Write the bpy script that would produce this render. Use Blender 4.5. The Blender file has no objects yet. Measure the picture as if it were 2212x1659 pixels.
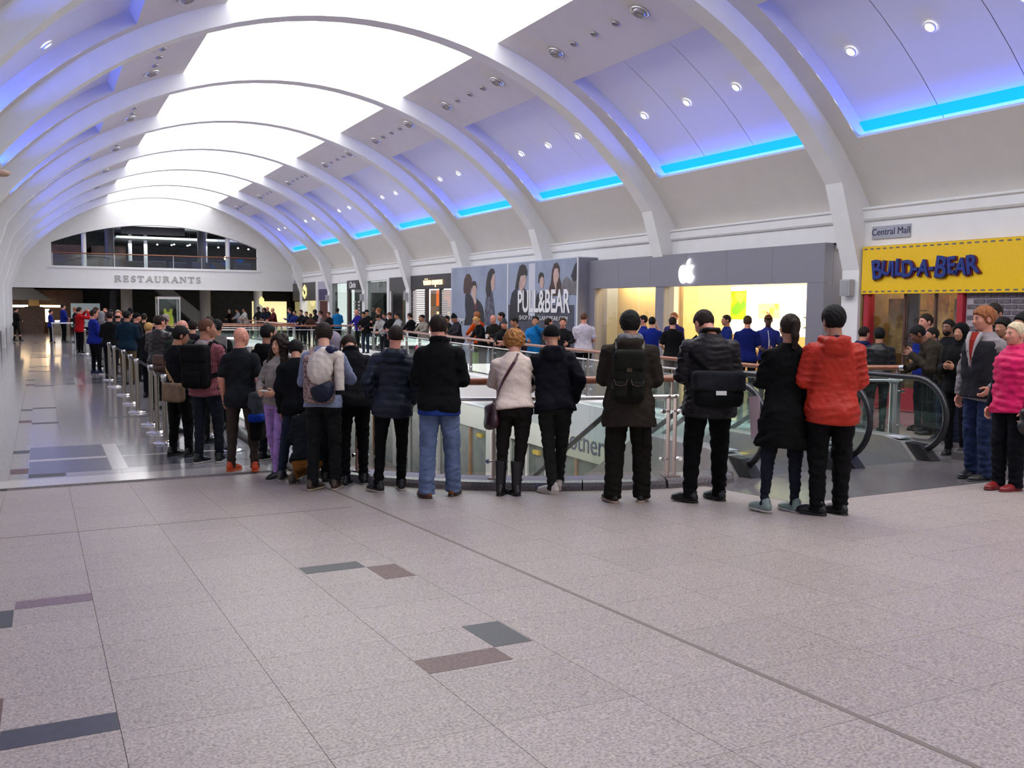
import bpy, bmesh, math, random
import numpy as np
from mathutils import Vector, Matrix
from mathutils.geometry import tessellate_polygon

sc = bpy.context.scene
COL = sc.collection
R_ = math.radians

# ------------------------------------------------------------------ camera
cam_d = bpy.data.cameras.new('camera')
cam_d.sensor_width = 36.0
cam_d.sensor_fit = 'HORIZONTAL'
cam_d.lens = 2030.0 / 2212.0 * 36.0
cam_d.clip_end = 400
cam = bpy.data.objects.new('camera', cam_d)
COL.objects.link(cam)
cam.matrix_world = Matrix((
    (0.894509, 0.028461, -0.446144, 0.0),
    (-0.446968, 0.076178, -0.891301, 0.0),
    (0.008619, 0.996688, 0.080863, 1.95),
    (0, 0, 0, 1)))
sc.camera = cam

# ------------------------------------------------------------------ exposure
sc.view_settings.view_transform = 'Standard'
sc.view_settings.look = 'None'
sc.view_settings.exposure = 0.0
sc.view_settings.gamma = 1.0
sc.view_settings.use_curve_mapping = False
try:
    sc.cycles.max_bounces = 5
    sc.cycles.diffuse_bounces = 3
    sc.cycles.glossy_bounces = 3
    sc.cycles.transmission_bounces = 6
    sc.cycles.transparent_max_bounces = 12
    sc.cycles.caustics_reflective = False
    sc.cycles.caustics_refractive = False
    sc.cycles.sample_clamp_indirect = 4.0
    sc.cycles.light_sampling_threshold = 0.04
    sc.cycles.use_denoising = True
    sc.cycles.adaptive_threshold = 0.09
except Exception:
    pass

# ------------------------------------------------------------------ overcast sky
world = bpy.data.worlds.new('overcast_sky')
sc.world = world
world.use_nodes = True
bg = world.node_tree.nodes['Background']
bg.inputs['Color'].default_value = (1.0, 0.965, 0.95, 1)
bg.inputs['Strength'].default_value = 4.2

# ------------------------------------------------------------------ hall dimensions
CX, CZ = 6.75, -1.24            # axis of the barrel vault
R_RIB, R_VAULT = 9.54, 9.95
RIB0, RIBP = 14.3, 6.56         # a rib every 6.56 m along the mall
RIBS = [RIB0 + RIBP * k for k in range(-4, 8)]
XR, XL = 15.2, -1.7             # side walls
YEND = 62.7
YBACK = RIBS[0]
SLOPE, YB = 0.0589, 11.15       # the near floor climbs towards the photographer


def fz(y):
    return SLOPE * (YB - y) if y < YB else 0.0


def vp(th, r, y):
    """point on a cylinder about the vault axis; th in degrees from the crown"""
    a = R_(th)
    return (CX + r * math.sin(a), y, CZ + r * math.cos(a))


def area_light(name, loc, direction, sx, sy, power, color, spread=180, up=(0, 1, 0)):
    ld = bpy.data.lights.new(name, 'AREA')
    ld.shape = 'RECTANGLE'
    ld.size, ld.size_y = sx, sy
    ld.energy = power
    ld.color = color
    ld.spread = R_(spread)
    o = bpy.data.objects.new(name, ld)
    COL.objects.link(o)
    z = -Vector(direction).normalized()
    y = Vector(up)
    x = y.cross(z).normalized()
    y = z.cross(x)
    o.matrix_world = Matrix(((x.x, y.x, z.x, loc[0]), (x.y, y.y, z.y, loc[1]), (x.z, y.z, z.z, loc[2]), (0, 0, 0, 1)))
    return o


# sky portals over each rooflight (they guide sampling of the sky and emit nothing)
p = area_light('skylight_portal', (CX, (YBACK + YEND) / 2, 9.0), (0, 0, -1), 6.6, YEND - YBACK, 1.0, (1, 1, 1))
p.data.cycles.is_portal = True

LED = (0.04, 0.115, 1.0)
# blue light strips lying in the trough at the foot of every ceiling recess
for y0 in RIBS[1:]:
    for s in (-1, 1):
        ym = y0 + RIBP / 2
        p = vp(s * 50.6, 10.17, ym)
        q = vp(s * 47.0, 10.22, ym)
        d = Vector(q) - Vector(p)
        area_light('blue_light_strip', p, d, 0.10, 5.3, 165.0, LED, 170)

# ------------------------------------------------------------------ helpers
def tag(o, label=None, cat=None, group=None, kind=None):
    if label: o['label'] = label
    if cat: o['category'] = cat
    if group: o['group'] = group
    if kind: o['kind'] = kind
    return o


def empty(name, loc=(0, 0, 0), rz=0.0, parent=None):
    o = bpy.data.objects.new(name, None)
    COL.objects.link(o)
    o.location = loc
    o.rotation_euler = (0, 0, rz)
    if parent: o.parent = parent
    return o


def link(name, me, parent=None, loc=None, rot=None):
    o = bpy.data.objects.new(name, me)
    COL.objects.link(o)
    if parent: o.parent = parent
    if loc: o.location = loc
    if rot: o.rotation_euler = rot
    return o


def copy_tree(o, parent=None):
    c = o.copy()
    COL.objects.link(c)
    c.parent = parent
    for ch in list(o.children):
        copy_tree(ch, c)
    return c


class MB:
    """collects polygons, then makes one mesh object of them"""
    def __init__(s):
        s.v, s.f, s.sm = [], [], []

    def add(s, vs, fs, smooth=False):
        n = len(s.v)
        s.v += [tuple(p) for p in vs]
        s.f += [tuple(i + n for i in f) for f in fs]
        s.sm += [smooth] * len(fs)
        return s

    def box(s, a, b):
        x0, y0, z0 = [min(a[i], b[i]) for i in range(3)]
        x1, y1, z1 = [max(a[i], b[i]) for i in range(3)]
        return s.add([(x0, y0, z0), (x1, y0, z0), (x1, y1, z0), (x0, y1, z0), (x0, y0, z1), (x1, y0, z1), (x1, y1, z1), (x0, y1, z1)],
                     [(0, 3, 2, 1), (4, 5, 6, 7), (0, 1, 5, 4), (1, 2, 6, 5), (2, 3, 7, 6), (3, 0, 4, 7)])

    def obox(s, c, size, mat):
        h = [k / 2 for k in size]
        vs = [Vector(c) + mat @ Vector((sx * h[0], sy * h[1], sz * h[2])) for sz in (-1, 1) for sx, sy in ((-1, -1), (1, -1), (1, 1), (-1, 1))]
        return s.add(vs, [(0, 3, 2, 1), (4, 5, 6, 7), (0, 1, 5, 4), (1, 2, 6, 5), (2, 3, 7, 6), (3, 0, 4, 7)])

    def bar(s, a, b, w, d, up=(0, 0, 1)):
        a, b = Vector(a), Vector(b)
        y = (b - a)
        L = y.length
        y.normalize()
        x = y.cross(Vector(up))
        if x.length < 1e-6: x = Vector((1, 0, 0))
        x.normalize()
        z = x.cross(y)
        return s.obox((a + b) / 2, (w, L, d), Matrix((x, y, z)).transposed())

    def quad(s, a, b, c, d):
        return s.add([a, b, c, d], [(0, 1, 2, 3)])

    def prism(s, poly, to3, depth):
        """poly: 2-d outline; to3(u, v, w) gives the 3-d point; extruded from w=0 to w=depth"""
        n = len(poly)
        vs = [to3(u, v, 0) for u, v in poly] + [to3(u, v, depth) for u, v in poly]
        tr = tessellate_polygon([[Vector((u, v, 0)) for u, v in poly]])
        fs = [tuple(t) for t in tr] + [tuple(i + n for i in reversed(t)) for t in tr]
        fs += [(i, (i + 1) % n, (i + 1) % n + n, i + n) for i in range(n)]
        return s.add(vs, fs)

    def holed(s, outer, holes, to3, depth=None):
        """flat polygon with holes, optionally with thickness"""
        loops = [outer] + holes
        pts = [p for l in loops for p in l]
        tr = tessellate_polygon([[Vector((u, v, 0)) for u, v in l] for l in loops])
        if depth is None:
            return s.add([to3(u, v, 0) for u, v in pts], [tuple(t) for t in tr])
        n = len(pts)
        vs = [to3(u, v, 0) for u, v in pts] + [to3(u, v, depth) for u, v in pts]
        fs = [tuple(t) for t in tr] + [tuple(i + n for i in reversed(t)) for t in tr]
        k = 0
        for l in loops:
            m = len(l)
            fs += [(k + i, k + (i + 1) % m, k + (i + 1) % m + n, k + i + n) for i in range(m)]
            k += m
        return s.add(vs, fs)

    def tube(s, pts, r, n=10, cap=True, closed=False):
        P = [Vector(p) for p in pts]
        m = len(P)
        rr = r if isinstance(r, (list, tuple)) else [r] * m
        vs, fs = [], []
        prev = None
        for i in range(m):
            if closed:
                t = (P[(i + 1) % m] - P[i - 1]).normalized()
            else:
                t = (P[min(i + 1, m - 1)] - P[max(i - 1, 0)]).normalized()
            if prev is None:
                u = t.cross(Vector((0, 0, 1)))
                if u.length < 1e-3: u = Vector((1, 0, 0))
            else:
                u = prev - t * prev.dot(t)
            u.normalize()
            prev = u
            w = t.cross(u)
            vs += [P[i] + (u * math.cos(2 * math.pi * k / n) + w * math.sin(2 * math.pi * k / n)) * rr[i] for k in range(n)]
        rings = m if closed else m - 1
        for i in range(rings):
            a, b = i * n, ((i + 1) % m) * n
            fs += [(a + k, a + (k + 1) % n, b + (k + 1) % n, b + k) for k in range(n)]
        s.add(vs, fs, True)
        if cap and not closed:
            s.add(vs[:n], [tuple(reversed(range(n)))])
            s.add(vs[-n:], [tuple(range(n))])
        return s

    def lathe(s, prof, c=(0, 0, 0), n=20, axis='Z'):
        vs, fs = [], []
        for r, h in prof:
            for k in range(n):
                a = 2 * math.pi * k / n
                p = (r * math.cos(a), r * math.sin(a), h)
                if axis == 'X': p = (h, p[0], p[1])
                vs.append((c[0] + p[0], c[1] + p[1], c[2] + p[2]))
        for i in range(len(prof) - 1):
            fs += [(i * n + k, i * n + (k + 1) % n, (i + 1) * n + (k + 1) % n, (i + 1) * n + k) for k in range(n)]
        return s.add(vs, fs, True)

    def ribbon(s, pts, w, th, nrm):
        """a flat strap of width w and thickness th along pts; nrm: outward normals"""
        m = len(pts)
        vs = []
        for i in range(m):
            p = Vector(pts[i])
            t = (Vector(pts[min(i + 1, m - 1)]) - Vector(pts[max(i - 1, 0)])).normalized()
            nn = Vector(nrm[i])
            nn = (nn - t * nn.dot(t)).normalized()
            b = t.cross(nn)
            vs += [p + b * w / 2, p - b * w / 2, p - b * w / 2 + nn * th, p + b * w / 2 + nn * th]
        fs = []
        for i in range(m - 1):
            a, b = i * 4, i * 4 + 4
            fs += [(a + k, a + (k + 1) % 4, b + (k + 1) % 4, b + k) for k in range(4)]
        fs += [(0, 1, 2, 3), (m * 4 - 1, m * 4 - 2, m * 4 - 3, m * 4 - 4)]
        return s.add(vs, fs)

    def mesh(s, name, mat=None):
        me = bpy.data.meshes.new(name)
        me.from_pydata(s.v, [], s.f)
        me.polygons.foreach_set('use_smooth', s.sm)
        if mat: me.materials.append(mat)
        me.update()
        return me

    def build(s, name, mat=None, parent=None, bevel=0.0, fix=True):
        me = s.mesh(name, mat)
        if fix:
            bm = bmesh.new()
            bm.from_mesh(me)
            bmesh.ops.recalc_face_normals(bm, faces=bm.faces)
            if bevel:
                bmesh.ops.remove_doubles(bm, verts=bm.verts, dist=1e-5)
                bmesh.ops.bevel(bm, geom=bm.edges[:] + bm.verts[:], offset=bevel, segments=2, profile=0.7, affect='EDGES')
            bm.to_mesh(me)
            bm.free()
        return link(name, me, parent)


# ------------------------------------------------------------------ materials
MATS = {}


def mat(name, col, rough=0.6, metal=0.0, var=0.0, vscale=20.0, bump=0.0, bscale=60.0, spec=0.5, col2=None, stretch=None, sheen=0.0, coat=0.0):
    """principled material with procedural colour variation and fine relief"""
    if name in MATS: return MATS[name]
    m = bpy.data.materials.new(name)
    m.use_nodes = True
    nt = m.node_tree
    b = nt.nodes['Principled BSDF']
    b.inputs['Base Color'].default_value = (*col, 1)
    b.inputs['Roughness'].default_value = rough
    b.inputs['Metallic'].default_value = metal
    b.inputs['Specular IOR Level'].default_value = spec
    if sheen: b.inputs['Sheen Weight'].default_value = sheen
    if coat:
        b.inputs['Coat Weight'].default_value = coat
        b.inputs['Coat Roughness'].default_value = 0.08
    src = None
    if var or bump:
        tc = nt.nodes.new('ShaderNodeTexCoord')
        mp = nt.nodes.new('ShaderNodeMapping')
        nt.links.new(tc.outputs['Object'], mp.inputs['Vector'])
        if stretch: mp.inputs['Scale'].default_value = stretch
        src = mp.outputs['Vector']
    if var:
        n = nt.nodes.new('ShaderNodeTexNoise')
        n.inputs['Scale'].default_value = vscale
        n.inputs['Detail'].default_value = 4
        nt.links.new(src, n.inputs['Vector'])
        cr = nt.nodes.new('ShaderNodeValToRGB')
        c2 = col2 or tuple(min(1, c * (1 + var) + 0.01 * var) for c in col)
        c1 = col if col2 else tuple(c * (1 - var) for c in col)
        cr.color_ramp.elements[0].position = 0.32
        cr.color_ramp.elements[1].position = 0.68
        cr.color_ramp.elements[0].color = (*c1, 1)
        cr.color_ramp.elements[1].color = (*c2, 1)
        nt.links.new(n.outputs['Fac'], cr.inputs['Fac'])
        nt.links.new(cr.outputs['Color'], b.inputs['Base Color'])
    if bump:
        n = nt.nodes.new('ShaderNodeTexNoise')
        n.inputs['Scale'].default_value = bscale
        n.inputs['Detail'].default_value = 5
        nt.links.new(src, n.inputs['Vector'])
        bn = nt.nodes.new('ShaderNodeBump')
        bn.inputs['Strength'].default_value = bump
        bn.inputs['Distance'].default_value = 0.01
        nt.links.new(n.outputs['Fac'], bn.inputs['Height'])
        nt.links.new(bn.outputs['Normal'], b.inputs['Normal'])
    MATS[name] = m
    return m


def emit(name, col, strength):
    if name in MATS: return MATS[name]
    m = bpy.data.materials.new(name)
    m.use_nodes = True
    b = m.node_tree.nodes['Principled BSDF']
    b.inputs['Base Color'].default_value = (*[min(1, c) for c in col], 1)
    b.inputs['Emission Color'].default_value = (*col, 1)
    b.inputs['Emission Strength'].default_value = strength
    MATS[name] = m
    return m


def glass(name, tint=(0.86, 0.95, 0.93), refl=0.10, rough=0.01):
    if name in MATS: return MATS[name]
    m = bpy.data.materials.new(name)
    m.use_nodes = True
    nt = m.node_tree
    out = nt.nodes['Material Output']
    nt.nodes.remove(nt.nodes['Principled BSDF'])
    tr = nt.nodes.new('ShaderNodeBsdfTransparent')
    tr.inputs['Color'].default_value = (*tint, 1)
    gl = nt.nodes.new('ShaderNodeBsdfGlossy')
    gl.inputs['Roughness'].default_value = rough
    lw = nt.nodes.new('ShaderNodeLayerWeight')
    lw.inputs['Blend'].default_value = 0.25
    mr = nt.nodes.new('ShaderNodeMapRange')
    mr.inputs['To Min'].default_value = refl * 0.4
    mr.inputs['To Max'].default_value = 0.6
    mx = nt.nodes.new('ShaderNodeMixShader')
    nt.links.new(lw.outputs['Facing'], mr.inputs['Value'])
    pw = nt.nodes.new('ShaderNodeMath')
    pw.operation = 'POWER'
    pw.inputs[1].default_value = 2.0
    nt.links.new(lw.outputs['Facing'], pw.inputs[0])
    nt.links.new(pw.outputs[0], mr.inputs['Value'])
    nt.links.new(mr.outputs['Result'], mx.inputs['Fac'])
    nt.links.new(tr.outputs[0], mx.inputs[1])
    nt.links.new(gl.outputs[0], mx.inputs[2])
    nt.links.new(mx.outputs[0], out.inputs['Surface'])
    MATS[name] = m
    return m


def terrazzo(name, base, dark, light, scale, rough, speck=0.5, bump=0.0):
    if name in MATS: return MATS[name]
    m = mat(name, base, rough)
    nt = m.node_tree
    b = nt.nodes['Principled BSDF']
    tc = nt.nodes.new('ShaderNodeTexCoord')
    v = nt.nodes.new('ShaderNodeTexVoronoi')
    v.inputs['Scale'].default_value = scale
    n = nt.nodes.new('ShaderNodeTexNoise')
    n.inputs['Scale'].default_value = scale * 0.9
    n.inputs['Detail'].default_value = 6
    g = nt.nodes.new('ShaderNodeNewGeometry')
    nt.links.new(g.outputs['Position'], v.inputs['Vector'])
    nt.links.new(g.outputs['Position'], n.inputs['Vector'])
    cr = nt.nodes.new('ShaderNodeValToRGB')
    e = cr.color_ramp.elements
    e[0].position, e[0].color = 0.30, (*dark, 1)
    e[1].position, e[1].color = 0.72, (*light, 1)
    k = cr.color_ramp.elements.new(0.50)
    k.color = (*base, 1)
    nt.links.new(n.outputs['Fac'], cr.inputs['Fac'])
    cr2 = nt.nodes.new('ShaderNodeValToRGB')
    cr2.color_ramp.elements[0].position = 0.0
    cr2.color_ramp.elements[0].color = (1 - speck, 1 - speck, 1 - speck, 1)
    cr2.color_ramp.elements[1].position = 0.35
    cr2.color_ramp.elements[1].color = (1, 1, 1, 1)
    nt.links.new(v.outputs['Color'], cr2.inputs['Fac'])
    mx = nt.nodes.new('ShaderNodeMix')
    mx.data_type = 'RGBA'
    mx.blend_type = 'MULTIPLY'
    mx.inputs['Factor'].default_value = 0.6
    nt.links.new(cr.outputs['Color'], mx.inputs['A'])
    nt.links.new(cr2.outputs['Color'], mx.inputs['B'])
    oi = nt.nodes.new('ShaderNodeObjectInfo')
    mr = nt.nodes.new('ShaderNodeMapRange')
    mr.inputs['To Min'].default_value = 0.95
    mr.inputs['To Max'].default_value = 1.04
    nt.links.new(oi.outputs['Random'], mr.inputs['Value'])
    m2 = nt.nodes.new('ShaderNodeMix')
    m2.data_type = 'RGBA'
    m2.blend_type = 'MULTIPLY'
    m2.inputs['Factor'].default_value = 1.0
    nt.links.new(mx.outputs['Result'], m2.inputs['A'])
    nt.links.new(mr.outputs['Result'], m2.inputs['B'])
    nt.links.new(m2.outputs['Result'], b.inputs['Base Color'])
    return m


M_PLASTER = mat('white_plaster', (0.80, 0.80, 0.80), 0.65, var=0.02, vscale=3, bump=0.03, bscale=90)
M_VAULT = mat('vault_plaster', (0.70, 0.665, 0.62), 0.75, var=0.02, vscale=2, bump=0.02)
M_PANEL = mat('recess_panel_paint', (0.80, 0.80, 0.82), 0.5)
M_WOOD = mat('handrail_wood', (0.26, 0.085, 0.036), 0.32, var=0.35, vscale=14, stretch=(1, 1, 6), coat=0.3)
M_STEEL = mat('brushed_steel', (0.62, 0.60, 0.60), 0.28, 1.0, bump=0.02, bscale=200)
M_CHROME = mat('polished_steel', (0.75, 0.74, 0.75), 0.12, 1.0)
M_BLACK = mat('black_rubber', (0.012, 0.012, 0.014), 0.35, var=0.1)
M_GLASS = glass('balustrade_glass', (0.90, 0.955, 0.94), 0.12)
M_SHOPGLASS = glass('shop_glass', (0.93, 0.95, 0.95), 0.08)
M_GRANITE = terrazzo('dark_granite', (0.115, 0.105, 0.112), (0.05, 0.045, 0.05), (0.26, 0.23, 0.24), 160, 0.22, 0.4)
M_TILE = terrazzo('pale_granite', (0.330, 0.280, 0.262), (0.155, 0.130, 0.122), (0.475, 0.408, 0.384), 105, 0.42, 0.38)
M_POLISH = terrazzo('polished_granite', (0.30, 0.28, 0.295), (0.21, 0.195, 0.205), (0.38, 0.35, 0.37), 90, 0.11, 0.2)
M_BORDER = terrazzo('cream_stone', (0.48, 0.45, 0.44), (0.40, 0.37, 0.36), (0.55, 0.52, 0.51), 60, 0.12, 0.1)
M_MARBLE = mat('blue_grey_marble', (0.085, 0.088, 0.115), 0.16, var=0.45, vscale=4, stretch=(1, 4, 1))
M_SLATE = mat('dark_slate', (0.036, 0.042, 0.047), 0.45, var=0.15, vscale=90)
M_MAROON = mat('maroon_granite', (0.105, 0.052, 0.046), 0.45, var=0.4, vscale=60)
M_PURPLE = mat('purple_granite', (0.15, 0.095, 0.125), 0.45, var=0.3, vscale=60)
M_GROUT = mat('grout', (0.20, 0.17, 0.16), 0.8, var=0.1)
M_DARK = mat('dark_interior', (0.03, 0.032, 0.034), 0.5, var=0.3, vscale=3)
M_DGREY = mat('dark_grey_fascia', (0.055, 0.052, 0.056), 0.4, var=0.05)
M_WHITE = mat('white_paint', (0.80, 0.80, 0.80), 0.45, var=0.01)
# ================================================================== ceiling: barrel vault
ceiling = tag(empty('ceiling', (CX, 20, 8)), 'white barrel vault with arched ribs and long rooflights', kind='structure')
C0 = Vector((CX, 20, 8))


def into(o, parent):
    """parent without moving (parents are unrotated Empties)"""
    o.parent = parent
    o.matrix_parent_inverse = Matrix.Translation(-Vector(parent.location))
    return o


def arcpts(t0, t1, r, n):
    return [(t0 + (t1 - t0) * i / n, r) for i in range(n + 1)]


TH_SKY, TH_TOP, TH_BOT, TH_SPR = 18.3, 29.6, 49.0, 57.9


def curved(mb, t0, t1, r, y0, y1, n=6):
    vs, fs = [], []
    for i in range(n + 1):
        t = t0 + (t1 - t0) * i / n
        vs += [vp(t, r, y0), vp(t, r, y1)]
    fs = [(2 * i, 2 * i + 1, 2 * i + 3, 2 * i + 2) for i in range(n)]
    return mb.add(vs, fs, True)


def radial(mb, t, r0, r1, y0, y1):
    return mb.quad(vp(t, r0, y0), vp(t, r0, y1), vp(t, r1, y1), vp(t, r1, y0))


def sidewall(mb, t0, t1, r0, r1, y, n=6):
    vs = []
    for i in range(n + 1):
        t = t0 + (t1 - t0) * i / n
        vs += [vp(t, r0, y), vp(t, r1, y)]
    return mb.add(vs, [(2 * i, 2 * i + 1, 2 * i + 3, 2 * i + 2) for i in range(n)])


M_DOWN = emit('downlight_lamp', (1.0, 0.93, 0.86), 9.0)
M_GLOW = emit('cyan_painted_glow', (0.0, 0.36, 1.0), 1.15)  # emissive cyan standing in for the LED glow on the panel foot
M_SPOTIN = mat('spot_inner', (0.42, 0.40, 0.42), 0.3, 0.6)
M_SKYGLASS = glass('rooflight_glass', (0.96, 0.98, 1.0), 0.04)

R_REC = 10.26
BAYN = {7.74: 'toy shop', 14.3: 'grey store', 20.86: 'store and hoarding', 27.42: 'hoarding', 33.98: 'spectacle shop', 40.54: 'dark shop', 47.1: 'shoe shop', 53.66: 'gold emblem shop', 1.18: 'near overhead', -5.38: 'overhead', 60.22: 'end wall'}


def bayname(y0, s):
    return ('right' if s > 0 else 'left') + ' slope, ' + BAYN[min(BAYN, key=lambda k: abs(k - y0))] + ' bay'


def seen_from(p, m=40):
    q = cam.matrix_world.inverted() @ Vector(p)
    if q.z > -0.3: return False
    u, v = 1106 + 2030 * q.x / -q.z, 829.5 - 2030 * q.y / -q.z
    return -m < u < 2212 + m and -m < v < 1659 + m


for bi, y0 in enumerate(RIBS):
    y1 = y0 + RIBP
    if bi == len(RIBS) - 1: y1 = YEND
    seen = y0 > -6
    bay = MB()
    for s in (-1, 1):
        py0, py1 = y0 + 0.68, y1 - 0.68
        curved(bay, s * TH_SKY, s * TH_TOP, R_VAULT, y0, y1)
        curved(bay, s * TH_BOT, s * TH_SPR, R_VAULT, y0, y1)
        if bi == len(RIBS) - 1:
            curved(bay, s * TH_TOP, s * TH_BOT, R_VAULT, y0, y1)
        else:
            curved(bay, s * TH_TOP, s * TH_BOT, R_VAULT, y0, py0)
            curved(bay, s * TH_TOP, s * TH_BOT, R_VAULT, py1, y1)
            sidewall(bay, s * TH_TOP, s * 51.2, R_VAULT, R_REC, py0)
            sidewall(bay, s * TH_TOP, s * 51.2, R_VAULT, R_REC, py1)
            radial(bay, s * TH_TOP, R_VAULT, R_REC, py0, py1)
            radial(bay, s * TH_BOT, R_VAULT, R_VAULT + 0.10, py0, py1)
            curved(bay, s * TH_BOT, s * 51.2, R_VAULT + 0.10, py0, py1, 2)
            radial(bay, s * 51.2, R_VAULT, R_REC, py0, py1)
            curved(bay, s * TH_TOP, s * 51.2, R_REC + 0.03, py0 - 0.05, py1 + 0.05)
        # upstand of the rooflight
        radial(bay, s * TH_SKY, R_VAULT, R_VAULT + 0.16, y0, y1)
    into(bay.build('vault_bay', M_VAULT, None, fix=False), ceiling)
    if bi < len(RIBS) - 1:
        for s in (-1, 1):
            py0, py1 = y0 + 0.68, y1 - 0.68
            w = (py1 - py0) / 3
            for k in range(3):
                pl = MB()
                curved(pl, s * (TH_TOP - 0.1), s * 51.2, R_REC - 0.02, py0 + w * k + 0.006, py0 + w * (k + 1) - 0.006)
                into(pl.build('recess_panel', M_PANEL, None, fix=False), ceiling)
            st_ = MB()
            curved(st_, s * 47.75, s * 49.0, R_REC - 0.10, py0 + 0.02, py1 - 0.02, 3)  # added glowing band: imitates light on the panel, no visible lamp here
            into(st_.build('glow_band', M_GLOW, None, fix=False), ceiling)
            if not seen: continue
            for dy in (1.75, 3.45, 5.15):
                pr = vp(s * 39.6, R_REC - 0.035, y0 + dy)
                if not seen_from(pr): continue
                nrm = (Vector((CX, y0 + dy, CZ)) - Vector(pr)).normalized()
                rot = nrm.to_track_quat('Z', 'Y').to_matrix().to_4x4()
                L = MB().lathe([(0.105, 0.0), (0.105, 0.03), (0.085, 0.034), (0.080, 0.008)], n=18)
                lens = MB().lathe([(0.081, 0.012), (0.05, 0.020), (0.0005, 0.022)], n=18)
                e = tag(empty('downlight', pr), '%s of three round downlights in the ceiling recess, %s' % ({1.75: 'nearest', 3.45: 'middle', 5.15: 'farthest'}[dy], bayname(y0, s)), 'downlight', 'downlights in the ceiling recesses')
                e.rotation_euler = rot.to_euler()
                L.build('bezel', M_WHITE, e)
                lens.build('lamp', M_DOWN, e)
    if seen:
        for s in (-1, 1):
            for k, dy in enumerate((1.77, 2.65, 3.49, 4.36, 5.18)):
                big = k in (0, 4)
                pr = vp(s * 24.1, R_VAULT - 0.005, y0 + dy)
                if pr[1] > YEND - 0.4 or not seen_from(pr): continue
                nrm = (Vector((CX, y0 + dy, CZ)) - Vector(pr)).normalized()
                e = tag(empty('ceiling_spotlight' if big else 'ceiling_outlet', pr),
                        ('%s of two large ring spotlights, %s' if big else '%s of three small round ceiling outlets, %s') % ({0: 'nearer', 4: 'farther', 1: 'nearest', 2: 'middle', 3: 'farthest'}[k], bayname(y0, s)),
                        'spotlight' if big else 'ceiling outlet', 'swivel spotlights beside the rooflight' if big else 'small outlets beside the rooflight')
                e.rotation_euler = nrm.to_track_quat('Z', 'Y').to_euler()
                r = 0.17 if big else 0.075
                MB().lathe([(r * 1.15, 0.0), (r * 1.15, 0.03), (r * 0.95, 0.035), (r * 0.88, 0.0)], n=20).build('ring', M_CHROME if big else M_SPOTIN, e)
                if big:
                    MB().lathe([(0.15, 0.0), (0.13, 0.06), (0.10, 0.085), (0.09, 0.06), (0.0005, 0.055)], n=20).build('spot_head', M_SPOTIN, e)
                else:
                    MB().lathe([(0.066, 0.0), (0.05, 0.012), (0.0005, 0.016)], n=14).build('cover', M_SPOTIN, e)
    # rooflight panes
    sky = MB()
    npan = 4
    w = (y1 - y0) / npan
    for k in range(npan):
        for a in (-1, 1):
            p = MB()
            curved(p, 0.06 * a, a * TH_SKY, R_VAULT + 0.13, y0 + w * k + 0.008, y0 + w * (k + 1) - 0.008, 4)
            into(p.build('rooflight_pane', M_SKYGLASS, None, fix=False), ceiling)

# ribs with leaning legs that become pilasters
for y0 in RIBS:
    inner, outer = [], []
    for i in range(0, 31):
        t = -53.0 + 106.0 * i / 30
        p = vp(t, R_RIB, 0)
        q = vp(t * 57.6 / 53.0, R_VAULT + 0.12, 0)
        inner.append((p[0], p[2]))
        outer.append((q[0], q[2]))
    rl = [(14.93, 2.78), (14.93, -0.02)]
    ro = [(15.3, 2.78), (15.3, -0.02)]
    ll = [(2 * CX - x, z) for x, z in rl]
    lo = [(2 * CX - x, z) for x, z in ro]
    zb = fz(y0)
    inner = ll[::-1] + inner + rl
    outer = lo[::-1] + outer + ro
    vs, fs = [], []
    hw = 0.225
    for (xi, zi), (xo, zo) in zip(inner, outer):
        vs += [(xi, y0 - hw, zi), (xi, y0 + hw, zi), (xo, y0 - hw, zo), (xo, y0 + hw, zo)]
    for i in range(len(inner) - 1):
        a, b = 4 * i, 4 * i + 4
        fs += [(a, a + 1, b + 1, b), (a, b, b + 2, a + 2), (a + 1, a + 3, b + 3, b + 1)]
    into(MB().add(vs, fs).build('rib', M_PLASTER), ceiling)

# ================================================================== side walls above the shops
def side_wall(name, sgn, label):
    w = empty(name, (XR if sgn > 0 else XL, 25, 0))
    tag(w, label, kind='structure')
    X = lambda x: x if sgn > 0 else 2 * CX - x
    for y0 in RIBS:
        a, b = y0 + 0.2, min(y0 + RIBP - 0.2, YEND)
        m = MB()
        m.box((X(15.06), a, 3.25), (X(15.4), b, 3.78))
        into(m.build('frieze', M_PLASTER), w)
        m = MB()
        prof = [(15.3, 3.76), (15.02, 3.76), (14.99, 3.80), (14.99, 3.96), (14.95, 3.99), (14.95, 4.03), (15.3, 4.09)]
        m.prism([(X(x), z) for x, z in prof], lambda u, v, d: (u, a + d, v), b - a)
        into(m.build('cornice', M_PLASTER), w)
        into(MB().box((X(15.34), a, 3.9), (X(15.5), b, 4.4)).build('spandrel', M_PLASTER), w)
    return w


wall_right = side_wall('wall_right', 1, 'white wall with stepped cornice above the row of shops')
wall_left = side_wall('wall_left', -1, 'white wall of the opposite side of the mall')
# plain shopfront zone of the left wall
for y0 in RIBS[:-1]:
    into(MB().box((XL - 0.1, y0 + 0.2, -0.2), (XL + 0.05, y0 + RIBP - 0.2, 3.26)).build('shopfront_panel', M_PLASTER), wall_left)
    into(MB().box((XL - 0.05, y0 + 0.2, 0.0), (XL + 0.12, y0 + RIBP - 0.2, 0.75)).build('plinth', M_DGREY), wall_left)
into(MB().box((XL - 0.1, RIBS[-1], -0.1), (XL + 0.05, YEND, 3.26)).build('shopfront_panel', M_PLASTER), wall_left)
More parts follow.
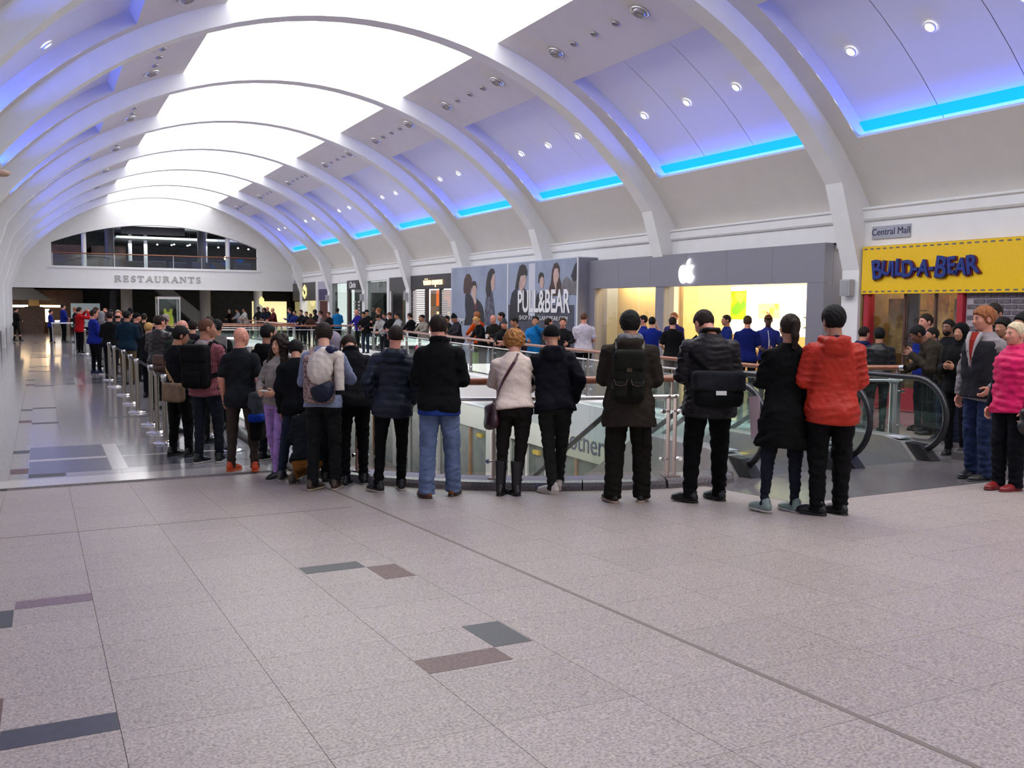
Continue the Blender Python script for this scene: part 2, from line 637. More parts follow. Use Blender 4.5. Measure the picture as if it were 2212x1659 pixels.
# right wall behind the camera
into(MB().box((15.1, YBACK, -0.2), (15.3, 7.6, 3.3)).build('shopfront_panel', M_PLASTER), wall_right)
back = MB()
arc = [vp(t, R_VAULT, 0) for t in np.linspace(-57.9, 57.9, 25)]
back.prism([(p[0], p[2]) for p in arc] + [(15.4, -0.3), (-1.9, -0.3)], lambda u, v, d: (u, YBACK - d, v), 0.2)
tag(back.build('wall_back', M_PLASTER), 'white end wall behind the photographer', kind='structure')

# ================================================================== end wall with lunette
def lun_top(x):
    return 5.62 + (6.86 - 5.62) * (1 - ((x - 6.70) / 6.05) ** 2)


lun = [(0.65, 4.24), (12.75, 4.24)] + [(x, lun_top(x)) for x in np.linspace(12.75, 0.65, 21)]
outer = [(-1.9, 2.96), (15.4, 2.96)] + [(p[0], p[2]) for p in [vp(t, R_VAULT + 0.1, 0) for t in np.linspace(59, -59, 33)]]
wall_end = empty('wall_end', (6.75, YEND, 0))
tag(wall_end, 'white arched end wall with wide lunette opening over the mall', kind='structure')
into(MB().holed(outer, [lun], lambda u, v, d: (u, YEND + d, v), 0.45).build('arch_panel', M_PLASTER), wall_end)
m = MB()
for i in range(20):
    x0, x1 = np.linspace(0.65, 12.75, 21)[i:i + 2]
into(MB().box((0.5, YEND - 0.06, 4.10), (12.9, YEND + 0.05, 4.24)).build('window_ledge', M_PLASTER), wall_end)
into(MB().box((-1.7, YEND - 0.03, 2.90), (15.2, YEND + 0.48, 2.98)).build('beam_edge', M_PLASTER), wall_end)
for x in (2.44, 10.93):
    into(MB().tube([(x, YEND + 0.5, 4.2), (x, YEND + 0.5, 6.7)], 0.14, 14).build('column', M_WHITE), wall_end)
m = MB()
m.tube([(0.65, YEND + 0.25, 5.02), (12.75, YEND + 0.25, 5.02)], 0.035, 8)
into(m.build('handrail', M_WOOD), wall_end)
xs = np.linspace(0.7, 12.7, 8)
for i in range(7):
    into(MB().box((xs[i] + 0.03, YEND + 0.24, 4.28), (xs[i + 1] - 0.03, YEND + 0.252, 4.95)).build('glass_pane', M_GLASS), wall_end)
    into(MB().box((xs[i] - 0.02, YEND + 0.22, 4.24), (xs[i] + 0.02, YEND + 0.28, 5.0)).build('baluster', M_STEEL), wall_end)

# RESTAURANTS in serif capitals, cut out as solid letters
def serif_text(txt, x0, z0, hgt, w, y, mtl, parent, rot=None):
    t, n, s = 0.17, 0.075, 0.06   # thick stroke, thin stroke, serif height (of letter height)
    G = {
        'R': (0.78, [[(.10, 0), (.10, 1), (.27, 1), (.27, 0)], [(.27, 1), (.52, 1), (.66, .90), (.66, .62), (.52, .50), (.27, .50), (.27, .57), (.44, .57), (.50, .65), (.50, .86), (.44, .93), (.27, .93)], [(.36, .52), (.54, .52), (.78, 0), (.60, 0)], [(.02, 0), (.36, 0), (.36, .05), (.02, .05)], [(.02, 1), (.3, 1), (.3, .95), (.02, .95)]]),
        'E': (0.68, [[(.10, 0), (.10, 1), (.27, 1), (.27, 0)], [(.02, 0), (.62, 0), (.66, .22), (.60, .22), (.50, .08), (.02, .05)], [(.02, 1), (.60, 1), (.62, .80), (.56, .80), (.48, .92), (.02, .95)], [(.25, .47), (.45, .47), (.49, .36), (.53, .36), (.53, .68), (.49, .68), (.45, .56), (.25, .56)]]),
        'S': (0.60, [[(.08, .30), (.08, 0), (.13, .05), (.30, -.02), (.50, .06), (.58, .24), (.52, .42), (.30, .56), (.20, .68), (.22, .86), (.32, .93), (.46, .84), (.50, .70), (.54, .70), (.54, 1.0), (.50, .95), (.34, 1.02), (.12, .92), (.06, .72), (.14, .54), (.36, .40), (.44, .28), (.40, .12), (.28, .06), (.16, .14), (.12, .30)]]),
        'T': (0.74, [[(.29, 0), (.46, 0), (.46, 1), (.29, 1)], [(.02, 1), (.73, 1), (.75, .74), (.70, .74), (.62, .92), (.13, .92), (.05, .74), (0, .74)], [(.18, 0), (.57, 0), (.57, .05), (.18, .05)]]),
        'A': (0.82, [[(.40, 1), (.56, 1), (.82, 0), (.62, 0)], [(.36, .92), (.42, 1), (.16, 0), (.08, 0)], [(.20, .30), (.62, .30), (.62, .37), (.20, .37)], [(0, 0), (.26, 0), (.26, .05), (0, .05)], [(.56, 0), (.88, 0), (.88, .05), (.56, .05)]]),
        'U': (0.80, [[(.10, 1), (.27, 1), (.27, .28), (.34, .10), (.46, .08), (.58, .14), (.62, .30), (.62, 1), (.69, 1), (.69, .26), (.60, .04), (.42, -.02), (.22, .02), (.10, .22)], [(.02, 1), (.36, 1), (.36, .95), (.02, .95)], [(.52, 1), (.79, 1), (.79, .95), (.52, .95)]]),
        'N': (0.84, [[(.12, 0), (.19, 0), (.19, 1), (.12, 1)], [(.10, 1), (.28, 1), (.74, .16), (.74, 0), (.66, 0)], [(.66, 0), (.74, 0), (.74, 1), (.66, 1)], [(0, 0), (.30, 0), (.30, .05), (0, .05)], [(.55, 1), (.85, 1), (.85, .95), (.55, .95)], [(0, 1), (.2, 1), (.2, .95), (0, .95)]]),
    }
    adv = sum(G[c][0] + 0.14 for c in txt)
    k = w / adv
    x = x0
    for c in txt:
        wid, polys = G[c]
        m = MB()
        for i, po in enumerate(polys):
            m.prism([(x + u * k, z0 + v * hgt) for u, v in po], lambda u, v, d: (u, y - 0.001 * i - d, v), 0.05)
        o = m.build('letter', mtl)
        into(o, parent)
        x += (wid + 0.14) * k


M_LETTER = mat('grey_letter_metal', (0.42, 0.39, 0.39), 0.45, 0.3)
sign = tag(empty('restaurants_sign', (6.6, YEND, 3.3)), 'grey serif capitals RESTAURANTS on the white arched wall', 'sign')
serif_text('RESTAURANTS', 4.08, 3.36, 0.36, 5.15, YEND - 0.005, M_LETTER, sign)

# ---- rooms behind the end wall: restaurant balcony above, lower hall below
M_BROWN = mat('brown_booth', (0.075, 0.035, 0.025), 0.5, var=0.4, vscale=2)
M_CEILW = mat('restaurant_ceiling', (0.55, 0.58, 0.56), 0.7)
room = tag(empty('wall_far', (6.75, 70, 0)), 'dim restaurant level and dark hall beyond the end wall', kind='structure')
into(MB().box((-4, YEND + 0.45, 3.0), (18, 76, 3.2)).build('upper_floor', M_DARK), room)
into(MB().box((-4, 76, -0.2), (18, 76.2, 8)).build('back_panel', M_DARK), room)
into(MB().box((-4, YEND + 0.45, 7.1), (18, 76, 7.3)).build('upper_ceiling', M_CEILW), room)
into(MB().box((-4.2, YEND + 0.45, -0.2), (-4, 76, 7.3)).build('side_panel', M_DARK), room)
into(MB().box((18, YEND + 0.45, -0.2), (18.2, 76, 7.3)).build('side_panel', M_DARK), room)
into(MB().box((4.6, 68, 6.35), (13.5, 75.9, 6.5)).build('bright_soffit', M_CEILW), room)
into(MB().box((-3.9, 70, 3.2), (2.8, 75.9, 5.9)).build('wood_panelling', M_BROWN), room)
into(MB().box((3.2, 71, 3.2), (5.4, 75.9, 5.95)).build('wood_panelling', M_BROWN), room)
into(MB().box((4.6, YEND + 1.2, 6.35), (8.4, YEND + 1.35, 6.85)).build('sign_board', M_DGREY), room)
for x in (4.0, 9.6):
    into(MB().tube([(x, YEND + 2.4, 3.2), (x, YEND + 2.4, 7.1)], 0.28, 16).build('column', mat('grey_column', (0.10, 0.095, 0.10), 0.5)), room)
for x in (5.6, 6.6, 10.6):
    into(MB().tube([(x, 70, 3.2), (x, 70, 7.1)], 0.12, 10).build('column', M_WHITE), room)
M_WARM = emit('warm_lamp', (1.0, 0.72, 0.38), 9.0)
M_COOLL = emit('cool_lamp', (0.9, 1.0, 0.95), 7.0)
for i, (x, z) in enumerate([(7.0, 5.9), (7.9, 5.9), (8.05, 5.95), (8.9, 5.9), (9.05, 5.95), (10.9, 5.85), (12.2, 5.85), (12.9, 5.8)]):
    e = tag(empty('pendant_lamp', (x, 66.5, z)), 'small pale lamp, %s from the left, hanging inside the upstairs restaurant' % ['first', 'second', 'third', 'fourth', 'fifth', 'sixth', 'seventh', 'last'][i], 'lamp', 'lamps inside the upstairs restaurant')
    MB().lathe([(0.0005, 0.05), (0.05, 0.04), (0.06, -0.02), (0.0005, -0.04)], n=10).build('bulb', M_COOLL, e)
    MB().tube([(0, 0, 0.05), (0, 0, 7.1 - z)], 0.008, 5).build('cord', M_BLACK, e)
e = tag(empty('orange_lamp', (11.0, YEND + 1.5, 5.05)), 'glowing orange lamp behind the balcony rail', 'lamp')
MB().lathe([(0.0005, 0.12), (0.10, 0.08), (0.13, -0.05), (0.09, -0.12), (0.0005, -0.13)], n=12).build('shade', M_WARM, e)
MB().tube([(0, 0, -0.13), (0, 0, -1.85)], 0.015, 6).build('stand', M_BLACK, e)
for i in range(9):
    x = 1.4 + i * 1.35
    e = tag(empty('restaurant_seat', (x, 64.6 + (i % 2) * 0.8, 3.2)), 'dark booth seat, %s from the left, behind the balcony glass' % ['first', 'second', 'third', 'fourth', 'fifth', 'sixth', 'seventh', 'eighth', 'last'][i], 'seat', 'booth seats on the restaurant balcony')
    mm = mat('booth_' + str(i % 3), [(0.06, 0.05, 0.055), (0.05, 0.035, 0.03), (0.035, 0.035, 0.06)][i % 3], 0.5, var=0.2)
    MB().box((-0.55, -0.35, 0), (0.55, 0.35, 0.9)).build('seat', mm, e, bevel=0.04)
    MB().box((-0.55, 0.25, 0.9), (0.55, 0.42, 1.55)).build('backrest', mm, e, bevel=0.04)
area_light('restaurant_ceiling_light', (8, 69, 6.3), (0, -0.2, -1), 6, 3, 200, (0.95, 1.0, 0.95))
area_light('restaurant_fill_light', (7, 66.5, 6.0), (0, 0.3, 1), 9, 1.5, 160, (0.95, 1.0, 0.96))  # added upward fill that brightens the restaurant ceiling, not a fitted lamp
# lower hall under the end wall
for x in (5.0, 9.9, 13.4):
    c = MB().tube([(x, 66.0, 0), (x, 66.0, 3.0)], 0.36 if x != 13.4 else 0.3, 18)
    into(c.build('column', mat('stone_column', (0.30, 0.27, 0.24), 0.5, var=0.1) if x != 13.4 else M_WHITE), room)
soff = MB().prism([(6.9, 3.0), (8.0, 3.0), (11.3, 0.2), (10.0, 0.2)], lambda u, v, d: (u, 67.5 + d, v), 1.6)
into(soff.build('stair_flank', mat('stair_flank', (0.34, 0.33, 0.31), 0.6)), room)
into(MB().box((1.8, 70, 0.4), (3.6, 70.2, 2.0)).build('display_screen', emit('pale_screen', (0.35, 0.42, 0.45), 0.35)), room)
into(MB().box((4.2, 69.5, 0), (4.6, 70.3, 2.9)).build('column', M_DGREY), room)
into(MB().prism([(-3.0, 2.9), (-0.4, 2.9), (0.6, 2.2), (-2.6, 2.2)], lambda u, v, d: (u, 66 + d, v), 3).build('bulkhead', mat('grey_bulkhead', (0.12, 0.11, 0.10), 0.6)), room)
# a shop with warm strips at the far left
kiosk = tag(empty('lit_shop', (-0.6, 69, 0)), 'brown shop with two glowing warm strip lamps at the far end', 'shop')
MB().box((-1.9, 2.0, 0), (3.2, 2.3, 2.9)).build('back_wall', M_BROWN, kiosk)
MB().box((-0.35, -0.2, 0), (0.75, 0.4, 1.75)).build('counter', mat('brown_brick', (0.09, 0.045, 0.03), 0.6, var=0.3, vscale=5), kiosk)
MB().box((1.0, 0.2, 0), (2.3, 0.8, 0.75)).build('low_counter', mat('cream_counter', (0.35, 0.30, 0.24), 0.5), kiosk)
E_STRIP = emit('warm_strip', (1.0, 0.70, 0.38), 8.0)
MB().box((-1.15, 0.0, 1.72), (-0.15, 0.06, 1.86)).build('strip_lamp', E_STRIP, kiosk)
MB().box((0.55, 0.0, 1.72), (1.75, 0.06, 1.86)).build('strip_lamp', E_STRIP, kiosk)
MB().box((0.85, 0.5, 0.75), (1.1, 0.55, 1.6)).build('lit_panel', emit('lit_panel', (1.0, 0.72, 0.42), 6.0), kiosk)
MB().box((1.4, 0.4, 0.55), (1.75, 0.45, 0.85)).build('lit_panel', emit('lit_panel2', (1.0, 0.95, 0.85), 8.0), kiosk)
MB().box((-0.1, 0.05, 1.8), (0.5, 0.5, 2.25)).build('lantern_shelf', mat('brass', (0.45, 0.28, 0.10), 0.3, 0.9), kiosk)
area_light('shop_strip_light', (-0.3, 68.6, 1.8), (0, -1, -0.4), 2.8, 0.15, 8, (1.0, 0.70, 0.40))
# ================================================================== floor with the two wells
VC, VR = (6.4, 11.0), 3.5
RIGHT = [(10.45, 9.0), (10.2, 11.0), (10.15, 13.0), (10.15, 16.3), (10.5, 20.0), (11.0, 25.2), (11.3, 28.0), (11.8, 32.0), (12.4, 37.0), (12.7, 41.9)]


def arc2(r, a0, a1, n):
    return [(VC[0] + r * math.cos(R_(a)), VC[1] + r * math.sin(R_(a))) for a in np.linspace(a0, a1, n)]


floor = tag(empty('floor', (3, 6, 0)), 'pale speckled granite floor of the mall around an open well', kind='structure')
ramp = [(-1.9, YBACK), (22, YBACK), (22, YB), (10.05, YB), (10.05, 11.0), (10.3, 9.0), (9.6, 8.0), (6.2, 8.0)] + arc2(VR, 262, 180, 16) + [(2.9, YB), (-1.9, YB)]
into(MB().holed(ramp, [], lambda u, v, d: (u, v, fz(v) - 0.022 + d), 0.004).build('ramp_bed', M_GROUT), floor)
level = [(-1.9, YB), (2.9, YB), (2.9, 41.9), (12.55, 41.9)] + [(x - 0.15, y) for x, y in RIGHT[2:-1]][::-1] + [(10.05, YB), (22, YB), (22, 77), (-5, 77)]
hole2 = [(3.4, 46.0), (11.0, 46.0), (11.0, 60.0), (3.4, 60.0)]
into(MB().holed(level, [hole2], lambda u, v, d: (u, v, -0.022 + d), 0.004).build('level_bed', M_GROUT), floor)
# cut floor edge: white fascia round the wells
fas = empty('fascia_holder')
def fascia(pts, name='fascia_panel', z0=-0.02, z1=-0.72, parent=floor):
    for i in range(len(pts) - 1):
        (x0, y0), (x1, y1) = pts[i], pts[i + 1]
        t = Vector((x1 - x0, y1 - y0, 0)).normalized() * 0.006
        m = MB()
        for zz0, zz1, off in ((z0, z1, 0.0),):
            n = Vector((-t.y, t.x, 0)).normalized() * 0.06
            A = [Vector((x0, y0, fz(y0) + zz0)) + t, Vector((x1, y1, fz(y1) + zz0)) - t, Vector((x1, y1, fz(y1) + zz1)) - t, Vector((x0, y0, fz(y0) + zz1)) + t]
            B = [p + n for p in A]
            m.add(A + B, [(0, 1, 2, 3), (7, 6, 5, 4), (0, 4, 5, 1), (1, 5, 6, 2), (2, 6, 7, 3), (3, 7, 4, 0)])
        into(m.build(name, M_PLASTER), parent)
bpy.data.objects.remove(fas)
def dens(pts, step):
    out = []
    for i in range(len(pts) - 1):
        a, b = Vector(pts[i]), Vector(pts[i + 1])
        n = max(1, round((b - a).length / step))
        out += [tuple(a + (b - a) * k / n) for k in range(n)]
    return out + [tuple(pts[-1])]
inner_r = dens([(x - 0.15, y) for x, y in RIGHT], 3.0)
fascia(inner_r)
fascia([(10.3, 9.0), (9.6, 8.0)])
fascia(arc2(VR, 180, 262, 9))
fascia(dens([(2.9, 41.9), (2.9, 11.0)], 3.0))
fascia(dens([(12.55, 41.9), (2.9, 41.9)], 3.0))
fascia(dens([(3.4, 46), (11, 46)], 3.0)); fascia(dens([(11, 46), (11, 60)], 3.0)); fascia(dens([(3.4, 60), (3.4, 46)], 3.0))
# underside of the upper floor
into(MB().box((10.5, 9.0, -0.75), (22, 76, -0.70)).build('floor_underside', M_PLASTER), floor)
into(MB().box((-1.9, 2, -0.75), (2.85, 76, -0.70)).build('floor_underside', M_PLASTER), floor)

# tiles: the near, sloping paving as single tiles
TX0, TXP, TY0, TYP = 0.21, 0.585, 2.31, 0.573
GAP = 0.0022
ang = -math.atan(SLOPE)
hx, hy, th = (TXP - GAP) / 2, (TYP - GAP) / 2 * math.sqrt(1 + SLOPE ** 2), 0.02
tile_me = MB().box((-hx, -hy, -th), (hx, hy, 0)).mesh('tile', M_TILE)
LAND = (5.75, 5.98, 9.95, 8.05)      # dark landing of the escalators


def clip(poly, n, c):
    """keep the side n.p >= c"""
    out = []
    for i in range(len(poly)):
        a, b = poly[i], poly[(i + 1) % len(poly)]
        da, db = n[0] * a[0] + n[1] * a[1] - c, n[0] * b[0] + n[1] * b[1] - c
        if da >= 0: out.append(a)
        if da * db < 0:
            t = da / (da - db)
            out.append((a[0] + (b[0] - a[0]) * t, a[1] + (b[1] - a[1]) * t))
    return out


def in_frame(x, y, z, m=60):
    p = cam.matrix_world.inverted() @ Vector((x, y, z))
    if p.z > -0.3: return False
    u, v = 1106 + 2030 * p.x / -p.z, 829.5 - 2030 * p.y / -p.z
    return -m < u < 2212 + m and -m < v < 1659 + m


far_tiles = MB()
KR = 3.62
for i in range(-4, 27):
    for j in range(-14, 16):
        xa, xb = TX0 + i * TXP, TX0 + (i + 1) * TXP
        ya, yb = TY0 + j * TYP, min(TY0 + (j + 1) * TYP, YB)
        if ya >= YB - 0.05 or xb < -1.8: continue
        cxm, cym = (xa + xb) / 2, (ya + yb) / 2
        if LAND[0] <= xa and xb <= LAND[2] and LAND[1] <= ya and yb <= LAND[3]: continue
        poly = [(xa + GAP / 2, ya + GAP / 2), (xb - GAP / 2, ya + GAP / 2), (xb - GAP / 2, yb - GAP / 2), (xa + GAP / 2, yb - GAP / 2)]
        full = abs(yb - ya - TYP) < 1e-6
        dcen = math.hypot(cxm - VC[0], cym - VC[1])
        if cym < 11.0 and cxm < 9.6:
            if dcen < KR + 0.5 and cxm < 6.4 or (cym > 7.9 and cxm > 6.0):
                if cxm > 6.0: continue
                n = ((cxm - VC[0]) / dcen, (cym - VC[1]) / dcen)
                poly2 = clip(poly, n, n[0] * VC[0] + n[1] * VC[1] + KR)
                if len(poly2) < 3: continue
                if len(poly2) != 4 or poly2 != poly: full = False
                poly = poly2
        elif cxm < 10.6 and cym > 8.2:
            continue
        elif cym >= 11.0 and 2.4 < cxm < 10.4:
            continue
        vis = in_frame(cxm, cym, fz(cym))
        if vis and full:
            o = link('tile', tile_me, floor, (cxm - 3, cym - 6, fz(cym)), (ang, 0, 0))
        elif vis:
            m = MB().prism(poly, lambda u, v, d: (u, v, fz(v) - d), th)
            into(m.build('tile', M_TILE), floor)
        else:
            far_tiles.prism(poly, lambda u, v, d: (u, v, fz(v) - d), th)
into(far_tiles.build('floor_tiles', M_TILE), floor)['kind'] = 'stuff'

# level polished paving: near tiles singly, the rest joined
ptile_me = MB().box((-hx, -0.2855, -th), (hx, 0.2855, 0)).mesh('tile', M_POLISH)
far_p = MB()
for i in range(-4, 27):
    for j in range(0, 112):
        xa, ya = TX0 + i * TXP, YB + j * 0.575
        cxm, cym = xa + TXP / 2, ya + 0.2875
        if cxm < -1.9 or cxm > 15.0: continue
        xr = np.interp(cym, [p[1] for p in RIGHT], [p[0] for p in RIGHT])
        if cym < 41.9 and 2.62 < cxm < xr: continue
        if 45.7 < cym < 60.3 and 3.1 < cxm < 11.3: continue
        if cym < 17.2 and cxm < 2.9 and in_frame(cxm, cym, 0, 0):
            link('tile', ptile_me, floor, (cxm - 3, cym - 6, 0))
        else:
            far_p.box((cxm - hx, cym - 0.2855, -0.01), (cxm + hx, cym + 0.2855, 0))
into(far_p.build('floor_tiles', M_POLISH), floor)['kind'] = 'stuff'


def inlay(x0, x1, y0, y1, m, z=0.0012):
    mb = MB()
    n = lambda y: fz(y) + z
    A = [(x0, y0), (x1, y0), (x1, y1), (x0, y1)]
    mb.prism(A, lambda u, v, d: (u, v, n(v) - d), 0.012)
    into(mb.build('inlay_slab', m), floor)


for a in [(1.385, 1.765, 3.492, 3.68, M_MAROON), (1.768, 1.958, 3.683, 4.05, M_SLATE), (-0.17, 0.208, 5.53, 5.712, M_PURPLE), (-0.365, -0.173, 5.165, 5.527, M_SLATE),
          (-0.17, 0.208, 3.49, 3.675, mat('navy_slate', (0.032, 0.033, 0.052), 0.45, var=0.2)), (-0.365, -0.173, 3.678, 4.05, M_MAROON), (1.392, 1.765, 5.545, 5.735, M_SLATE), (1.768, 1.955, 5.17, 5.54, M_MAROON)]:
    inlay(*a)
for a in [(2.535, 2.56, 1.0, 11.1), (-1.8, 2.4, 7.91, 7.925)]:
    inlay(*a, mat('joint_strip', (0.17, 0.135, 0.12), 0.5))
for k in range(4):
    o = 13.1 * k
    for a in [(-0.18, 0.70, 13.10 + o, 14.2 + o, M_MARBLE), (-0.18, 0.70, 11.95 + o, 12.92 + o, M_MARBLE), (0.89, 2.3, 13.06 + o, 13.98 + o, M_MARBLE), (0.89, 2.3, 12.08 + o, 12.94 + o, M_MARBLE),
              (-0.38, -0.185, 13.7 + o, 13.98 + o, M_SLATE), (-0.37, -0.185, 12.05 + o, 12.43 + o, M_MAROON), (-0.18, 0.2, 11.72 + o, 11.94 + o, M_SLATE),
              (0.71, 0.88, 11.95 + o, 14.2 + o, M_BORDER), (-0.18, 0.70, 12.93 + o, 13.09 + o, M_BORDER), (0.89, 2.4, 12.95 + o, 13.05 + o, M_BORDER),
              (-0.19, 0.2, 19.5 + o, 19.68 + o, M_SLATE), (-0.38, -0.19, 19.2 + o, 19.45 + o, M_SLATE), (-0.19, 0.2, 17.0 + o, 17.2 + o, M_SLATE), (-0.38, -0.19, 17.25 + o, 17.6 + o, M_MAROON), (0.9, 2.3, 17.4 + o, 17.6 + o, M_SLATE)]:
        if a[2] < 60: inlay(*a)
inlay(-1.8, 2.4, 11.17, 11.62, M_BORDER)
# landing slabs by the escalators
for k in range(4):
    w = (LAND[2] - LAND[0]) / 4
    for q in range(2):
        l = (LAND[3] - LAND[1]) / 2
        inlay(LAND[0] + w * k + 0.003, LAND[0] + w * (k + 1) - 0.003, LAND[1] + l * q + 0.003, LAND[1] + l * (q + 1) - 0.003, M_GRANITE, 0.0025)

# ================================================================== kerbs and balustrades
def sweep(path, prof, name, m, parent, closed=False):
    """path: (x, y); prof: (offset to the left of travel, height) loop"""
    P = [Vector((x, y)) for x, y in path]
    vs, fs = [], []
    k = len(prof)
    for i, p in enumerate(P):
        t = (P[min(i + 1, len(P) - 1)] - P[max(i - 1, 0)]).normalized()
        n = Vector((-t.y, t.x))
        for o, h in prof:
            q = p + n * o
            vs.append((q.x, q.y, fz(p.y) + h))
    for i in range(len(P) - 1):
        fs += [(i * k + j, i * k + (j + 1) % k, (i + 1) * k + (j + 1) % k, (i + 1) * k + j) for j in range(k)]
    fs += [tuple(range(k)), tuple(reversed(range((len(P) - 1) * k, len(P) * k)))]
    o = MB().add(vs, fs).build(name, m)
    return into(o, parent)


KERB = [(-0.16, -0.03), (-0.16, 0.10), (0.10, 0.10), (0.145, 0.085), (0.16, 0.05), (0.16, -0.03)]
kerb_n = tag(empty('trim_1', (4, 9, 0)), 'dark speckled granite kerb round the near end of the well', kind='structure')
KP = arc2(3.65, 180, 254, 19)
endk = [(5.65, 7.45), (5.88, 7.42), (6.08, 7.47), (6.2, 7.62)]
segs = [[(2.75, 42 - 3.1 * k), (2.75, 42 - 3.1 * (k + 1))] for k in range(10)]
for s_ in segs:
    sweep(dens(s_, 1.0), [(-a, b) for a, b in KERB], 'kerb_stone', M_GRANITE, kerb_n)
for a in range(0, 18, 3):
    sweep(KP[a:a + 4], [(-a_, b) for a_, b in KERB], 'kerb_stone', M_GRANITE, kerb_n)
sweep([KP[-1]] + endk, [(-a_, b) for a_, b in KERB], 'kerb_stone', M_GRANITE, kerb_n)
kerb_f = tag(empty('trim_2', (11, 20, 0)), 'white kerb along the far side of the well', kind='structure')
RP = dens(RIGHT, 1.0)
for a in range(0, len(RP) - 1, 4):
    sweep(RP[a:a + 5], KERB, 'kerb_stone', M_PLASTER, kerb_f)
sweep([(10.0, 7.6), (10.3, 8.2), (10.45, 9.0)], KERB, 'kerb_stone', M_GRANITE, kerb_n)
sweep([(9.5, 7.15), (10.6, 7.15)], [(-0.3, -0.03), (-0.3, 0.08), (0.3, 0.08), (0.3, -0.03)], 'kerb_stone', M_GRANITE, kerb_n)


def at_len(path, s):
    for i in range(len(path) - 1):
        a, b = Vector(path[i]), Vector(path[i + 1])
        L = (b - a).length
        if s <= L or i == len(path) - 2:
            t = (b - a).normalized()
            return a + t * s, t
        s -= L


def balustrade(path, posts, label, name='balustrade', post_mat=None, detail=2, rail_r=0.036, ends=True):
    """path (x,y); posts: distances along it"""
    path = [Vector(p) for p in path]
    x0, y0 = path[0]
    e = tag(empty(name, (x0, y0, fz(y0))), label, 'balustrade')
    tot = sum((path[i + 1] - path[i]).length for i in range(len(path) - 1))
    step = 0.35
    ss = list(np.arange(0, tot, step)) + [tot]
    P = [at_len(path, s)[0] for s in ss]
    z = lambda p, h: (p.x, p.y, fz(p.y) + h)
    into(MB().tube([z(p, 1.06) for p in P], rail_r, 12).build('handrail', M_WOOD), e)
    into(MB().tube([z(p, 0.885) for p in P], 0.020, 10).build('steel_rail', M_STEEL), e)
    if ends:
        for q, r in ((P[0], P[1]), (P[-1], P[-2])):
            t = (r - q).normalized() * 0.06
            into(MB().tube([z(q - t * 0.15, 1.06), z(q + t, 1.06)], rail_r + 0.004, 14).build('end_cap', M_CHROME), e)
    for s in posts:
        p, t = at_len(path, s)
        n = Vector((-t.y, t.x))
        m = MB()
        for o in (-0.035, 0.035):
            c = p + t * o
            m.bar(z(c, 0.09), z(c, 0.90), 0.012, 0.075, (n.x, n.y, 0))
        m.bar(z(p, 0.88), z(p, 1.05), 0.02, 0.02, (n.x, n.y, 0))
        m.obox(z(p, 0.105), (0.16, 0.13, 0.012), Matrix(((t.x, n.x, 0), (t.y, n.y, 0), (0, 0, 1))))
        o = into(m.build('post', post_mat or M_STEEL), e)
        if detail > 1:
            for h in (0.27, 0.74):
                for o_ in (-1, 1):
                    m = MB()
                    c = p + t * 0.09 * o_
                    m.tube([z(p + t * 0.02 * o_, h), z(c, h)], 0.010, 6)
                    m.tube([z(c + n * -0.03, h), z(c + n * 0.03, h)], 0.022, 8)
                    k = m.build('glass_clamp', M_CHROME)
                    k.parent = o
    cuts = sorted(posts)
    for a, b in zip(cuts[:-1], cuts[1:]):
        a2, b2 = a + 0.075, b - 0.075
        n = max(1, int((b2 - a2) / 0.3)) if detail > 1 else 2
        Q = [at_len(path, a2 + (b2 - a2) * i / n) for i in range(n + 1)]
        vs, fs = [], []
        for p, t in Q:
            nn = Vector((-t.y, t.x)) * 0.006
            vs += [z(p - nn, 0.16), z(p + nn, 0.16), z(p + nn, 0.84), z(p - nn, 0.84)]
        for i in range(n):
            A, B = 4 * i, 4 * i + 4
            fs += [(A + j, A + (j + 1) % 4, B + (j + 1) % 4, B + j) for j in range(4)]
        fs += [(0, 1, 2, 3), (4 * n + 3, 4 * n + 2, 4 * n + 1, 4 * n)]
        into(MB().add(vs, fs).build('glass_pane', M_GLASS), e)
    return e


BROWNSTEEL = mat('bronzed_steel', (0.36, 0.28, 0.26), 0.3, 1.0, bump=0.02, bscale=150)
near_path = [(2.75, 41.6)] + [(2.75, y) for y in (30, 20, 12)] + arc2(3.65, 180, 256.5, 40)
straight = 30.6
arcL = 3.65 * R_(76.5)
near_posts = [0.15 + 2.08 * k for k in range(15)] + [straight + 3.65 * R_(a) for a in (2, 22, 48.5, 75.5)]
balustrade(near_path, near_posts, 'curved glass balustrade with wooden handrail that the queue leans on', post_mat=BROWNSTEEL)
right_path = RIGHT
tot = sum(math.dist(RIGHT[i], RIGHT[i + 1]) for i in range(len(RIGHT) - 1))
balustrade(right_path, [0.1 + 1.93 * k for k in range(int(tot / 1.93) + 1)], 'long glass balustrade with wooden rail on the far side of the well')
balustrade([(12.6, 42.0), (2.8, 42.0)], [0.1 + 1.6 * k for k in range(7)], 'glass balustrade across the mall where the first well ends', detail=1)
balustrade([(11.1, 45.8), (3.3, 45.8)], [0.1 + 1.27 * k for k in range(7)], 'glass balustrade on the far edge of the footbridge', detail=1)
balustrade([(11.1, 46.0), (11.1, 60.0)], [0.1 + 1.38 * k for k in range(11)], 'glass balustrade beside the far well near the end wall', detail=1)
# small red floor-safety stickers on glass
for (x, y, z_, r, lab) in [(11.62, 30.6, 0.52, 0.13, 'red round sticker on the far balustrade glass beside the bag shop'), (10.13, 14.6, 0.80, 0.05, 'tiny red sticker on the far balustrade glass')]:
    o = MB().lathe([(r, -0.011), (r, -0.009), (0.001, -0.009)], (x, y, z_), 16, 'X').build('glass_sticker', mat('red_sticker', (0.55, 0.03, 0.06), 0.5))
    tag(o, lab, 'sticker')

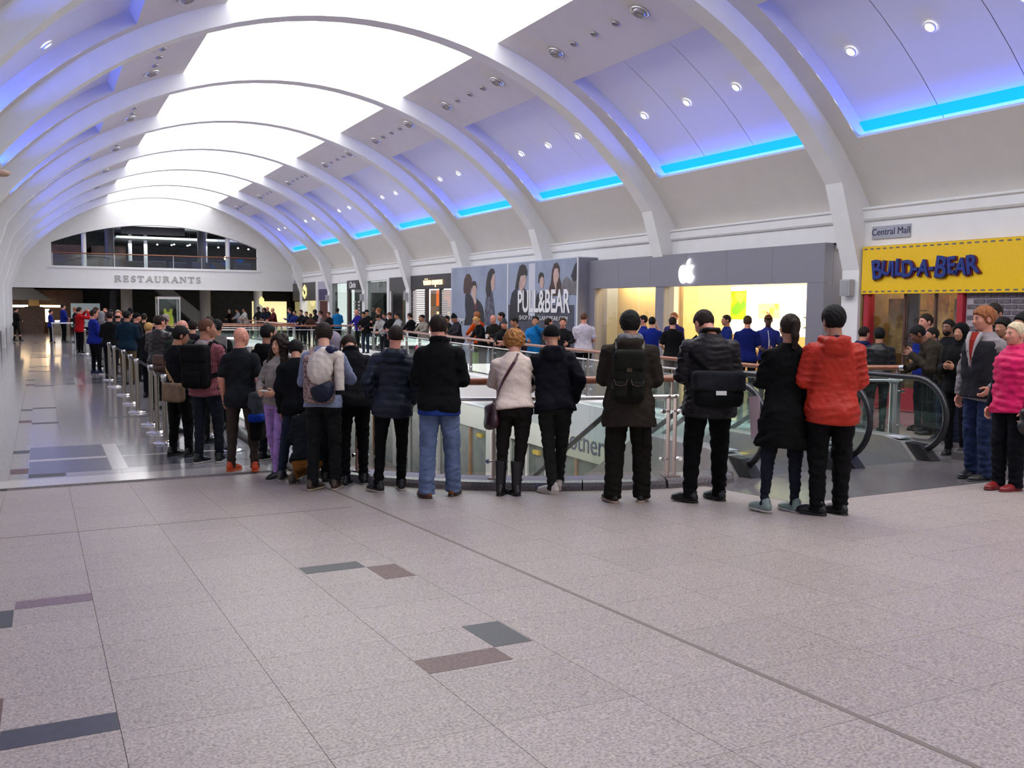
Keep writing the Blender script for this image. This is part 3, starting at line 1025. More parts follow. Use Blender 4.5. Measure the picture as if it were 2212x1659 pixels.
# ================================================================== escalators
M_DECK = mat('escalator_deck', (0.50, 0.49, 0.47), 0.35, 0.7, var=0.05)
M_STEP = mat('escalator_step', (0.16, 0.16, 0.17), 0.4, 0.8, var=0.15, vscale=60)
M_HAND = mat('escalator_handrail', (0.018, 0.018, 0.022), 0.22)
LOWZ = -5.2


def escalator(xa, xb, label):
    z0 = fz(7.6)
    e = tag(empty('escalator', ((xa + xb) / 2, 7.6, z0)), label, 'escalator')
    ytop = 9.3
    drop = z0 - LOWZ
    ybot = ytop + drop / math.tan(R_(30))
    for x in (xa, xb):
        nc = (7.74, z0 + 0.53)
        loop = [(8.35, z0 + 0.10), (7.95, z0 + 0.10)]
        loop += [(nc[0] + 0.43 * math.cos(R_(a)), nc[1] + 0.43 * math.sin(R_(a))) for a in np.linspace(285, 90, 18)]
        loop += [(8.4, z0 + 0.96), (ytop - 0.25, z0 + 0.96), (ytop, z0 + 0.93), (ytop + 0.3, z0 + 0.80)]
        loop += [(ybot - 0.3, LOWZ + 1.12), (ybot, LOWZ + 0.99), (ybot + 0.4, LOWZ + 0.96), (ybot + 1.6, LOWZ + 0.96)]
        loop += [(ybot + 1.6 + 0.43 * math.cos(R_(a)), LOWZ + 0.53 + 0.43 * math.sin(R_(a))) for a in np.linspace(90, -90, 12)]
        vs, fs, ring = [], [], 8
        m = MB().tube([(x, y, z) for y, z in loop], 0.036, 10)
        into(m.build('moving_handrail', M_HAND), e)
        # glass below the handrail
        gp = loop[2:]
        outl = [(y, z) for y, z in loop[1:-1]]
        bottom = [(ybot + 1.4, LOWZ + 0.12), (ybot, LOWZ + 0.2), (ytop, z0 + 0.12), (8.2, z0 + 0.12)]
        ins = [(nc[0] + 0.40 * math.cos(R_(a)), nc[1] + 0.40 * math.sin(R_(a))) for a in np.linspace(270, 90, 14)] + [(ytop - 0.2, z0 + 0.925), (ytop + 0.3, z0 + 0.76), (ybot - 0.3, LOWZ + 1.08), (ybot + 0.4, LOWZ + 0.92), (ybot + 1.6, LOWZ + 0.92)] + bottom
        into(MB().prism(ins, lambda u, v, d: (x - 0.006 + d, u, v), 0.012).build('glass_pane', M_GLASS), e)
        # deck
        for o, w in ((0.0, 0.13),):
            dk = [(7.62, z0 + 0.0), (7.82, z0 + 0.20), (8.1, z0 + 0.24), (ytop, z0 + 0.24), (ytop + 0.2, z0 + 0.18), (ybot, LOWZ + 0.26), (ybot + 1.6, LOWZ + 0.24), (ybot + 1.6, LOWZ - 0.05), (ybot + 0.2, LOWZ - 0.4), (ytop + 0.2, z0 - 0.55), (ytop - 0.2, z0 - 0.5), (7.95, z0 - 0.03)]
            into(MB().prism(dk, lambda u, v, d: (x - w + d, u, v), 2 * w).build('deck', M_DECK), e)
            into(MB().prism([(7.40, z0 + 0.0), (7.60, z0 + 0.19), (7.80, z0 + 0.195), (7.63, z0 + 0.0)], lambda u, v, d: (x - 0.075 + d, u, v), 0.15).build('inlet_boot', M_BLACK), e)
            into(MB().box((x - 0.1, 7.86, z0 + 0.225), (x + 0.1, 8.06, z0 + 0.243)).build('key_plate', mat('key_plate', (0.55, 0.56, 0.62), 0.4, var=0.3, vscale=60)), e)
            into(MB().lathe([(0.03, 0.0), (0.03, 0.012), (0.001, 0.016)], (x + 0.135, 7.95, z0 + 0.12), 12, 'X').build('stop_button', mat('stop_red', (0.55, 0.03, 0.02), 0.4)), e)
    # landing plate and steps
    into(MB().box((xa + 0.13, 7.45, z0 - 0.02), (xb - 0.13, 8.75, z0 + 0.006)).build('landing_plate', M_STEP), e)
    into(MB().box((xa + 0.13, 8.75, z0 - 0.02), (xb - 0.13, 8.90, z0 + 0.012)).build('comb_plate', mat('comb_yellow', (0.55, 0.42, 0.05), 0.5)), e)
    n = int(drop / 0.2)
    for k in range(n + 3):
        y = 8.92 + 0.40 * max(0, min(2, k)) if k < 2 else ytop + (k - 2) * 0.2 / math.tan(R_(30)) + 0.1
        zz = z0 - 0.2 * max(0, k - 1)
        if zz < LOWZ: break
        into(MB().box((xa + 0.14, y, zz - 0.2), (xb - 0.14, y + 0.37, zz)).build('step', M_STEP), e)
    into(MB().prism([(8.0, z0 - 0.1), (ytop, z0 - 0.25), (ybot, LOWZ - 0.1), (ybot + 0.2, LOWZ - 0.4), (ytop, z0 - 0.75), (8.0, z0 - 0.7)], lambda u, v, d: (xa + d, u, v), xb - xa).build('truss', mat('escalator_truss', (0.45, 0.47, 0.46), 0.4, 0.3)), e)


escalator(6.55, 7.72, 'escalator with black handrails nearest to the curved kerb')
escalator(8.0, 9.2, 'escalator with black handrails beside the leaning man in olive jacket')
# little speaker-like post by the right escalator
e = tag(empty('oval_sensor_post', (9.75, 8.55, fz(8.55))), 'steel post with pale oval head beside the escalator', 'post')
MB().tube([(0, 0, 0), (0, 0, 0.88)], 0.045, 14).build('post', M_STEEL, e)
MB().lathe([(0.0005, 0.93), (0.05, 0.92), (0.085, 0.88), (0.05, 0.84), (0.0005, 0.83)], (0, 0, 0.03), 18).build('head', mat('pale_plastic', (0.45, 0.46, 0.46), 0.4), e)

# ================================================================== lower mall seen through the well
low = tag(empty('floor_lower', (8, 25, LOWZ)), 'pale floor and shopfronts of the lower mall level', kind='structure')
M_LFLOOR = terrazzo('lower_floor', (0.52, 0.43, 0.40), (0.42, 0.34, 0.31), (0.6, 0.5, 0.46), 40, 0.3, 0.1)
into(MB().box((-2, 2, LOWZ - 0.1), (22, 64, LOWZ)).build('paving', M_LFLOOR), low)
into(MB().box((14.3, 2, LOWZ), (14.6, 64, -0.7)).build('shopfront_panel', M_PLASTER), low)
into(MB().box((-1.9, 2, LOWZ), (-1.6, 64, -0.7)).build('shopfront_panel', M_PLASTER), low)
into(MB().box((-2, 2.0, LOWZ), (22, 2.2, -0.7)).build('end_panel', M_PLASTER), low)
M_SHUT = mat('green_tinted_front', (0.17, 0.20, 0.19), 0.15, var=0.25, vscale=2)
M_YEL = mat('shop_yellow', (0.75, 0.55, 0.08), 0.5)
M_OAK = mat('oak_frame', (0.42, 0.22, 0.09), 0.5, var=0.2, vscale=8, stretch=(1, 1, 0.2))
ys = [9.5, 13, 17, 21, 25.6, 30, 35, 40, 45, 52, 60]
for i in range(len(ys) - 1):
    a, b = ys[i] + 0.25, ys[i + 1] - 0.25
    into(MB().box((14.2, a, LOWZ), (14.32, b, -2.5)).build('shop_glazing', M_SHUT), low)
    into(MB().box((14.1, ys[i] - 0.22, LOWZ), (14.35, ys[i] + 0.22, -0.7)).build('pier', M_WHITE), low)
    into(MB().box((14.12, a, -1.40), (14.32, b, -1.15)).build('string_course', mat('grey_band', (0.33, 0.36, 0.34), 0.5)), low)
    for q in (0.33, 0.66):
        yy = a + (b - a) * q
        into(MB().box((14.13, yy - 0.07, LOWZ), (14.3, yy + 0.07, -2.5)).build('mullion', M_OAK if i % 2 else M_WHITE), low)
    if i != 3:
        into(MB().box((14.1, a, -2.45), (14.3, b, -1.5)).build('shop_fascia', [M_WHITE, M_WHITE, mat('fascia_grey', (0.35, 0.37, 0.36), 0.5), M_WHITE][i % 4]), low)
    into(MB().box((14.10, a + 0.4, -2.75), (14.2, a + 0.8, -2.62)).build('small_panel', M_YEL), low)
area_light('lower_mall_lamps', (12.9, 22, -0.85), (0.2, 0, -1), 1.2, 26, 260, (1.0, 0.95, 0.88))
area_light('lower_mall_lamps', (1.0, 22, -0.85), (-0.1, 0, -1), 1.2, 26, 150, (1.0, 0.92, 0.80))


def text_obj(txt, size, mtl, loc, facing, name='lettering', extrude=0.01, parent=None, align='CENTER', xs=1.0, bold=0.0, shear=0.0):
    cu = bpy.data.curves.new(name, 'FONT')
    cu.body = txt
    cu.size = size
    cu.extrude = extrude
    cu.offset = bold
    cu.shear = shear
    cu.align_x = align
    cu.align_y = 'CENTER'
    cu.materials.append(mtl)
    o = bpy.data.objects.new(name, cu)
    COL.objects.link(o)
    o.scale = (xs, 1, 1)
    # facing: '-X' means read from the mall side of the right-hand shops
    if facing == '-X': o.rotation_euler = (math.pi / 2, 0, -math.pi / 2)
    elif facing == '-Y': o.rotation_euler = (math.pi / 2, 0, 0)
    o.location = loc
    if parent: into(o, parent)
    return o


e = tag(empty('lower_shop_sign', (14.1, 23.3, -2)), 'white shop fascia reading mothercare on the lower mall level', 'sign')
into(MB().box((14.08, 21.2, -2.48), (14.3, 25.2, -1.5)).build('board', mat('cream_board', (0.62, 0.60, 0.52), 0.5)), e)
text_obj('mothercare', 0.86, mat('navy_print', (0.05, 0.06, 0.16), 0.5), (14.07, 22.85, -1.98), '-X', parent=e, bold=-0.004)


def solid_text():
    """turn every lettering curve into a plain mesh"""
    dg = bpy.context.evaluated_depsgraph_get()
    for o in [o for o in bpy.data.objects if o.type == 'FONT']:
        me = bpy.data.meshes.new_from_object(o.evaluated_get(dg))
        me.materials.clear()
        me.materials.append(o.data.materials[0])
        n = bpy.data.objects.new('tmp', me)
        COL.objects.link(n)
        n.parent = o.parent
        n.matrix_parent_inverse = o.matrix_parent_inverse.copy()
        n.location, n.rotation_euler, n.scale = o.location.copy(), o.rotation_euler.copy(), o.scale.copy()
        nm = o.name.split('.')[0]
        bpy.data.objects.remove(o)
        n.name = nm
# ================================================================== shops along the right wall
def shop(name, y, label, cat='shop'):
    return tag(empty(name, (XR, y, 0)), label, cat)


def pb(parent, name, a, b, m, bevel=0.0):
    return into(MB().box(a, b).build(name, m, bevel=bevel), parent)


# ---- bear shop with yellow fascia
M_YELLOW = mat('yellow_fascia', (0.88, 0.55, 0.0), 0.45, var=0.02)
M_RED = mat('red_frame', (0.38, 0.02, 0.035), 0.4)
bab = shop('toy_shop', 11, 'toy shop front with red frames and dim amber window displays')
pb(bab, 'back_wall', (17.2, 7.9, -0.1), (17.4, 14.05, 3.2), mat('amber_wall', (0.24, 0.15, 0.05), 0.6, var=0.3, vscale=3))
pb(bab, 'side_wall', (15.0, 14.02, 0), (17.4, 14.07, 3.2), mat('amber_wall', (0, 0, 0)))
pb(bab, 'shop_ceiling', (15.1, 7.9, 2.9), (17.4, 14.05, 3.0), M_DGREY)
pb(bab, 'stall_riser', (15.0, 11.75, 0), (15.2, 13.95, 0.45), M_RED)
for y in (13.9, 11.72):
    pb(bab, 'red_post', (14.97, y - 0.06, 0), (15.15, y + 0.06, 2.32), M_RED)
for y in (13.0, 12.3):
    pb(bab, 'mullion', (15.03, y - 0.02, 0.45), (15.1, y + 0.02, 2.3), M_BROWN)
for a, b in ((13.84, 13.02), (12.98, 12.32), (12.28, 11.78)):
    pb(bab, 'window_pane', (15.05, b, 0.45), (15.06, a, 2.3), M_SHOPGLASS)
pics = [(13.55, 0.5, 1.1, 2.2, (0.30, 0.20, 0.07)), (13.2, 0.28, 1.0, 2.3, (0.06, 0.05, 0.06)), (12.62, 0.5, 0.9, 2.25, (0.62, 0.36, 0.10)), (12.05, 0.4, 0.8, 2.2, (0.28, 0.22, 0.16))]
for i, (y, w, za, zb, c) in enumerate(pics):
    o = pb(bab, 'display_panel', (15.5, y - w / 2, za), (15.54, y + w / 2, zb), mat('display_%d' % i, c, 0.6, var=0.5, vscale=5))
random.seed(3)
for i in range(16):
    y, z = random.uniform(11.9, 13.7), random.uniform(0.7, 2.2)
    c = random.choice([(0.6, 0.08, 0.02), (0.55, 0.35, 0.08), (0.06, 0.05, 0.07), (0.5, 0.2, 0.05), (0.35, 0.25, 0.15)])
    o = MB().lathe([(0.0005, -0.12), (0.07, -0.10), (0.09, -0.02), (0.05, 0.05), (0.07, 0.09), (0.05, 0.15), (0.0005, 0.17)], (15.75 + random.uniform(0, 0.5), y, z), 10)
    into(o.build('toy', mat('toy_%d' % (int(c[0] * 100)), c, 0.8)), bab)
    pb(bab, 'display_shelf', (15.66, y - 0.14, z - 0.14), (16.4, y + 0.14, z - 0.12), M_BROWN)
area_light('toy_shop_lamps', (16.2, 12.8, 2.85), (0, 0, -1), 0.8, 2.0, 45, (1.0, 0.70, 0.34))
# brick-patterned wall beside the window
bw = (7.9, 11.64)
pb(bab, 'mortar_wall', (15.05, bw[0], 0), (15.2, bw[1], 2.3), mat('pale_mortar', (0.42, 0.38, 0.42), 0.7))
M_BRK = mat('purple_brick', (0.13, 0.105, 0.125), 0.7, var=0.25, vscale=10)
brick_me = MB().box((-0.02, -0.11, -0.035), (0.0, 0.11, 0.035)).mesh('brick', M_BRK)
for r in range(18):
    z = 2.24 - r * 0.098
    for k in range(15):
        y = bw[1] - 0.14 - k * 0.25 - (0.125 if r % 2 else 0)
        if y - 0.11 < 7.95: continue
        link('brick', brick_me, bab, (15.05 - XR, y - 11, z))
fasc = tag(empty('yellow_sign', (15.0, 11.5, 2.7)), 'yellow shop fascia reading BUILD-A-BEAR in wobbly blue letters', 'sign')
pb(fasc, 'board', (14.93, 8.2, 2.29), (15.12, 14.0, 3.235), M_YELLOW)
M_DASH = mat('grey_stitch', (0.16, 0.14, 0.13), 0.6)
for k in range(36):
    y = 13.92 - k * 0.158
    if y < 8.3: break
    for z in (3.185, 2.335):
        pb(fasc, 'stitch_mark', (14.925, y - 0.042, z - 0.014), (14.932, y + 0.042, z + 0.014), M_DASH)
M_BLUEL = mat('blue_letters', (0.008, 0.03, 0.20), 0.4)
M_REDL = mat('red_letter_edge', (0.20, 0.02, 0.03), 0.5)
word = 'BUILD-A-BEAR'
wid = [0.29, 0.20, 0.13, 0.17, 0.25, 0.12, 0.25, 0.12, 0.29, 0.19, 0.22, 0.24]
hts = [0.50, 0.36, 0.40, 0.42, 0.42, 0.36, 0.40, 0.36, 0.52, 0.40, 0.40, 0.44]
rot = [8, -6, 4, -3, 6, 3, -4, 5, -7, 5, -5, 8]
y = 13.72
for i, c in enumerate(word):
    w = wid[i]
    for m_, x, off, dz in ((M_REDL, 14.915, 0.020, -0.012), (M_BLUEL, 14.88, 0.012, 0.0)):
        o = text_obj(c, hts[i] * 1.06, m_, (x, y - w / 2 - (0.012 if m_ is M_REDL else 0), 2.76 + dz + (0.02 if i % 2 else -0.01)), '-X', 'letter', 0.02, fasc, bold=off, xs=0.86)
        o.rotation_euler[1] = R_(-rot[i])
    y -= w * 0.97
# ---- street-style name plate on the frieze
e = tag(empty('mall_name_plate', (15.04, 13.4, 3.5)), 'grey name plate reading Central Mall on the white frieze', 'sign')
pb(e, 'plate', (15.03, 12.94, 3.385), (15.06, 13.87, 3.635), mat('grey_plate', (0.38, 0.39, 0.46), 0.5))
text_obj('Central Mall', 0.19, mat('navy_ink', (0.03, 0.03, 0.08), 0.5), (15.027, 13.405, 3.515), '-X', parent=e, extrude=0.003)
# ---- loudspeakers on the pilasters
for k, y in enumerate([RIB0 + RIBP * i for i in range(0, 7)]):
    if k in (1, 2, 3): continue
    e = tag(empty('wall_speaker', (14.93, y, 2.42)), 'grey square wall speaker on the pilaster %s' % ['between yellow fascia and grey store', '', '', '', 'beside the black spectacle shop', 'between two glass shopfronts', 'near the dark shop with gold emblem'][k], 'speaker')
    MB().box((-0.16, -0.13, -0.17), (0, 0.13, 0.17)).build('case', mat('grey_case', (0.42, 0.42, 0.44), 0.5), e, bevel=0.02)
    MB().box((-0.168, -0.10, -0.14), (-0.155, 0.10, 0.14)).build('grille', mat('grey_grille', (0.34, 0.34, 0.36), 0.7, bump=0.5, bscale=250), e)

# ---- metal-fronted store with the apple emblem
M_APF = mat('grey_metal_facade', (0.235, 0.23, 0.265), 0.5, 0.1, var=0.02, bump=0.01, bscale=300)
M_WARMW = mat('warm_partition', (0.80, 0.58, 0.27), 0.5, var=0.03)
M_STOREW = mat('store_wall', (0.80, 0.72, 0.55), 0.5)
aps = shop('grey_store', 19.5, 'grey metal store front with a bright warm interior behind glass')
ap_y0, ap_y1 = 14.85, 24.35
o0, o1, otop = 15.34, 24.02, 2.54
fx = 14.75
for k in range(6):
    ya, yb_ = ap_y0 + (ap_y1 - ap_y0) * k / 6, ap_y0 + (ap_y1 - ap_y0) * (k + 1) / 6
    pb(aps, 'facade_panel', (fx, ya + 0.003, otop), (fx + 0.25, yb_ - 0.003, 3.37), M_APF)
pb(aps, 'facade_panel', (fx, ap_y0, -0.05), (fx + 0.25, o0, otop - 0.004), M_APF)
pb(aps, 'facade_panel', (fx, o1, -0.05), (fx + 0.25, ap_y1, otop - 0.004), M_APF)
pb(aps, 'side_return', (fx + 0.25, ap_y0, -0.05), (15.4, ap_y0 + 0.05, 3.37), M_APF)
pb(aps, 'top_cap', (fx + 0.25, ap_y0, 3.33), (15.4, ap_y1, 3.37), M_APF)
pb(aps, 'pillar', (fx + 0.02, 20.57, -0.05), (fx + 0.35, 20.95, otop), M_APF)
for a, b in ((15.36, 17.5), (19.2, 20.55), (20.97, 23.99)):
    pb(aps, 'window_pane', (fx + 0.10, a, 0.02), (fx + 0.115, b, otop), M_SHOPGLASS)
# interior
pb(aps, 'floor_slab', (15.0, 14.9, -0.05), (21.4, 24.3, 0.004), mat('store_floor', (0.45, 0.36, 0.24), 0.35))
pb(aps, 'ceiling_slab', (15.0, 14.9, 3.0), (21.4, 26.3, 3.1), M_WHITE)
pb(aps, 'back_wall', (21.2, 14.9, 0), (21.4, 27.3, 3.0), M_STOREW)
pb(aps, 'side_wall', (15.1, 14.9, 0), (21.3, 15.0, 3.0), M_STOREW)
pb(aps, 'side_wall', (16.3, 27.0, 0), (21.3, 27.1, 3.0), M_STOREW)
pb(aps, 'warm_partition', (15.75, 21.3, 0), (15.85, 24.3, 3.0), M_WARMW)
pb(aps, 'warm_partition', (15.85, 21.15, 0), (17.5, 21.3, 3.0), M_WARMW)
pb(aps, 'partition_joint', (15.74, 23.15, 0), (15.752, 23.17, 3.0), M_STOREW)
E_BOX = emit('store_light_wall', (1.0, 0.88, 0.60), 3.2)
wy0, wy1 = 18.0, 23.9
pb(aps, 'light_wall', (18.0, wy0, 1.25), (18.06, 25.0, 2.9), E_BOX)
pb(aps, 'light_wall', (17.0, 16.0, 1.25), (17.06, 17.6, 2.75), E_BOX)
pb(aps, 'counter_wall', (18.0, wy0, 0), (18.2, 25.0, 1.25), M_WARMW)
pb(aps, 'counter_wall', (17.0, 16.0, 0), (17.2, 17.6, 1.25), M_WARMW)


def art(yc, zc, w, h, cols, seed, x=17.98):
    """flat print of soft coloured shapes"""
    e_ = tag(empty('wall_print', (x, yc, zc)), {1: 'red and yellow photo print of people on the bright store wall', 2: 'green and yellow print on the bright store wall', 3: 'small yellow print on the bright store wall', 4: 'large orange portrait print at the store edge', 5: 'pale product print above shelves in the store'}[seed], 'poster')
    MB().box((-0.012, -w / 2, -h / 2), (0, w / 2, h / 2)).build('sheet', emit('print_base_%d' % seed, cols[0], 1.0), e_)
    rnd = random.Random(seed)
    for i in range(9):
        c = cols[1 + i % (len(cols) - 1)]
        cy, cz, r = rnd.uniform(-w * 0.38, w * 0.38), rnd.uniform(-h * 0.36, h * 0.36), rnd.uniform(0.07, 0.16) * min(w, h) * 1.4
        pts = [(cy + r * math.cos(a) * rnd.uniform(0.7, 1.2), cz + r * math.sin(a) * rnd.uniform(0.7, 1.2)) for a in np.linspace(0, 6.28, 11)[:-1]]
        pts = [(max(-w / 2, min(w / 2, u)), max(-h / 2, min(h / 2, v))) for u, v in pts]
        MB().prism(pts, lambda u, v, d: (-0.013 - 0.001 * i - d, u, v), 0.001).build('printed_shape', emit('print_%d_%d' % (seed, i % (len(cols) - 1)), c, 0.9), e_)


art(22.9, 2.02, 1.25, 0.72, [(1, .85, .45), (.7, .04, .03), (.9, .4, .1), (.25, .1, .05), (1, .95, .7)], 1)
art(21.55, 2.08, 1.0, 0.82, [(.45, .75, .02), (1, .8, .05), (.25, .6, .03), (.95, .6, .1)], 2)
art(20.1, 1.92, 0.85, 0.42, [(1, .85, .35), (.9, .7, .1), (.3, .15, .08), (.5, .6, .1)], 3)
art(16.35, 1.95, 0.6, 0.95, [(.85, .2, .05), (1, .45, .2), (.35, .04, .02), (1, .7, .1)], 4, 16.985)
art(17.2, 2.2, 0.65, 0.6, [(1, .85, .6), (.8, .6, .4), (.5, .3, .2)], 5, 16.985)
for z in (1.75, 1.5):
    pb(aps, 'product_shelf', (16.8, 16.75, z), (17.0, 17.55, z + 0.04), mat('shelf_grey', (0.35, 0.28, 0.2), 0.4))
for z in (2.62, 2.78):
    pb(aps, 'shelf_rail', (17.8, wy0, z), (18.0, 24.9, z + 0.02), mat('shelf_rail', (0.6, 0.5, 0.35), 0.4))
for i, (x, y) in enumerate([(16.5, 17.2), (17.0, 19.2)]):
    e = tag(empty('display_table', (x, y, 0)), 'pale wooden display table %s' % ['nearest to the store window', 'farther back in the bright store'][i], 'table')
    MB().box((-0.45, -0.8, 0.86), (0.45, 0.8, 0.94)).build('tabletop', mat('maple', (0.62, 0.42, 0.18), 0.35, var=0.1), e)
    for sx in (-0.38, 0.38):
        for sy in (-0.7, 0.7):
            MB().box((sx - 0.05, sy - 0.05, 0), (sx + 0.05, sy + 0.05, 0.86)).build('leg', mat('maple', (0, 0, 0)), e)
area_light('store_ceiling_light', (17.0, 18.2, 2.96), (0, 0, -1), 3.4, 5.5, 300, (1.0, 0.80, 0.50))
area_light('store_ceiling_light', (15.45, 22.6, 2.96), (0.25, 0, -1), 0.4, 2.6, 90, (1.0, 0.80, 0.50))
# apple emblem
ap = []
def bez(p0, p1, p2, p3, n=8):
    return [tuple((1 - t) ** 3 * a + 3 * (1 - t) ** 2 * t * b + 3 * (1 - t) * t * t * c + t ** 3 * d for a, b, c, d in zip(p0, p1, p2, p3)) for t in np.linspace(0, 1, n)[:-1]]
ap += bez((0.0, 0.66), (0.10, 0.66), (0.20, 0.74), (0.30, 0.73))
ap += bez((0.30, 0.73), (0.36, 0.72), (0.41, 0.69), (0.44, 0.645))
ap += bez((0.44, 0.645), (0.27, 0.55), (0.28, 0.32), (0.47, 0.245))
ap += bez((0.47, 0.245), (0.42, 0.10), (0.33, -0.02), (0.22, -0.02))
ap += bez((0.22, -0.02), (0.13, -0.02), (0.10, 0.03), (0.01, 0.03))
ap += bez((0.01, 0.03), (-0.08, 0.03), (-0.12, -0.02), (-0.20, -0.02))
ap += bez((-0.20, -0.02), (-0.36, -0.02), (-0.47, 0.22), (-0.46, 0.42))
ap += bez((-0.46, 0.42), (-0.45, 0.62), (-0.33, 0.73), (-0.21, 0.73))
ap += bez((-0.21, 0.73), (-0.12, 0.73), (-0.07, 0.66), (0.0, 0.66))
leaf = bez((0.01, 0.70), (0.01, 0.84), (0.09, 0.94), (0.22, 0.98)) + bez((0.22, 0.98), (0.22, 0.84), (0.14, 0.72), (0.01, 0.70))
e = tag(empty('glowing_emblem', (fx, 19.55, 2.62)), 'glowing white bitten apple emblem on the grey store front', 'sign')
E_APL = emit('emblem_white', (1, 1, 1), 3.0)
for nm, po in (('apple_body', ap), ('apple_leaf', leaf)):
    MB().prism([(u * 0.66, v * 0.62) for u, v in po], lambda u, v, d: (-0.02 - d, -u, v), 0.03).build(nm, E_APL, e)

# ---- big advertising hoarding
hd = tag(empty('advert_hoarding', (14.4, 29, 0)), 'tall printed hoarding with fashion models reading PULL&BEAR', 'hoarding')
hx0, hy0, hy1, hz = 14.4, 24.42, 34.15, 3.46
pb(hd, 'board', (hx0, hy0, -0.02), (hx0 + 0.12, hy1, hz), mat('hoarding_blue_grey', (0.27, 0.315, 0.42), 0.5, var=0.12, vscale=1.2))
pb(hd, 'side_board', (hx0, hy0 - 0.06, -0.02), (15.4, hy0, hz), mat('hoarding_grey', (0.20, 0.20, 0.26), 0.5, var=0.15, vscale=1.5))
pb(hd, 'top_cap', (hx0, hy0, hz), (15.4, hy1, hz + 0.03), mat('hoarding_trim', (0.55, 0.58, 0.66), 0.5))
pb(hd, 'seam_strip', (hx0 - 0.006, 29.14, 0), (hx0, 29.20, hz), M_WHITE)
pb(hd, 'edge_strip', (hx0 - 0.006, hy0, 0), (hx0, hy0 + 0.06, hz), M_WHITE)
pb(hd, 'edge_strip', (hx0 - 0.006, hy1 - 0.05, 0), (hx0, hy1, hz), mat('hoarding_trim', (0, 0, 0)))
pb(hd, 'pale_print', (hx0 - 0.003, 27.15, 1.7), (hx0, 27.6, hz - 0.06), mat('hoarding_pale', (0.55, 0.57, 0.66), 0.5))
pb(hd, 'dark_print', (hx0 - 0.002, 24.6, 0.0), (hx0, 29.1, 2.05), mat('hoarding_dark', (0.055, 0.06, 0.085), 0.5, var=0.3, vscale=2))
PS = {'s': mat('print_skin', (0.52, 0.36, 0.31), 0.5, var=0.15, vscale=4), 'k': mat('print_black', (0.020, 0.020, 0.028), 0.5), 'h': mat('print_hair', (0.025, 0.018, 0.016), 0.5), 'r': mat('print_brown_hair', (0.060, 0.028, 0.022), 0.5), 'c': mat('print_check', (0.09, 0.09, 0.13), 0.5, var=0.6, vscale=7), 'm': mat('print_maroon', (0.14, 0.02, 0.03), 0.5), 'g': mat('print_grey', (0.16, 0.15, 0.16), 0.5, var=0.4, vscale=3)}
prn = [0]


def pr(key, pts):
    """printed figure: outline in hoarding pixels (zoom frame: x 80..1700 -> y 34.15..24.42, y -> z)"""
    prn[0] += 1
    u0, u1 = 80.0, 1700.0
    def cv(u, v):
        # perspective spacing of the hoarding along the mall
        px = 960 + u * 340 / 2014.0
        py = 540 + v * 280 / 1659.0
        az = math.atan2(px - 1106, 2030.0) + R_(26.62)
        y = hx0 / math.tan(az)
        dep = hx0 * math.sin(R_(26.62)) + y * math.cos(R_(26.62))
        z = 1.95 + (661 + (px - 900) * 0.009 - py) / 2030.0 * dep
        return y, z
    poly = [cv(*p) for p in pts]
    poly = [(max(hy0 + 0.06, min(hy1 - 0.05, y)), min(hz - 0.02, max(0.02, z))) for y, z in poly]
    k = 0.004 + 0.0006 * prn[0]
    into(MB().prism(poly, lambda u, v, d: (hx0 - k - d, u, v), 0.0006).build('printed_figure', PS[key]), hd)


pr('k', [(255, 580), (262, 540), (310, 545), (345, 600), (400, 610), (450, 660), (480, 720), (495, 800), (500, 950), (240, 950), (262, 820), (250, 700)])
pr('r', [(230, 480), (240, 370), (270, 300), (310, 300), (335, 350), (345, 440), (320, 540), (270, 560), (235, 540)])
pr('s', [(330, 480), (345, 430), (385, 420), (398, 470), (395, 540), (385, 590), (400, 640), (380, 700), (355, 620), (340, 560)])
pr('h', [(330, 440), (350, 390), (385, 390), (400, 440), (398, 500), (385, 445), (350, 450), (340, 500)])
pr('m', [(370, 690), (405, 680), (400, 740), (380, 770)])
pr('c', [(505, 760), (520, 600), (560, 520), (605, 530), (615, 650), (630, 760), (640, 950), (500, 950)])
pr('s', [(570, 420), (600, 300), (628, 300), (634, 380), (630, 450), (622, 500), (600, 520), (585, 480)])
pr('h', [(515, 500), (525, 380), (545, 280), (580, 230), (615, 235), (630, 280), (605, 310), (580, 400), (590, 500), (580, 590), (530, 590)])
pr('k', [(820, 900), (830, 650), (850, 540), (900, 480), (960, 520), (1010, 480), (1042, 540), (1048, 640), (1050, 900)])
pr('s', [(935, 360), (960, 320), (1020, 310), (1032, 380), (1015, 450), (990, 490), (965, 530), (945, 470)])
pr('h', [(890, 480), (920, 300), (945, 200), (985, 175), (1020, 195), (1042, 260), (1040, 330), (1020, 310), (960, 325), (940, 420), (930, 500)])
pr('k', [(1150, 660), (1170, 560), (1210, 520), (1260, 510), (1300, 560), (1310, 700), (1160, 760)])
pr('s', [(1195, 380), (1215, 330), (1250, 340), (1258, 420), (1245, 480), (1215, 480)])
pr('h', [(1183, 400), (1190, 310), (1215, 275), (1245, 290), (1255, 350), (1225, 330), (1205, 370), (1200, 430)])
pr('g', [(1470, 560), (1480, 420), (1540, 330), (1600, 380), (1690, 300), (1690, 560)])
pr('k', [(1600, 330), (1640, 200), (1690, 140), (1690, 380), (1640, 400)])
pr('r', [(1310, 540), (1345, 420), (1360, 250), (1385, 170), (1425, 155), (1455, 220), (1450, 330), (1480, 440), (1470, 570), (1330, 580)])
pr('s', [(1378, 300), (1395, 230), (1435, 230), (1450, 320), (1435, 390), (1420, 420), (1415, 520), (1395, 450), (1380, 380)])
M_WPRINT = mat('white_print', (0.80, 0.80, 0.82), 0.5)
text_obj('PULL&BEAR', 1.0, M_WPRINT, (hx0 - 0.022, 26.62, 2.13), '-X', parent=hd, extrude=0.002, bold=0.022, xs=0.68)
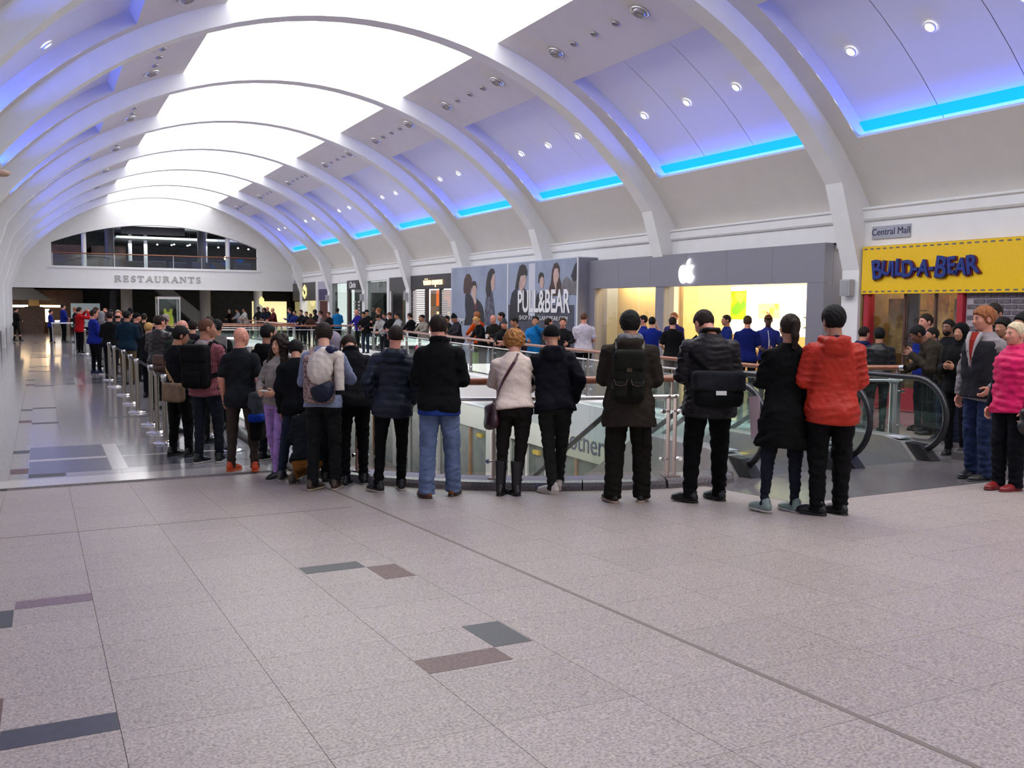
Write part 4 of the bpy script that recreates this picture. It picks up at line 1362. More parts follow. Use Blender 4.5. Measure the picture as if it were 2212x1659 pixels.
text_obj('SHOP AT PULLANDBEAR.COM', 0.20, M_WPRINT, (hx0 - 0.022, 26.6, 1.62), '-X', parent=hd, extrude=0.002, xs=1.2)
text_obj('OMY', 0.30, M_WPRINT, (hx0 - 0.022, 33.1, 1.42), '-X', parent=hd, extrude=0.002, bold=0.004)
t = text_obj('PULL&BEAR', 0.28, mat('faint_print', (0.30, 0.31, 0.38), 0.5), (14.9, hy0 - 0.064, 2.25), '-Y', parent=hd, extrude=0.001)
t.rotation_euler = (math.pi / 2, R_(-90), 0)

# ---- spectacle shop
M_CHARC = mat('charcoal_fascia', (0.032, 0.028, 0.032), 0.4)
M_SHUTTER = mat('white_shutter', (0.66, 0.62, 0.57), 0.5)
E_ORANGE = emit('orange_display', (1.0, 0.18, 0.02), 0.9)
ve = shop('spectacle_shop', 38, 'charcoal shop front with white roller shutters and orange display')
pb(ve, 'fascia', (15.0, 34.4, 2.72), (15.2, 40.3, 3.34), M_CHARC)
pb(ve, 'back_wall', (16.0, 34.2, 0), (16.1, 40.4, 2.72), mat('dim_wall', (0.18, 0.12, 0.08), 0.6))
for a, b in ((38.7, 40.2), (34.4, 36.75)):
    n = 28
    for k in range(n):
        z = 0.03 + k * 2.66 / n
        pb(ve, 'shutter_slat', (15.06 + 0.008 * (k % 2), a, z), (15.12, b, z + 2.6 / n - 0.012), M_SHUTTER)
for y in (38.55, 36.88, 40.28):
    pb(ve, 'black_frame', (15.03, y - 0.08, 0), (15.18, y + 0.08, 2.72), M_CHARC)
pb(ve, 'orange_header', (15.5, 37.0, 2.0), (15.55, 38.45, 2.7), E_ORANGE)
for k, (c, s_) in enumerate([((1.0, 0.25, 0.03), 0.8), ((1.0, 0.65, 0.25), 1.3), ((0.7, 0.12, 0.02), 0.5), ((1.0, 0.75, 0.4), 1.2)]):
    pb(ve, 'display_shelf', (15.5, 37.35, 0.4 + k * 0.38), (15.7, 38.4, 0.62 + k * 0.38), emit('specs_%d' % k, c, s_))
pb(ve, 'poster_panel', (15.4, 37.0, 0.9), (15.43, 37.55, 2.3), mat('purple_poster', (0.12, 0.06, 0.16), 0.5, var=0.5, vscale=3))
pb(ve, 'window_pane', (15.10, 36.95, 0.1), (15.11, 38.48, 2.7), M_SHOPGLASS)
e = tag(empty('lit_shop_sign', (15.0, 37.7, 3.0)), 'glowing peach lettering vision express on the charcoal fascia', 'sign')
text_obj('vision express', 0.44, emit('peach_letters', (1.0, 0.62, 0.36), 1.6), (14.97, 37.55, 3.03), '-X', parent=e, extrude=0.02, bold=0.0, xs=0.86)
# ---- further shop units
M_GLAZ = glass('dull_glazing', (0.50, 0.55, 0.54), 0.3)
M_INT = mat('grey_interior', (0.20, 0.215, 0.21), 0.6, var=0.2, vscale=1)
u1 = shop('dark_shop', 42.2, 'dark shop unit with gold-lit window beside the spectacle shop')
pb(u1, 'fascia', (15.02, 40.8, 2.7), (15.2, 43.2, 3.33), M_DGREY)
pb(u1, 'dark_glazing', (15.08, 41.6, 0), (15.12, 43.2, 2.7), mat('black_glaze', (0.02, 0.021, 0.023), 0.12))
pb(u1, 'gold_display', (15.3, 40.8, 0.4), (15.35, 41.55, 2.6), emit('gold_display', (1.0, 0.55, 0.18), 0.9))
for k in range(5):
    o = MB().lathe([(0.0005, -0.10), (0.10, -0.04), (0.10, 0.05), (0.0005, 0.10)], (15.24, 41.15 + 0.1 * (k % 2), 1.0 + k * 0.28), 10)
    into(o.build('gold_ornament', emit('gold_orn', (1.0, 0.45, 0.08), 1.4)), u1)
pb(u1, 'window_pane', (15.1, 40.78, 0.3), (15.11, 41.58, 2.7), M_SHOPGLASS)
u2 = shop('glazed_shop', 45.3, 'empty shop unit with grey glazing and a dark doorway')
pb(u2, 'frame_post', (14.98, 43.24, 0), (15.2, 43.54, 3.35), M_WHITE)
pb(u2, 'back_wall', (16.4, 43.5, 0), (16.5, 46.9, 3.3), M_INT)
pb(u2, 'doorway', (15.5, 43.6, 0), (15.6, 45.55, 2.65), M_DARK)
for a, b in ((43.56, 45.2), (45.24, 46.82)):
    pb(u2, 'window_pane', (15.08, a, 0.05), (15.10, b, 3.3), M_GLAZ)
u3 = shop('shoe_shop', 50.5, 'shoe shop with tall grey windows and dark script fascia')
pb(u3, 'fascia', (15.0, 48.2, 2.84), (15.2, 50.25, 3.34), M_CHARC)
pb(u3, 'dark_post', (15.02, 50.0, 0), (15.2, 50.3, 2.84), mat('bronze_post', (0.07, 0.055, 0.05), 0.4))
pb(u3, 'back_wall', (16.4, 47.4, 0), (16.5, 53.4, 3.3), M_INT)
for a, b in ((47.4, 49.98), (50.32, 51.9), (51.94, 53.42)):
    pb(u3, 'window_pane', (15.08, a, 0.05), (15.10, b, 2.83 if a < 50 else 3.3), M_GLAZ)
text_obj('Clarks', 0.44, M_WPRINT, (14.985, 49.2, 3.08), '-X', parent=u3, extrude=0.01, bold=0.008, shear=0.3)
for q, y in enumerate((48.3, 49.1)):
    for k in range(9):
        pb(u3, 'window_print', (15.07, y - 0.16 - 0.03 * (k % 3), 0.7 + k * 0.18), (15.078, y + 0.16, 0.80 + k * 0.18), mat('pale_print', (0.40, 0.38, 0.37), 0.6))
u4 = shop('gold_emblem_shop', 57.5, 'dark shop with gold emblem and yellow-lit window near the end wall')
pb(u4, 'fascia', (15.0, 56.75, 2.28), (15.2, 62.6, 3.42), M_DGREY)
pb(u4, 'lit_backdrop', (15.9, 56.6, 0), (16.0, 62.6, 2.3), emit('pale_yellow_wall', (1.0, 0.84, 0.42), 0.75))
pb(u4, 'frame_post', (14.98, 56.25, 0), (15.2, 56.72, 3.42), M_WHITE)
pb(u4, 'window_pane', (15.1, 56.74, 0.1), (15.11, 62.5, 2.27), M_SHOPGLASS)
pb(u4, 'blue_poster', (15.05, 54.0, 2.28), (15.2, 56.24, 2.95), mat('indigo_poster', (0.05, 0.04, 0.12), 0.5))
pb(u4, 'pale_poster', (15.05, 54.0, 2.96), (15.2, 56.24, 3.42), mat('lilac_poster', (0.42, 0.38, 0.50), 0.5))
pb(u4, 'red_door', (15.1, 54.0, 0), (15.2, 56.24, 2.27), mat('oxblood', (0.085, 0.018, 0.014), 0.5))
hexp = [(math.cos(R_(a)) * 0.52, math.sin(R_(a)) * 0.45) for a in (90, 25, -25, -90, -155, 155)]
E_GOLD = emit('gold_emblem', (1.0, 0.80, 0.30), 1.0)
into(MB().prism([(59.4 + u, 2.85 + v) for u, v in hexp], lambda u, v, d: (14.99 - d, u, v), 0.03).build('emblem', E_GOLD), u4)
into(MB().prism([(59.4 + u * 0.35 - 0.1, 2.80 + v * 0.35) for u, v in hexp], lambda u, v, d: (14.955 - d, u, v), 0.01).build('emblem_figure', M_DGREY), u4)
into(MB().prism([(59.4 + u * 0.2 + 0.25, 2.95 + v * 0.3) for u, v in hexp], lambda u, v, d: (14.955 - d, u, v), 0.01).build('emblem_figure', M_DGREY), u4)
# lit gold emblem past the end wall
e = tag(empty('hanging_emblem', (13.35, 64.6, 2.25)), 'bright gold emblem hanging beyond the end wall', 'sign')
MB().prism([(u * 0.35, v * 0.75) for u, v in hexp], lambda u, v, d: (u, -d, v), 0.05).build('plate', E_GOLD, e)
MB().tube([(0, 0, 0.3), (0, 0, 0.75)], 0.01, 6).build('hanger', M_BLACK, e)
pb(room, 'lit_wall', (13.2, 67.0, 0.2), (15.6, 67.1, 2.25), emit('pale_yellow_wall', (0, 0, 0), 0))
# ---- glass showcase with a yellow top inside
cs = tag(empty('glass_showcase', (4.98, 43.7, 0)), 'tall clear display case with silver frame', 'display case')
for sx in (-0.44, 0.44):
    for sy in (-0.44, 0.44):
        MB().box((sx - 0.025, sy - 0.025, 0), (sx + 0.025, sy + 0.025, 2.22)).build('corner_post', M_STEEL, cs)
MB().box((-0.47, -0.47, 2.2), (0.47, 0.47, 2.3)).build('top_frame', M_STEEL, cs)
MB().box((-0.47, -0.47, 0), (0.47, 0.47, 0.6)).build('plinth', M_WHITE, cs)
for sx in (-0.44, 0.44):
    MB().box((sx - 0.005, -0.41, 0.6), (sx + 0.005, 0.41, 2.2)).build('glass_pane', M_GLASS, cs)
    MB().box((-0.41, sx - 0.005, 0.6), (0.41, sx + 0.005, 2.2)).build('glass_pane', M_GLASS, cs)
vest = [(-0.20, -0.62), (0.20, -0.62), (0.22, -0.1), (0.16, 0.12), (0.19, 0.34), (0.10, 0.36), (0.05, 0.22), (-0.05, 0.22), (-0.10, 0.36), (-0.19, 0.34), (-0.16, 0.12), (-0.22, -0.1)]
o = MB().prism(vest, lambda u, v, d: (4.98 + u, 43.62 + d, 1.42 + v), 0.16).build('vest', mat('neon_yellow', (0.62, 0.62, 0.02), 0.6, var=0.1))
tag(o, 'bright yellow sleeveless top hung inside the glass showcase', 'vest')
pb(u4, 'notice', (15.03, 62.0, 3.46), (15.06, 62.5, 3.62), mat('lilac_poster', (0, 0, 0)))
# hanging pale lamp at the far left
e = tag(empty('hanging_sign', (-0.55, 17.2, 4.02)), 'peach oval panel hanging on a thin white rod by the left wall', 'lamp')
MB().lathe([(0.0005, 0.05), (0.14, 0.04), (0.20, 0.0), (0.14, -0.05), (0.0005, -0.06)], n=18).build('shade', mat('peach_shade', (0.62, 0.42, 0.32), 0.6), e)
MB().tube([(0, 0, 0.05), (0, 0, 0.75)], 0.014, 6).build('rod', M_WHITE, e)

# ================================================================== queue barrier posts
def stanchion_mesh():
    base = MB().lathe([(0.0005, 0.045), (0.05, 0.044), (0.12, 0.032), (0.165, 0.016), (0.17, 0.0), (0.0005, 0.0)], n=22).mesh('base', M_CHROME)
    post = MB().tube([(0, 0, 0.03), (0, 0, 0.90)], 0.034, 14).mesh('post', mat('satin_steel', (0.48, 0.43, 0.38), 0.3, 1.0))
    head = MB().lathe([(0.042, 0.88), (0.045, 0.885), (0.045, 0.965), (0.038, 0.975), (0.0005, 0.977)], n=16).mesh('belt_head', M_STEEL)
    return base, post, head


sb, sp, sh = stanchion_mesh()
sy = [13.95, 15.15, 16.24, 18.2, 19.8, 21.8, 24.1, 26.3, 28.6, 31.2, 34.0, 37.2, 40.5]
ordn = ['nearest', 'second', 'third', 'fourth', 'fifth', 'sixth', 'seventh', 'eighth', 'ninth', 'tenth', 'eleventh', 'twelfth', 'farthest']
for i, y in enumerate(sy):
    x = 1.52 + 0.02 * ((i * 7) % 3)
    e = tag(empty('queue_post', (x, y, 0)), 'steel queue barrier post, %s of the row beside the queue' % ordn[i], 'barrier post', 'queue barrier posts in a row')
    link('base', sb, e); link('post', sp, e); link('belt_head', sh, e)
    if i < len(sy) - 1:
        b = MB().bar((0, 0.04, 0.93), (0.0, sy[i + 1] - y - 0.04, 0.93), 0.004, 0.05)
        b.build('belt', mat('black_belt', (0.015, 0.015, 0.02), 0.7), e)
sy2 = [12.9, 14.6, 17.0, 19.5]
for i, y in enumerate(sy2):
    e = tag(empty('queue_post', (2.25, y, 0)), 'steel queue barrier post, %s of the row hidden among the queue' % ordn[i], 'barrier post', 'queue barrier posts among the people')
    link('base', sb, e); link('post', sp, e); link('belt_head', sh, e)

solid_text()
# ================================================================== people: implicit-surface figures
F32 = np.float32


def cap(P, a, b, ra, rb):
    a, b = np.asarray(a, F32), np.asarray(b, F32)
    ab = b - a
    pa = P - a
    t = np.clip(pa @ ab / max(float(ab @ ab), 1e-9), 0, 1)
    d = pa - t[:, None] * ab
    return np.sqrt((d * d).sum(1)) - (ra + t * (rb - ra))


def ell(P, c, r):
    q = (P - np.asarray(c, F32))
    r = np.asarray(r, F32)
    k0 = np.sqrt(((q / r) ** 2).sum(1))
    k1 = np.sqrt(((q / (r * r)) ** 2).sum(1)) + 1e-9
    return k0 * (k0 - 1) / k1


def rbox(P, c, h, r):
    q = np.abs(P - np.asarray(c, F32)) - (np.asarray(h, F32) - r)
    return np.sqrt((np.maximum(q, 0) ** 2).sum(1)) + np.minimum(q.max(1), 0) - r


def smin(a, b, k):
    h = np.clip(0.5 + 0.5 * (b - a) / k, 0, 1)
    return b * (1 - h) + a * h - k * h * (1 - h)


def smax(a, b, k):
    return -smin(-a, -b, k)


def ripple(P, seed, wl, n=4, zs=1.0):
    r = np.random.RandomState(seed)
    out = np.zeros(len(P), F32)
    for i in range(n):
        v = r.normal(size=3)
        v /= np.linalg.norm(v)
        v[2] *= zs
        out += np.sin(P @ (v * 6.283 / (wl * r.uniform(0.7, 1.4))).astype(F32) + F32(r.uniform(0, 6.28)))
    return out / n


def surf(fn, lo, hi, h):
    """naive surface nets over a dense grid -> vertices, quads"""
    lo, hi = np.asarray(lo, float), np.asarray(hi, float)
    n = np.maximum(np.ceil((hi - lo) / h).astype(int) + 2, 4)
    ax = [(lo[i] + h * (np.arange(n[i]) - 0.5)).astype(F32) for i in range(3)]
    P = np.stack(np.meshgrid(*ax, indexing='ij'), -1).reshape(-1, 3)
    d = fn(P).reshape(n)
    d[0] = d[-1] = d[:, 0] = d[:, -1] = 1.0
    d[:, :, 0] = d[:, :, -1] = 1.0
    s = d < 0
    cs = np.zeros(n - 1, np.int8)
    for i in (0, 1):
        for j in (0, 1):
            for k in (0, 1):
                cs += s[i:n[0] - 1 + i, j:n[1] - 1 + j, k:n[2] - 1 + k]
    act = (cs > 0) & (cs < 8)
    ids = -np.ones(act.shape, np.int64)
    C = np.argwhere(act)
    if len(C) == 0: return np.zeros((0, 3)), np.zeros((0, 4), int)
    ids[act] = np.arange(len(C))
    pos = np.zeros((len(C), 3))
    cnt = np.zeros(len(C))
    cor = [(i, j, k) for i in (0, 1) for j in (0, 1) for k in (0, 1)]
    val = {c: d[C[:, 0] + c[0], C[:, 1] + c[1], C[:, 2] + c[2]] for c in cor}
    for c in cor:
        for a in range(3):
            if c[a]: continue
            e = list(c); e[a] = 1; e = tuple(e)
            va, vb = val[c], val[e]
            m = (va < 0) != (vb < 0)
            t = va[m] / (va[m] - vb[m])
            p = np.tile(np.array(c, float), (m.sum(), 1))
            p[:, a] = t
            pos[m] += p
            cnt[m] += 1
    V = lo + h * (C + pos / cnt[:, None] - 0.5)
    Q = []
    for a in range(3):
        b, c = (a + 1) % 3, (a + 2) % 3
        sl0 = [slice(None)] * 3; sl1 = [slice(None)] * 3
        sl0[a] = slice(0, -1); sl1[a] = slice(1, None)
        x = s[tuple(sl0)] != s[tuple(sl1)]
        E_ = np.argwhere(x)
        E_ = E_[(E_[:, b] > 0) & (E_[:, c] > 0)]
        if len(E_) == 0: continue
        inside = s[E_[:, 0], E_[:, 1], E_[:, 2]]
        def g(db, dc):
            q = E_.copy(); q[:, b] -= db; q[:, c] -= dc
            return ids[q[:, 0], q[:, 1], q[:, 2]]
        q = np.stack([g(1, 1), g(0, 1), g(0, 0), g(1, 0)], 1)
        q[~inside] = q[~inside][:, ::-1]
        Q.append(q)
    return V, np.concatenate(Q)


def relax(V, Q, it=1, k=0.5):
    for _ in range(it):
        S = np.zeros_like(V); N = np.zeros(len(V))
        for i in range(4):
            a, b = Q[:, i], Q[:, (i + 1) % 4]
            np.add.at(S, a, V[b]); np.add.at(S, b, V[a])
            np.add.at(N, a, 1); np.add.at(N, b, 1)
        V = V * (1 - k) + k * S / np.maximum(N, 1)[:, None]
    return V


def vmesh(name, parts, m):
    vs, qs, k = [], [], 0
    for V, Q in parts:
        if len(V) == 0: continue
        vs.append(V); qs.append(Q + k); k += len(V)
    V = np.concatenate(vs); Q = np.concatenate(qs)
    me = bpy.data.meshes.new(name)
    me.vertices.add(len(V)); me.vertices.foreach_set('co', V.astype(F32).ravel())
    me.loops.add(Q.size); me.loops.foreach_set('vertex_index', Q.ravel().astype(np.int32))
    me.polygons.add(len(Q)); me.polygons.foreach_set('loop_start', np.arange(0, Q.size, 4, dtype=np.int32))
    me.polygons.foreach_set('loop_total', np.full(len(Q), 4, np.int32))
    me.polygons.foreach_set('use_smooth', np.ones(len(Q), bool))
    me.materials.append(m)
    me.update(calc_edges=True)
    me.validate()
    return me


def hexc(s):
    c = [int(s[i:i + 2], 16) / 255 for i in (0, 2, 4)]
    return tuple(x / 12.92 if x <= 0.04045 else ((x + 0.055) / 1.055) ** 2.4 for x in c)


def cloth(hx, kind='c'):
    k = 'cloth_%s_%s' % (hx, kind)
    if k in MATS: return MATS[k]
    c = hexc(hx)
    lum = sum(c) / 3
    f_ = 0.50 + 0.42 * min(1.0, lum / 0.22)     # photographed cloth is lit: bring it back to its own colour
    c = tuple(v * f_ for v in c)
    if kind == 'd': return mat(k, c, 0.85, var=0.28, vscale=9, bump=0.5, bscale=40, spec=0.2)
    if kind == 'p': return mat(k, c, 0.5, var=0.10, vscale=6, bump=0.5, bscale=30, spec=0.25)
    if kind == 'l': return mat(k, c, 0.38, var=0.15, vscale=12, bump=0.2, bscale=70)
    if kind == 'k': return mat(k, c, 0.95, var=0.08, vscale=50, bump=0.6, bscale=120, spec=0.2)
    return mat(k, c, 0.88, var=0.12, vscale=14, bump=0.55, bscale=34, spec=0.15)


def plaid(name, a, b, sc_=45.0):
    if name in MATS: return MATS[name]
    m = mat(name, hexc(a), 0.9)
    nt = m.node_tree
    tc = nt.nodes.new('ShaderNodeTexCoord')
    src = None
    outs = []
    for d in ('X', 'Z'):
        w = nt.nodes.new('ShaderNodeTexWave')
        w.bands_direction = d
        w.inputs['Scale'].default_value = sc_ / 6.28 * 1.9
        nt.links.new(tc.outputs['Object'], w.inputs['Vector'])
        cr = nt.nodes.new('ShaderNodeValToRGB')
        cr.color_ramp.elements[0].position = 0.55
        cr.color_ramp.elements[1].position = 0.75
        nt.links.new(w.outputs['Fac'], cr.inputs['Fac'])
        outs.append(cr.outputs['Color'])
    mul = nt.nodes.new('ShaderNodeMath'); mul.operation = 'ADD'
    for i in (0, 1): nt.links.new(outs[i], mul.inputs[i])
    dv = nt.nodes.new('ShaderNodeMath'); dv.operation = 'MULTIPLY'; dv.inputs[1].default_value = 0.5
    nt.links.new(mul.outputs[0], dv.inputs[0])
    mx = nt.nodes.new('ShaderNodeMix'); mx.data_type = 'RGBA'
    mx.inputs['A'].default_value = (*hexc(a), 1); mx.inputs['B'].default_value = (*hexc(b), 1)
    nt.links.new(dv.outputs[0], mx.inputs['Factor'])
    nt.links.new(mx.outputs['Result'], nt.nodes['Principled BSDF'].inputs['Base Color'])
    return m


SKIN = {'l': mat('skin_light', hexc('c58f78'), 0.5, var=0.10, vscale=30, bump=0.05, bscale=200), 't': mat('skin_tan', hexc('a8745a'), 0.5, var=0.10, vscale=30), 'b': mat('skin_brown', hexc('754a36'), 0.5, var=0.10, vscale=30),
        'd': mat('skin_dark', hexc('4a2e24'), 0.5, var=0.1, vscale=30), 'r': mat('skin_ruddy', hexc('cc8a75'), 0.5, var=0.14, vscale=25)}
HAIRC = {'k': mat('hair_black', hexc('0c0a09'), 0.7, var=0.4, vscale=60, bump=0.5, bscale=90, stretch=(1, 1, 0.3)), 'b': mat('hair_brown', hexc('211610'), 0.7, var=0.4, vscale=60, bump=0.5, bscale=90, stretch=(1, 1, 0.3)),
         'm': mat('hair_midbrown', hexc('3f2918'), 0.7, var=0.4, vscale=60, bump=0.5, bscale=90, stretch=(1, 1, 0.3)), 'g': mat('hair_grey', hexc('8d857c'), 0.7, var=0.3, vscale=60, bump=0.5, bscale=90, stretch=(1, 1, 0.3)),
         'y': mat('hair_blonde', hexc('b58d52'), 0.7, var=0.35, vscale=50, bump=0.5, bscale=90, stretch=(1, 1, 0.3)), 'r': mat('hair_ginger', hexc('8c5632'), 0.7, var=0.35, vscale=50, bump=0.5, bscale=90, stretch=(1, 1, 0.3)),
         'c': mat('hair_curly', hexc('9a6a3c'), 0.7, var=0.5, vscale=40, bump=0.8, bscale=60), 's': mat('hair_stubble', hexc('573a2c'), 0.7, var=0.2, vscale=80), 'w': mat('hair_silver', hexc('c9b89a'), 0.7, var=0.3, vscale=50, bump=0.5, bscale=90)}
for _k, _m in HAIRC.items():
    _m.node_tree.nodes['Principled BSDF'].inputs['Specular IOR Level'].default_value = 0.2
M_EYEW = mat('eye_white', (0.42, 0.38, 0.36), 0.4)
M_EYED = mat('eye_dark', (0.02, 0.014, 0.012), 0.2)
M_LIP = mat('lips', hexc('9c5a52'), 0.45)

TZ = np.array([.28, .36, .44, .48, .52, .56, .60, .64, .69, .74, .78, .805, .825, .842, .86])
TA = np.array([.105, .104, .102, .101, .099, .092, .086, .085, .091, .096, .092, .078, .057, .040, .030])
TB = np.array([.080, .078, .076, .075, .072, .064, .059, .059, .064, .067, .062, .052, .044, .036, .030])
TY = np.array([-.004, -.004, -.006, -.008, -.008, -.004, .002, .003, .003, .002, -.002, -.006, -.008, -.008, -.006])

ARMS = {  # elbow, wrist for the right arm, in body heights (x mirrored for the left)
    'down': ((.132, -.018, .635), (.130, .035, .485)), 'pocket': ((.150, -.050, .655), (.112, .040, .54)),
    'front': ((.128, .012, .642), (.036, .140, .668)), 'hold': ((.135, .01, .645), (.065, .13, .60)), 'rail': ((.138, .075, .685), (.065, .21, .655)),
    'phone': ((.165, .07, .67), (.075, .085, .855)), 'camera': ((.14, .12, .76), (.045, .17, .90)), 'wave': ((.175, .06, .67), (.15, .13, .82)),
    'back': ((.165, -.05, .645), (.06, -.11, .56)), 'cross': ((.152, .05, .655), (-.03, .135, .675)), 'chin': ((.14, .09, .67), (.03, .125, .83)),
    'reach': ((.15, .09, .71), (.13, .245, .735)), 'sip': ((.17, .08, .70), (.03, .13, .865)), 'hang': ((.15, .0, .635), (.150, .02, .48))}


def rotm(ax, deg):
    return Matrix.Rotation(R_(deg), 4, ax)


def T(v):
    return Matrix.Translation(Vector(v))


def xf(M, V):
    A = np.array(M)
    return V @ A[:3, :3].T + A[:3, 3]


def hand_mesh(w, e, side, h, vox, curl=35, thumb_up=None):
    k = h / 1.75
    w, e = np.array(w), np.array(e)
    f = (w - e) / np.linalg.norm(w - e)
    up = np.array(thumb_up if thumb_up is not None else ((0, 1, 0) if abs(f[2]) > 0.75 else (0, 0.2, 1)), float)
    s = up - f * (up @ f); s /= np.linalg.norm(s)
    n = np.cross(f, s) * (-side)
    B = np.stack([s, f, n], 1)
    L = []
    for i, (o, ln, r) in enumerate([(.030, .070, .0088), (.010, .079, .0092), (-.010, .073, .0088), (-.029, .057, .0078)]):
        p = np.array([o, .083 - abs(i - 1) * .004, 0.0]); a = R_(curl * 0.45 + i * 3)
        for j, q in enumerate((.44, .32, .24)):
            d = np.array([o * 0.6 * (1 if j == 0 else 0), math.cos(a), math.sin(a)])
            p2 = p + d / np.linalg.norm(d) * ln * q
            L.append((p, p2, r * (1 - .08 * j), r * (.92 - .08 * j)))
            p = p2; a += R_(curl)
    p = np.array([.026, .022, .004]); d = np.array([.72, .62, .30])
    p2 = p + d * .042; p3 = p2 + np.array([.35, .85, .40]) * .034
    L += [(p, p2, .0125, .0105), (p2, p3, .0105, .0085)]

    def fn(P):
        q = ((P - w.astype(F32)) @ B.astype(F32)) / F32(k)
        d = smin(ell(q, (0.0, .045, .0), (.041, .052, .0165)), cap(q, (0, -.05, 0), (0, .02, 0), .025, .024), .015)
        for a_, b_, ra, rb in L:
            d = smin(d, cap(q, a_, b_, ra, rb), .006)
        return d * F32(k)
    ext = 0.20 * k
    c = w + f * 0.05 * k
    return surf(fn, c - ext * 0.62, c + ext * 0.62, vox)


HEADN = 0


def person(name_label, x, y, h, face, top, bottom, hair=('short', 'k'), skin='l', q=1.0, arms=('down', 'down'), lean=0, side=0, twist=0, turn=0, nod=0, headroll=0,
           width=1.0, belly=0.0, fat=0.010, hem=.47, sleeve='long', feet=((-.055, 0, 8), (.055, 0, -8)), shoe='111214', sole=None, tname='jacket', bname='trousers', flare=0.0, baggy=0.0, hood=None, collar=None,
           puff=False, group=None, drop=0.0, knees=None, skirt=0.0, zoff=0.0, hands=True, curl=35, face_on=False, glasses=False, cut=None, back=0.0, tkind='c', bkind='c', seed=None, extra=None, legpull=0.0, hipshift=0.0, armpos=None, open_front=None, skinlegs=False, beard=None):
    """a standing figure: body (head, neck, arms, hands) with clothes, hair and shoes as children"""
    fat = .004 + fat * .66
    seed = seed or int(abs(x * 131 + y * 717)) % 9973
    z0 = fz(y) + zoff
    root = tag(empty('person', (x, y, z0), -R_(face)), name_label, 'person', group)
    U = T((hipshift * h, 0, -drop)) @ T((0, 0, .53 * h)) @ rotm('Z', -twist) @ rotm('Y', side) @ rotm('X', -lean) @ T((0, 0, -.53 * h))
    HM = U @ T((0, -.006 * h, .845 * h)) @ rotm('Z', -turn) @ rotm('Y', headroll) @ rotm('X', -nod) @ T((0, .014 * h, .081 * h))
    k = h / 1.75
    vt, vh, vl = 0.0125 * q, 0.0078 * q, 0.0135 * q
    A, B_ = TA * width, TB * (width * 0.5 + 0.5)
    B_ = B_ + belly * np.exp(-((TZ - .58) / .08) ** 2)
    Yc = TY + belly * 0.6 * np.exp(-((TZ - .58) / .08) ** 2)
    # arms
    J = []
    for sgn, key in ((-1, arms[0]), (1, arms[1])):
        e_, w_ = ARMS[key] if isinstance(key, str) else key
        sh = np.array([sgn * .097 * width, -.006, .779]) * h
        el = np.array([sgn * e_[0] * (0.5 + 0.5 * width), e_[1], e_[2]]) * h
        wr = np.array([sgn * w_[0] * (0.5 + 0.5 * width), w_[1], w_[2]]) * h
        J.append((sgn, sh, el, wr))

    if tname in ('jacket', 'coat', 'fleece', 'waistcoat', 'hoodie'):
        A = np.where((TZ > .5) & (TZ < .72), np.maximum(A, .0955 * width), A)
        B_ = np.where((TZ > .5) & (TZ < .72), np.maximum(B_, .064), B_)

    def torso(P, inf):
        z = P[:, 2] / h
        a = (np.interp(z, TZ, A) * h + inf).astype(F32)
        b = (np.interp(z, TZ, B_) * h + inf).astype(F32)
        c = (np.interp(z, TZ, Yc) * h - back * h * np.exp(-((z - .74) / .09) ** 2)).astype(F32)
        if skirt:
            g = np.clip((.56 - z) / .2, 0, 1) * skirt * h
            a = a + g.astype(F32); b = b + g.astype(F32)
        rr = (np.abs(P[:, 0] / a) ** 2.35 + np.abs((P[:, 1] - c) / b) ** 2.35) ** (1 / 2.35)
        d = (rr - 1) * np.minimum(a, b) * 0.9
        return smax(d, (P[:, 2] - .852 * h), 0.01)

    def topfn(P):
        d = torso(P, fat + 0.010 * np.clip((.60 - P[:, 2] / h) / .08, 0, 1))
        for s_ in (-1, 1):
            d = smin(d, ell(P, (s_ * .040 * h * width, -.040 * h, .505 * h), (.052 * h * width + fat, .046 * h + fat + .004, .056 * h)), .03)
        for sgn, sh, el, wr in J:
            if sleeve == 'none': 
                continue
            d = smin(d, cap(P, sh * [.55, 1, 1] + [0, 0, .010 * h], sh, .034 * h, .030 * h + fat * .8), .03)
            if sleeve == 'long':
                we = el + (wr - el) * .93
                d = smin(d, cap(P, sh, el, .029 * h + fat, .0245 * h + fat * 1.1), .022)
                d = smin(d, cap(P, el, we, .0245 * h + fat * 1.1, .019 * h + fat * .9), .012)
            else:
                em = sh + (el - sh) * .72
                d = smin(d, cap(P, sh, em, .029 * h + fat, .030 * h + fat), .022)
        if hood:
            u = h
            hd_ = cap(P, (-.058 * u, -.012 * u, .838 * u), (-.030 * u, -.070 * u, .832 * u), .019 * u, .024 * u)
            hd_ = smin(hd_, cap(P, (.058 * u, -.012 * u, .838 * u), (.030 * u, -.070 * u, .832 * u), .019 * u, .024 * u), .02)
            hd_ = smin(hd_, cap(P, (-.030 * u, -.070 * u, .832 * u), (.030 * u, -.070 * u, .832 * u), .024 * u, .024 * u), .02)
            hd_ = smin(hd_, ell(P, (0, -.070 * u, .800 * u), (.066 * u, .027 * u, .042 * u)), .03)
            d = smin(d, hd_, .012)
        if collar:
            t_ = np.linspace(0, 6.283, 11)
            for i in range(10):
                pa = (.040 * h * math.cos(t_[i]), -.006 * h + .042 * h * math.sin(t_[i]), (.845 + collar - .012 * math.sin(t_[i])) * h)
                pb_ = (.040 * h * math.cos(t_[i + 1]), -.006 * h + .042 * h * math.sin(t_[i + 1]), (.845 + collar - .012 * math.sin(t_[i + 1])) * h)
                d = smin(d, cap(P, pa, pb_, .014 * h, .014 * h), .012)
        if puff:
            d = d - 0.0065 * np.abs(np.sin(P[:, 2] * (3.1416 / (.042 * h)) + 0.5 * np.sin(P[:, 0] * 9 + seed))) + 0.003
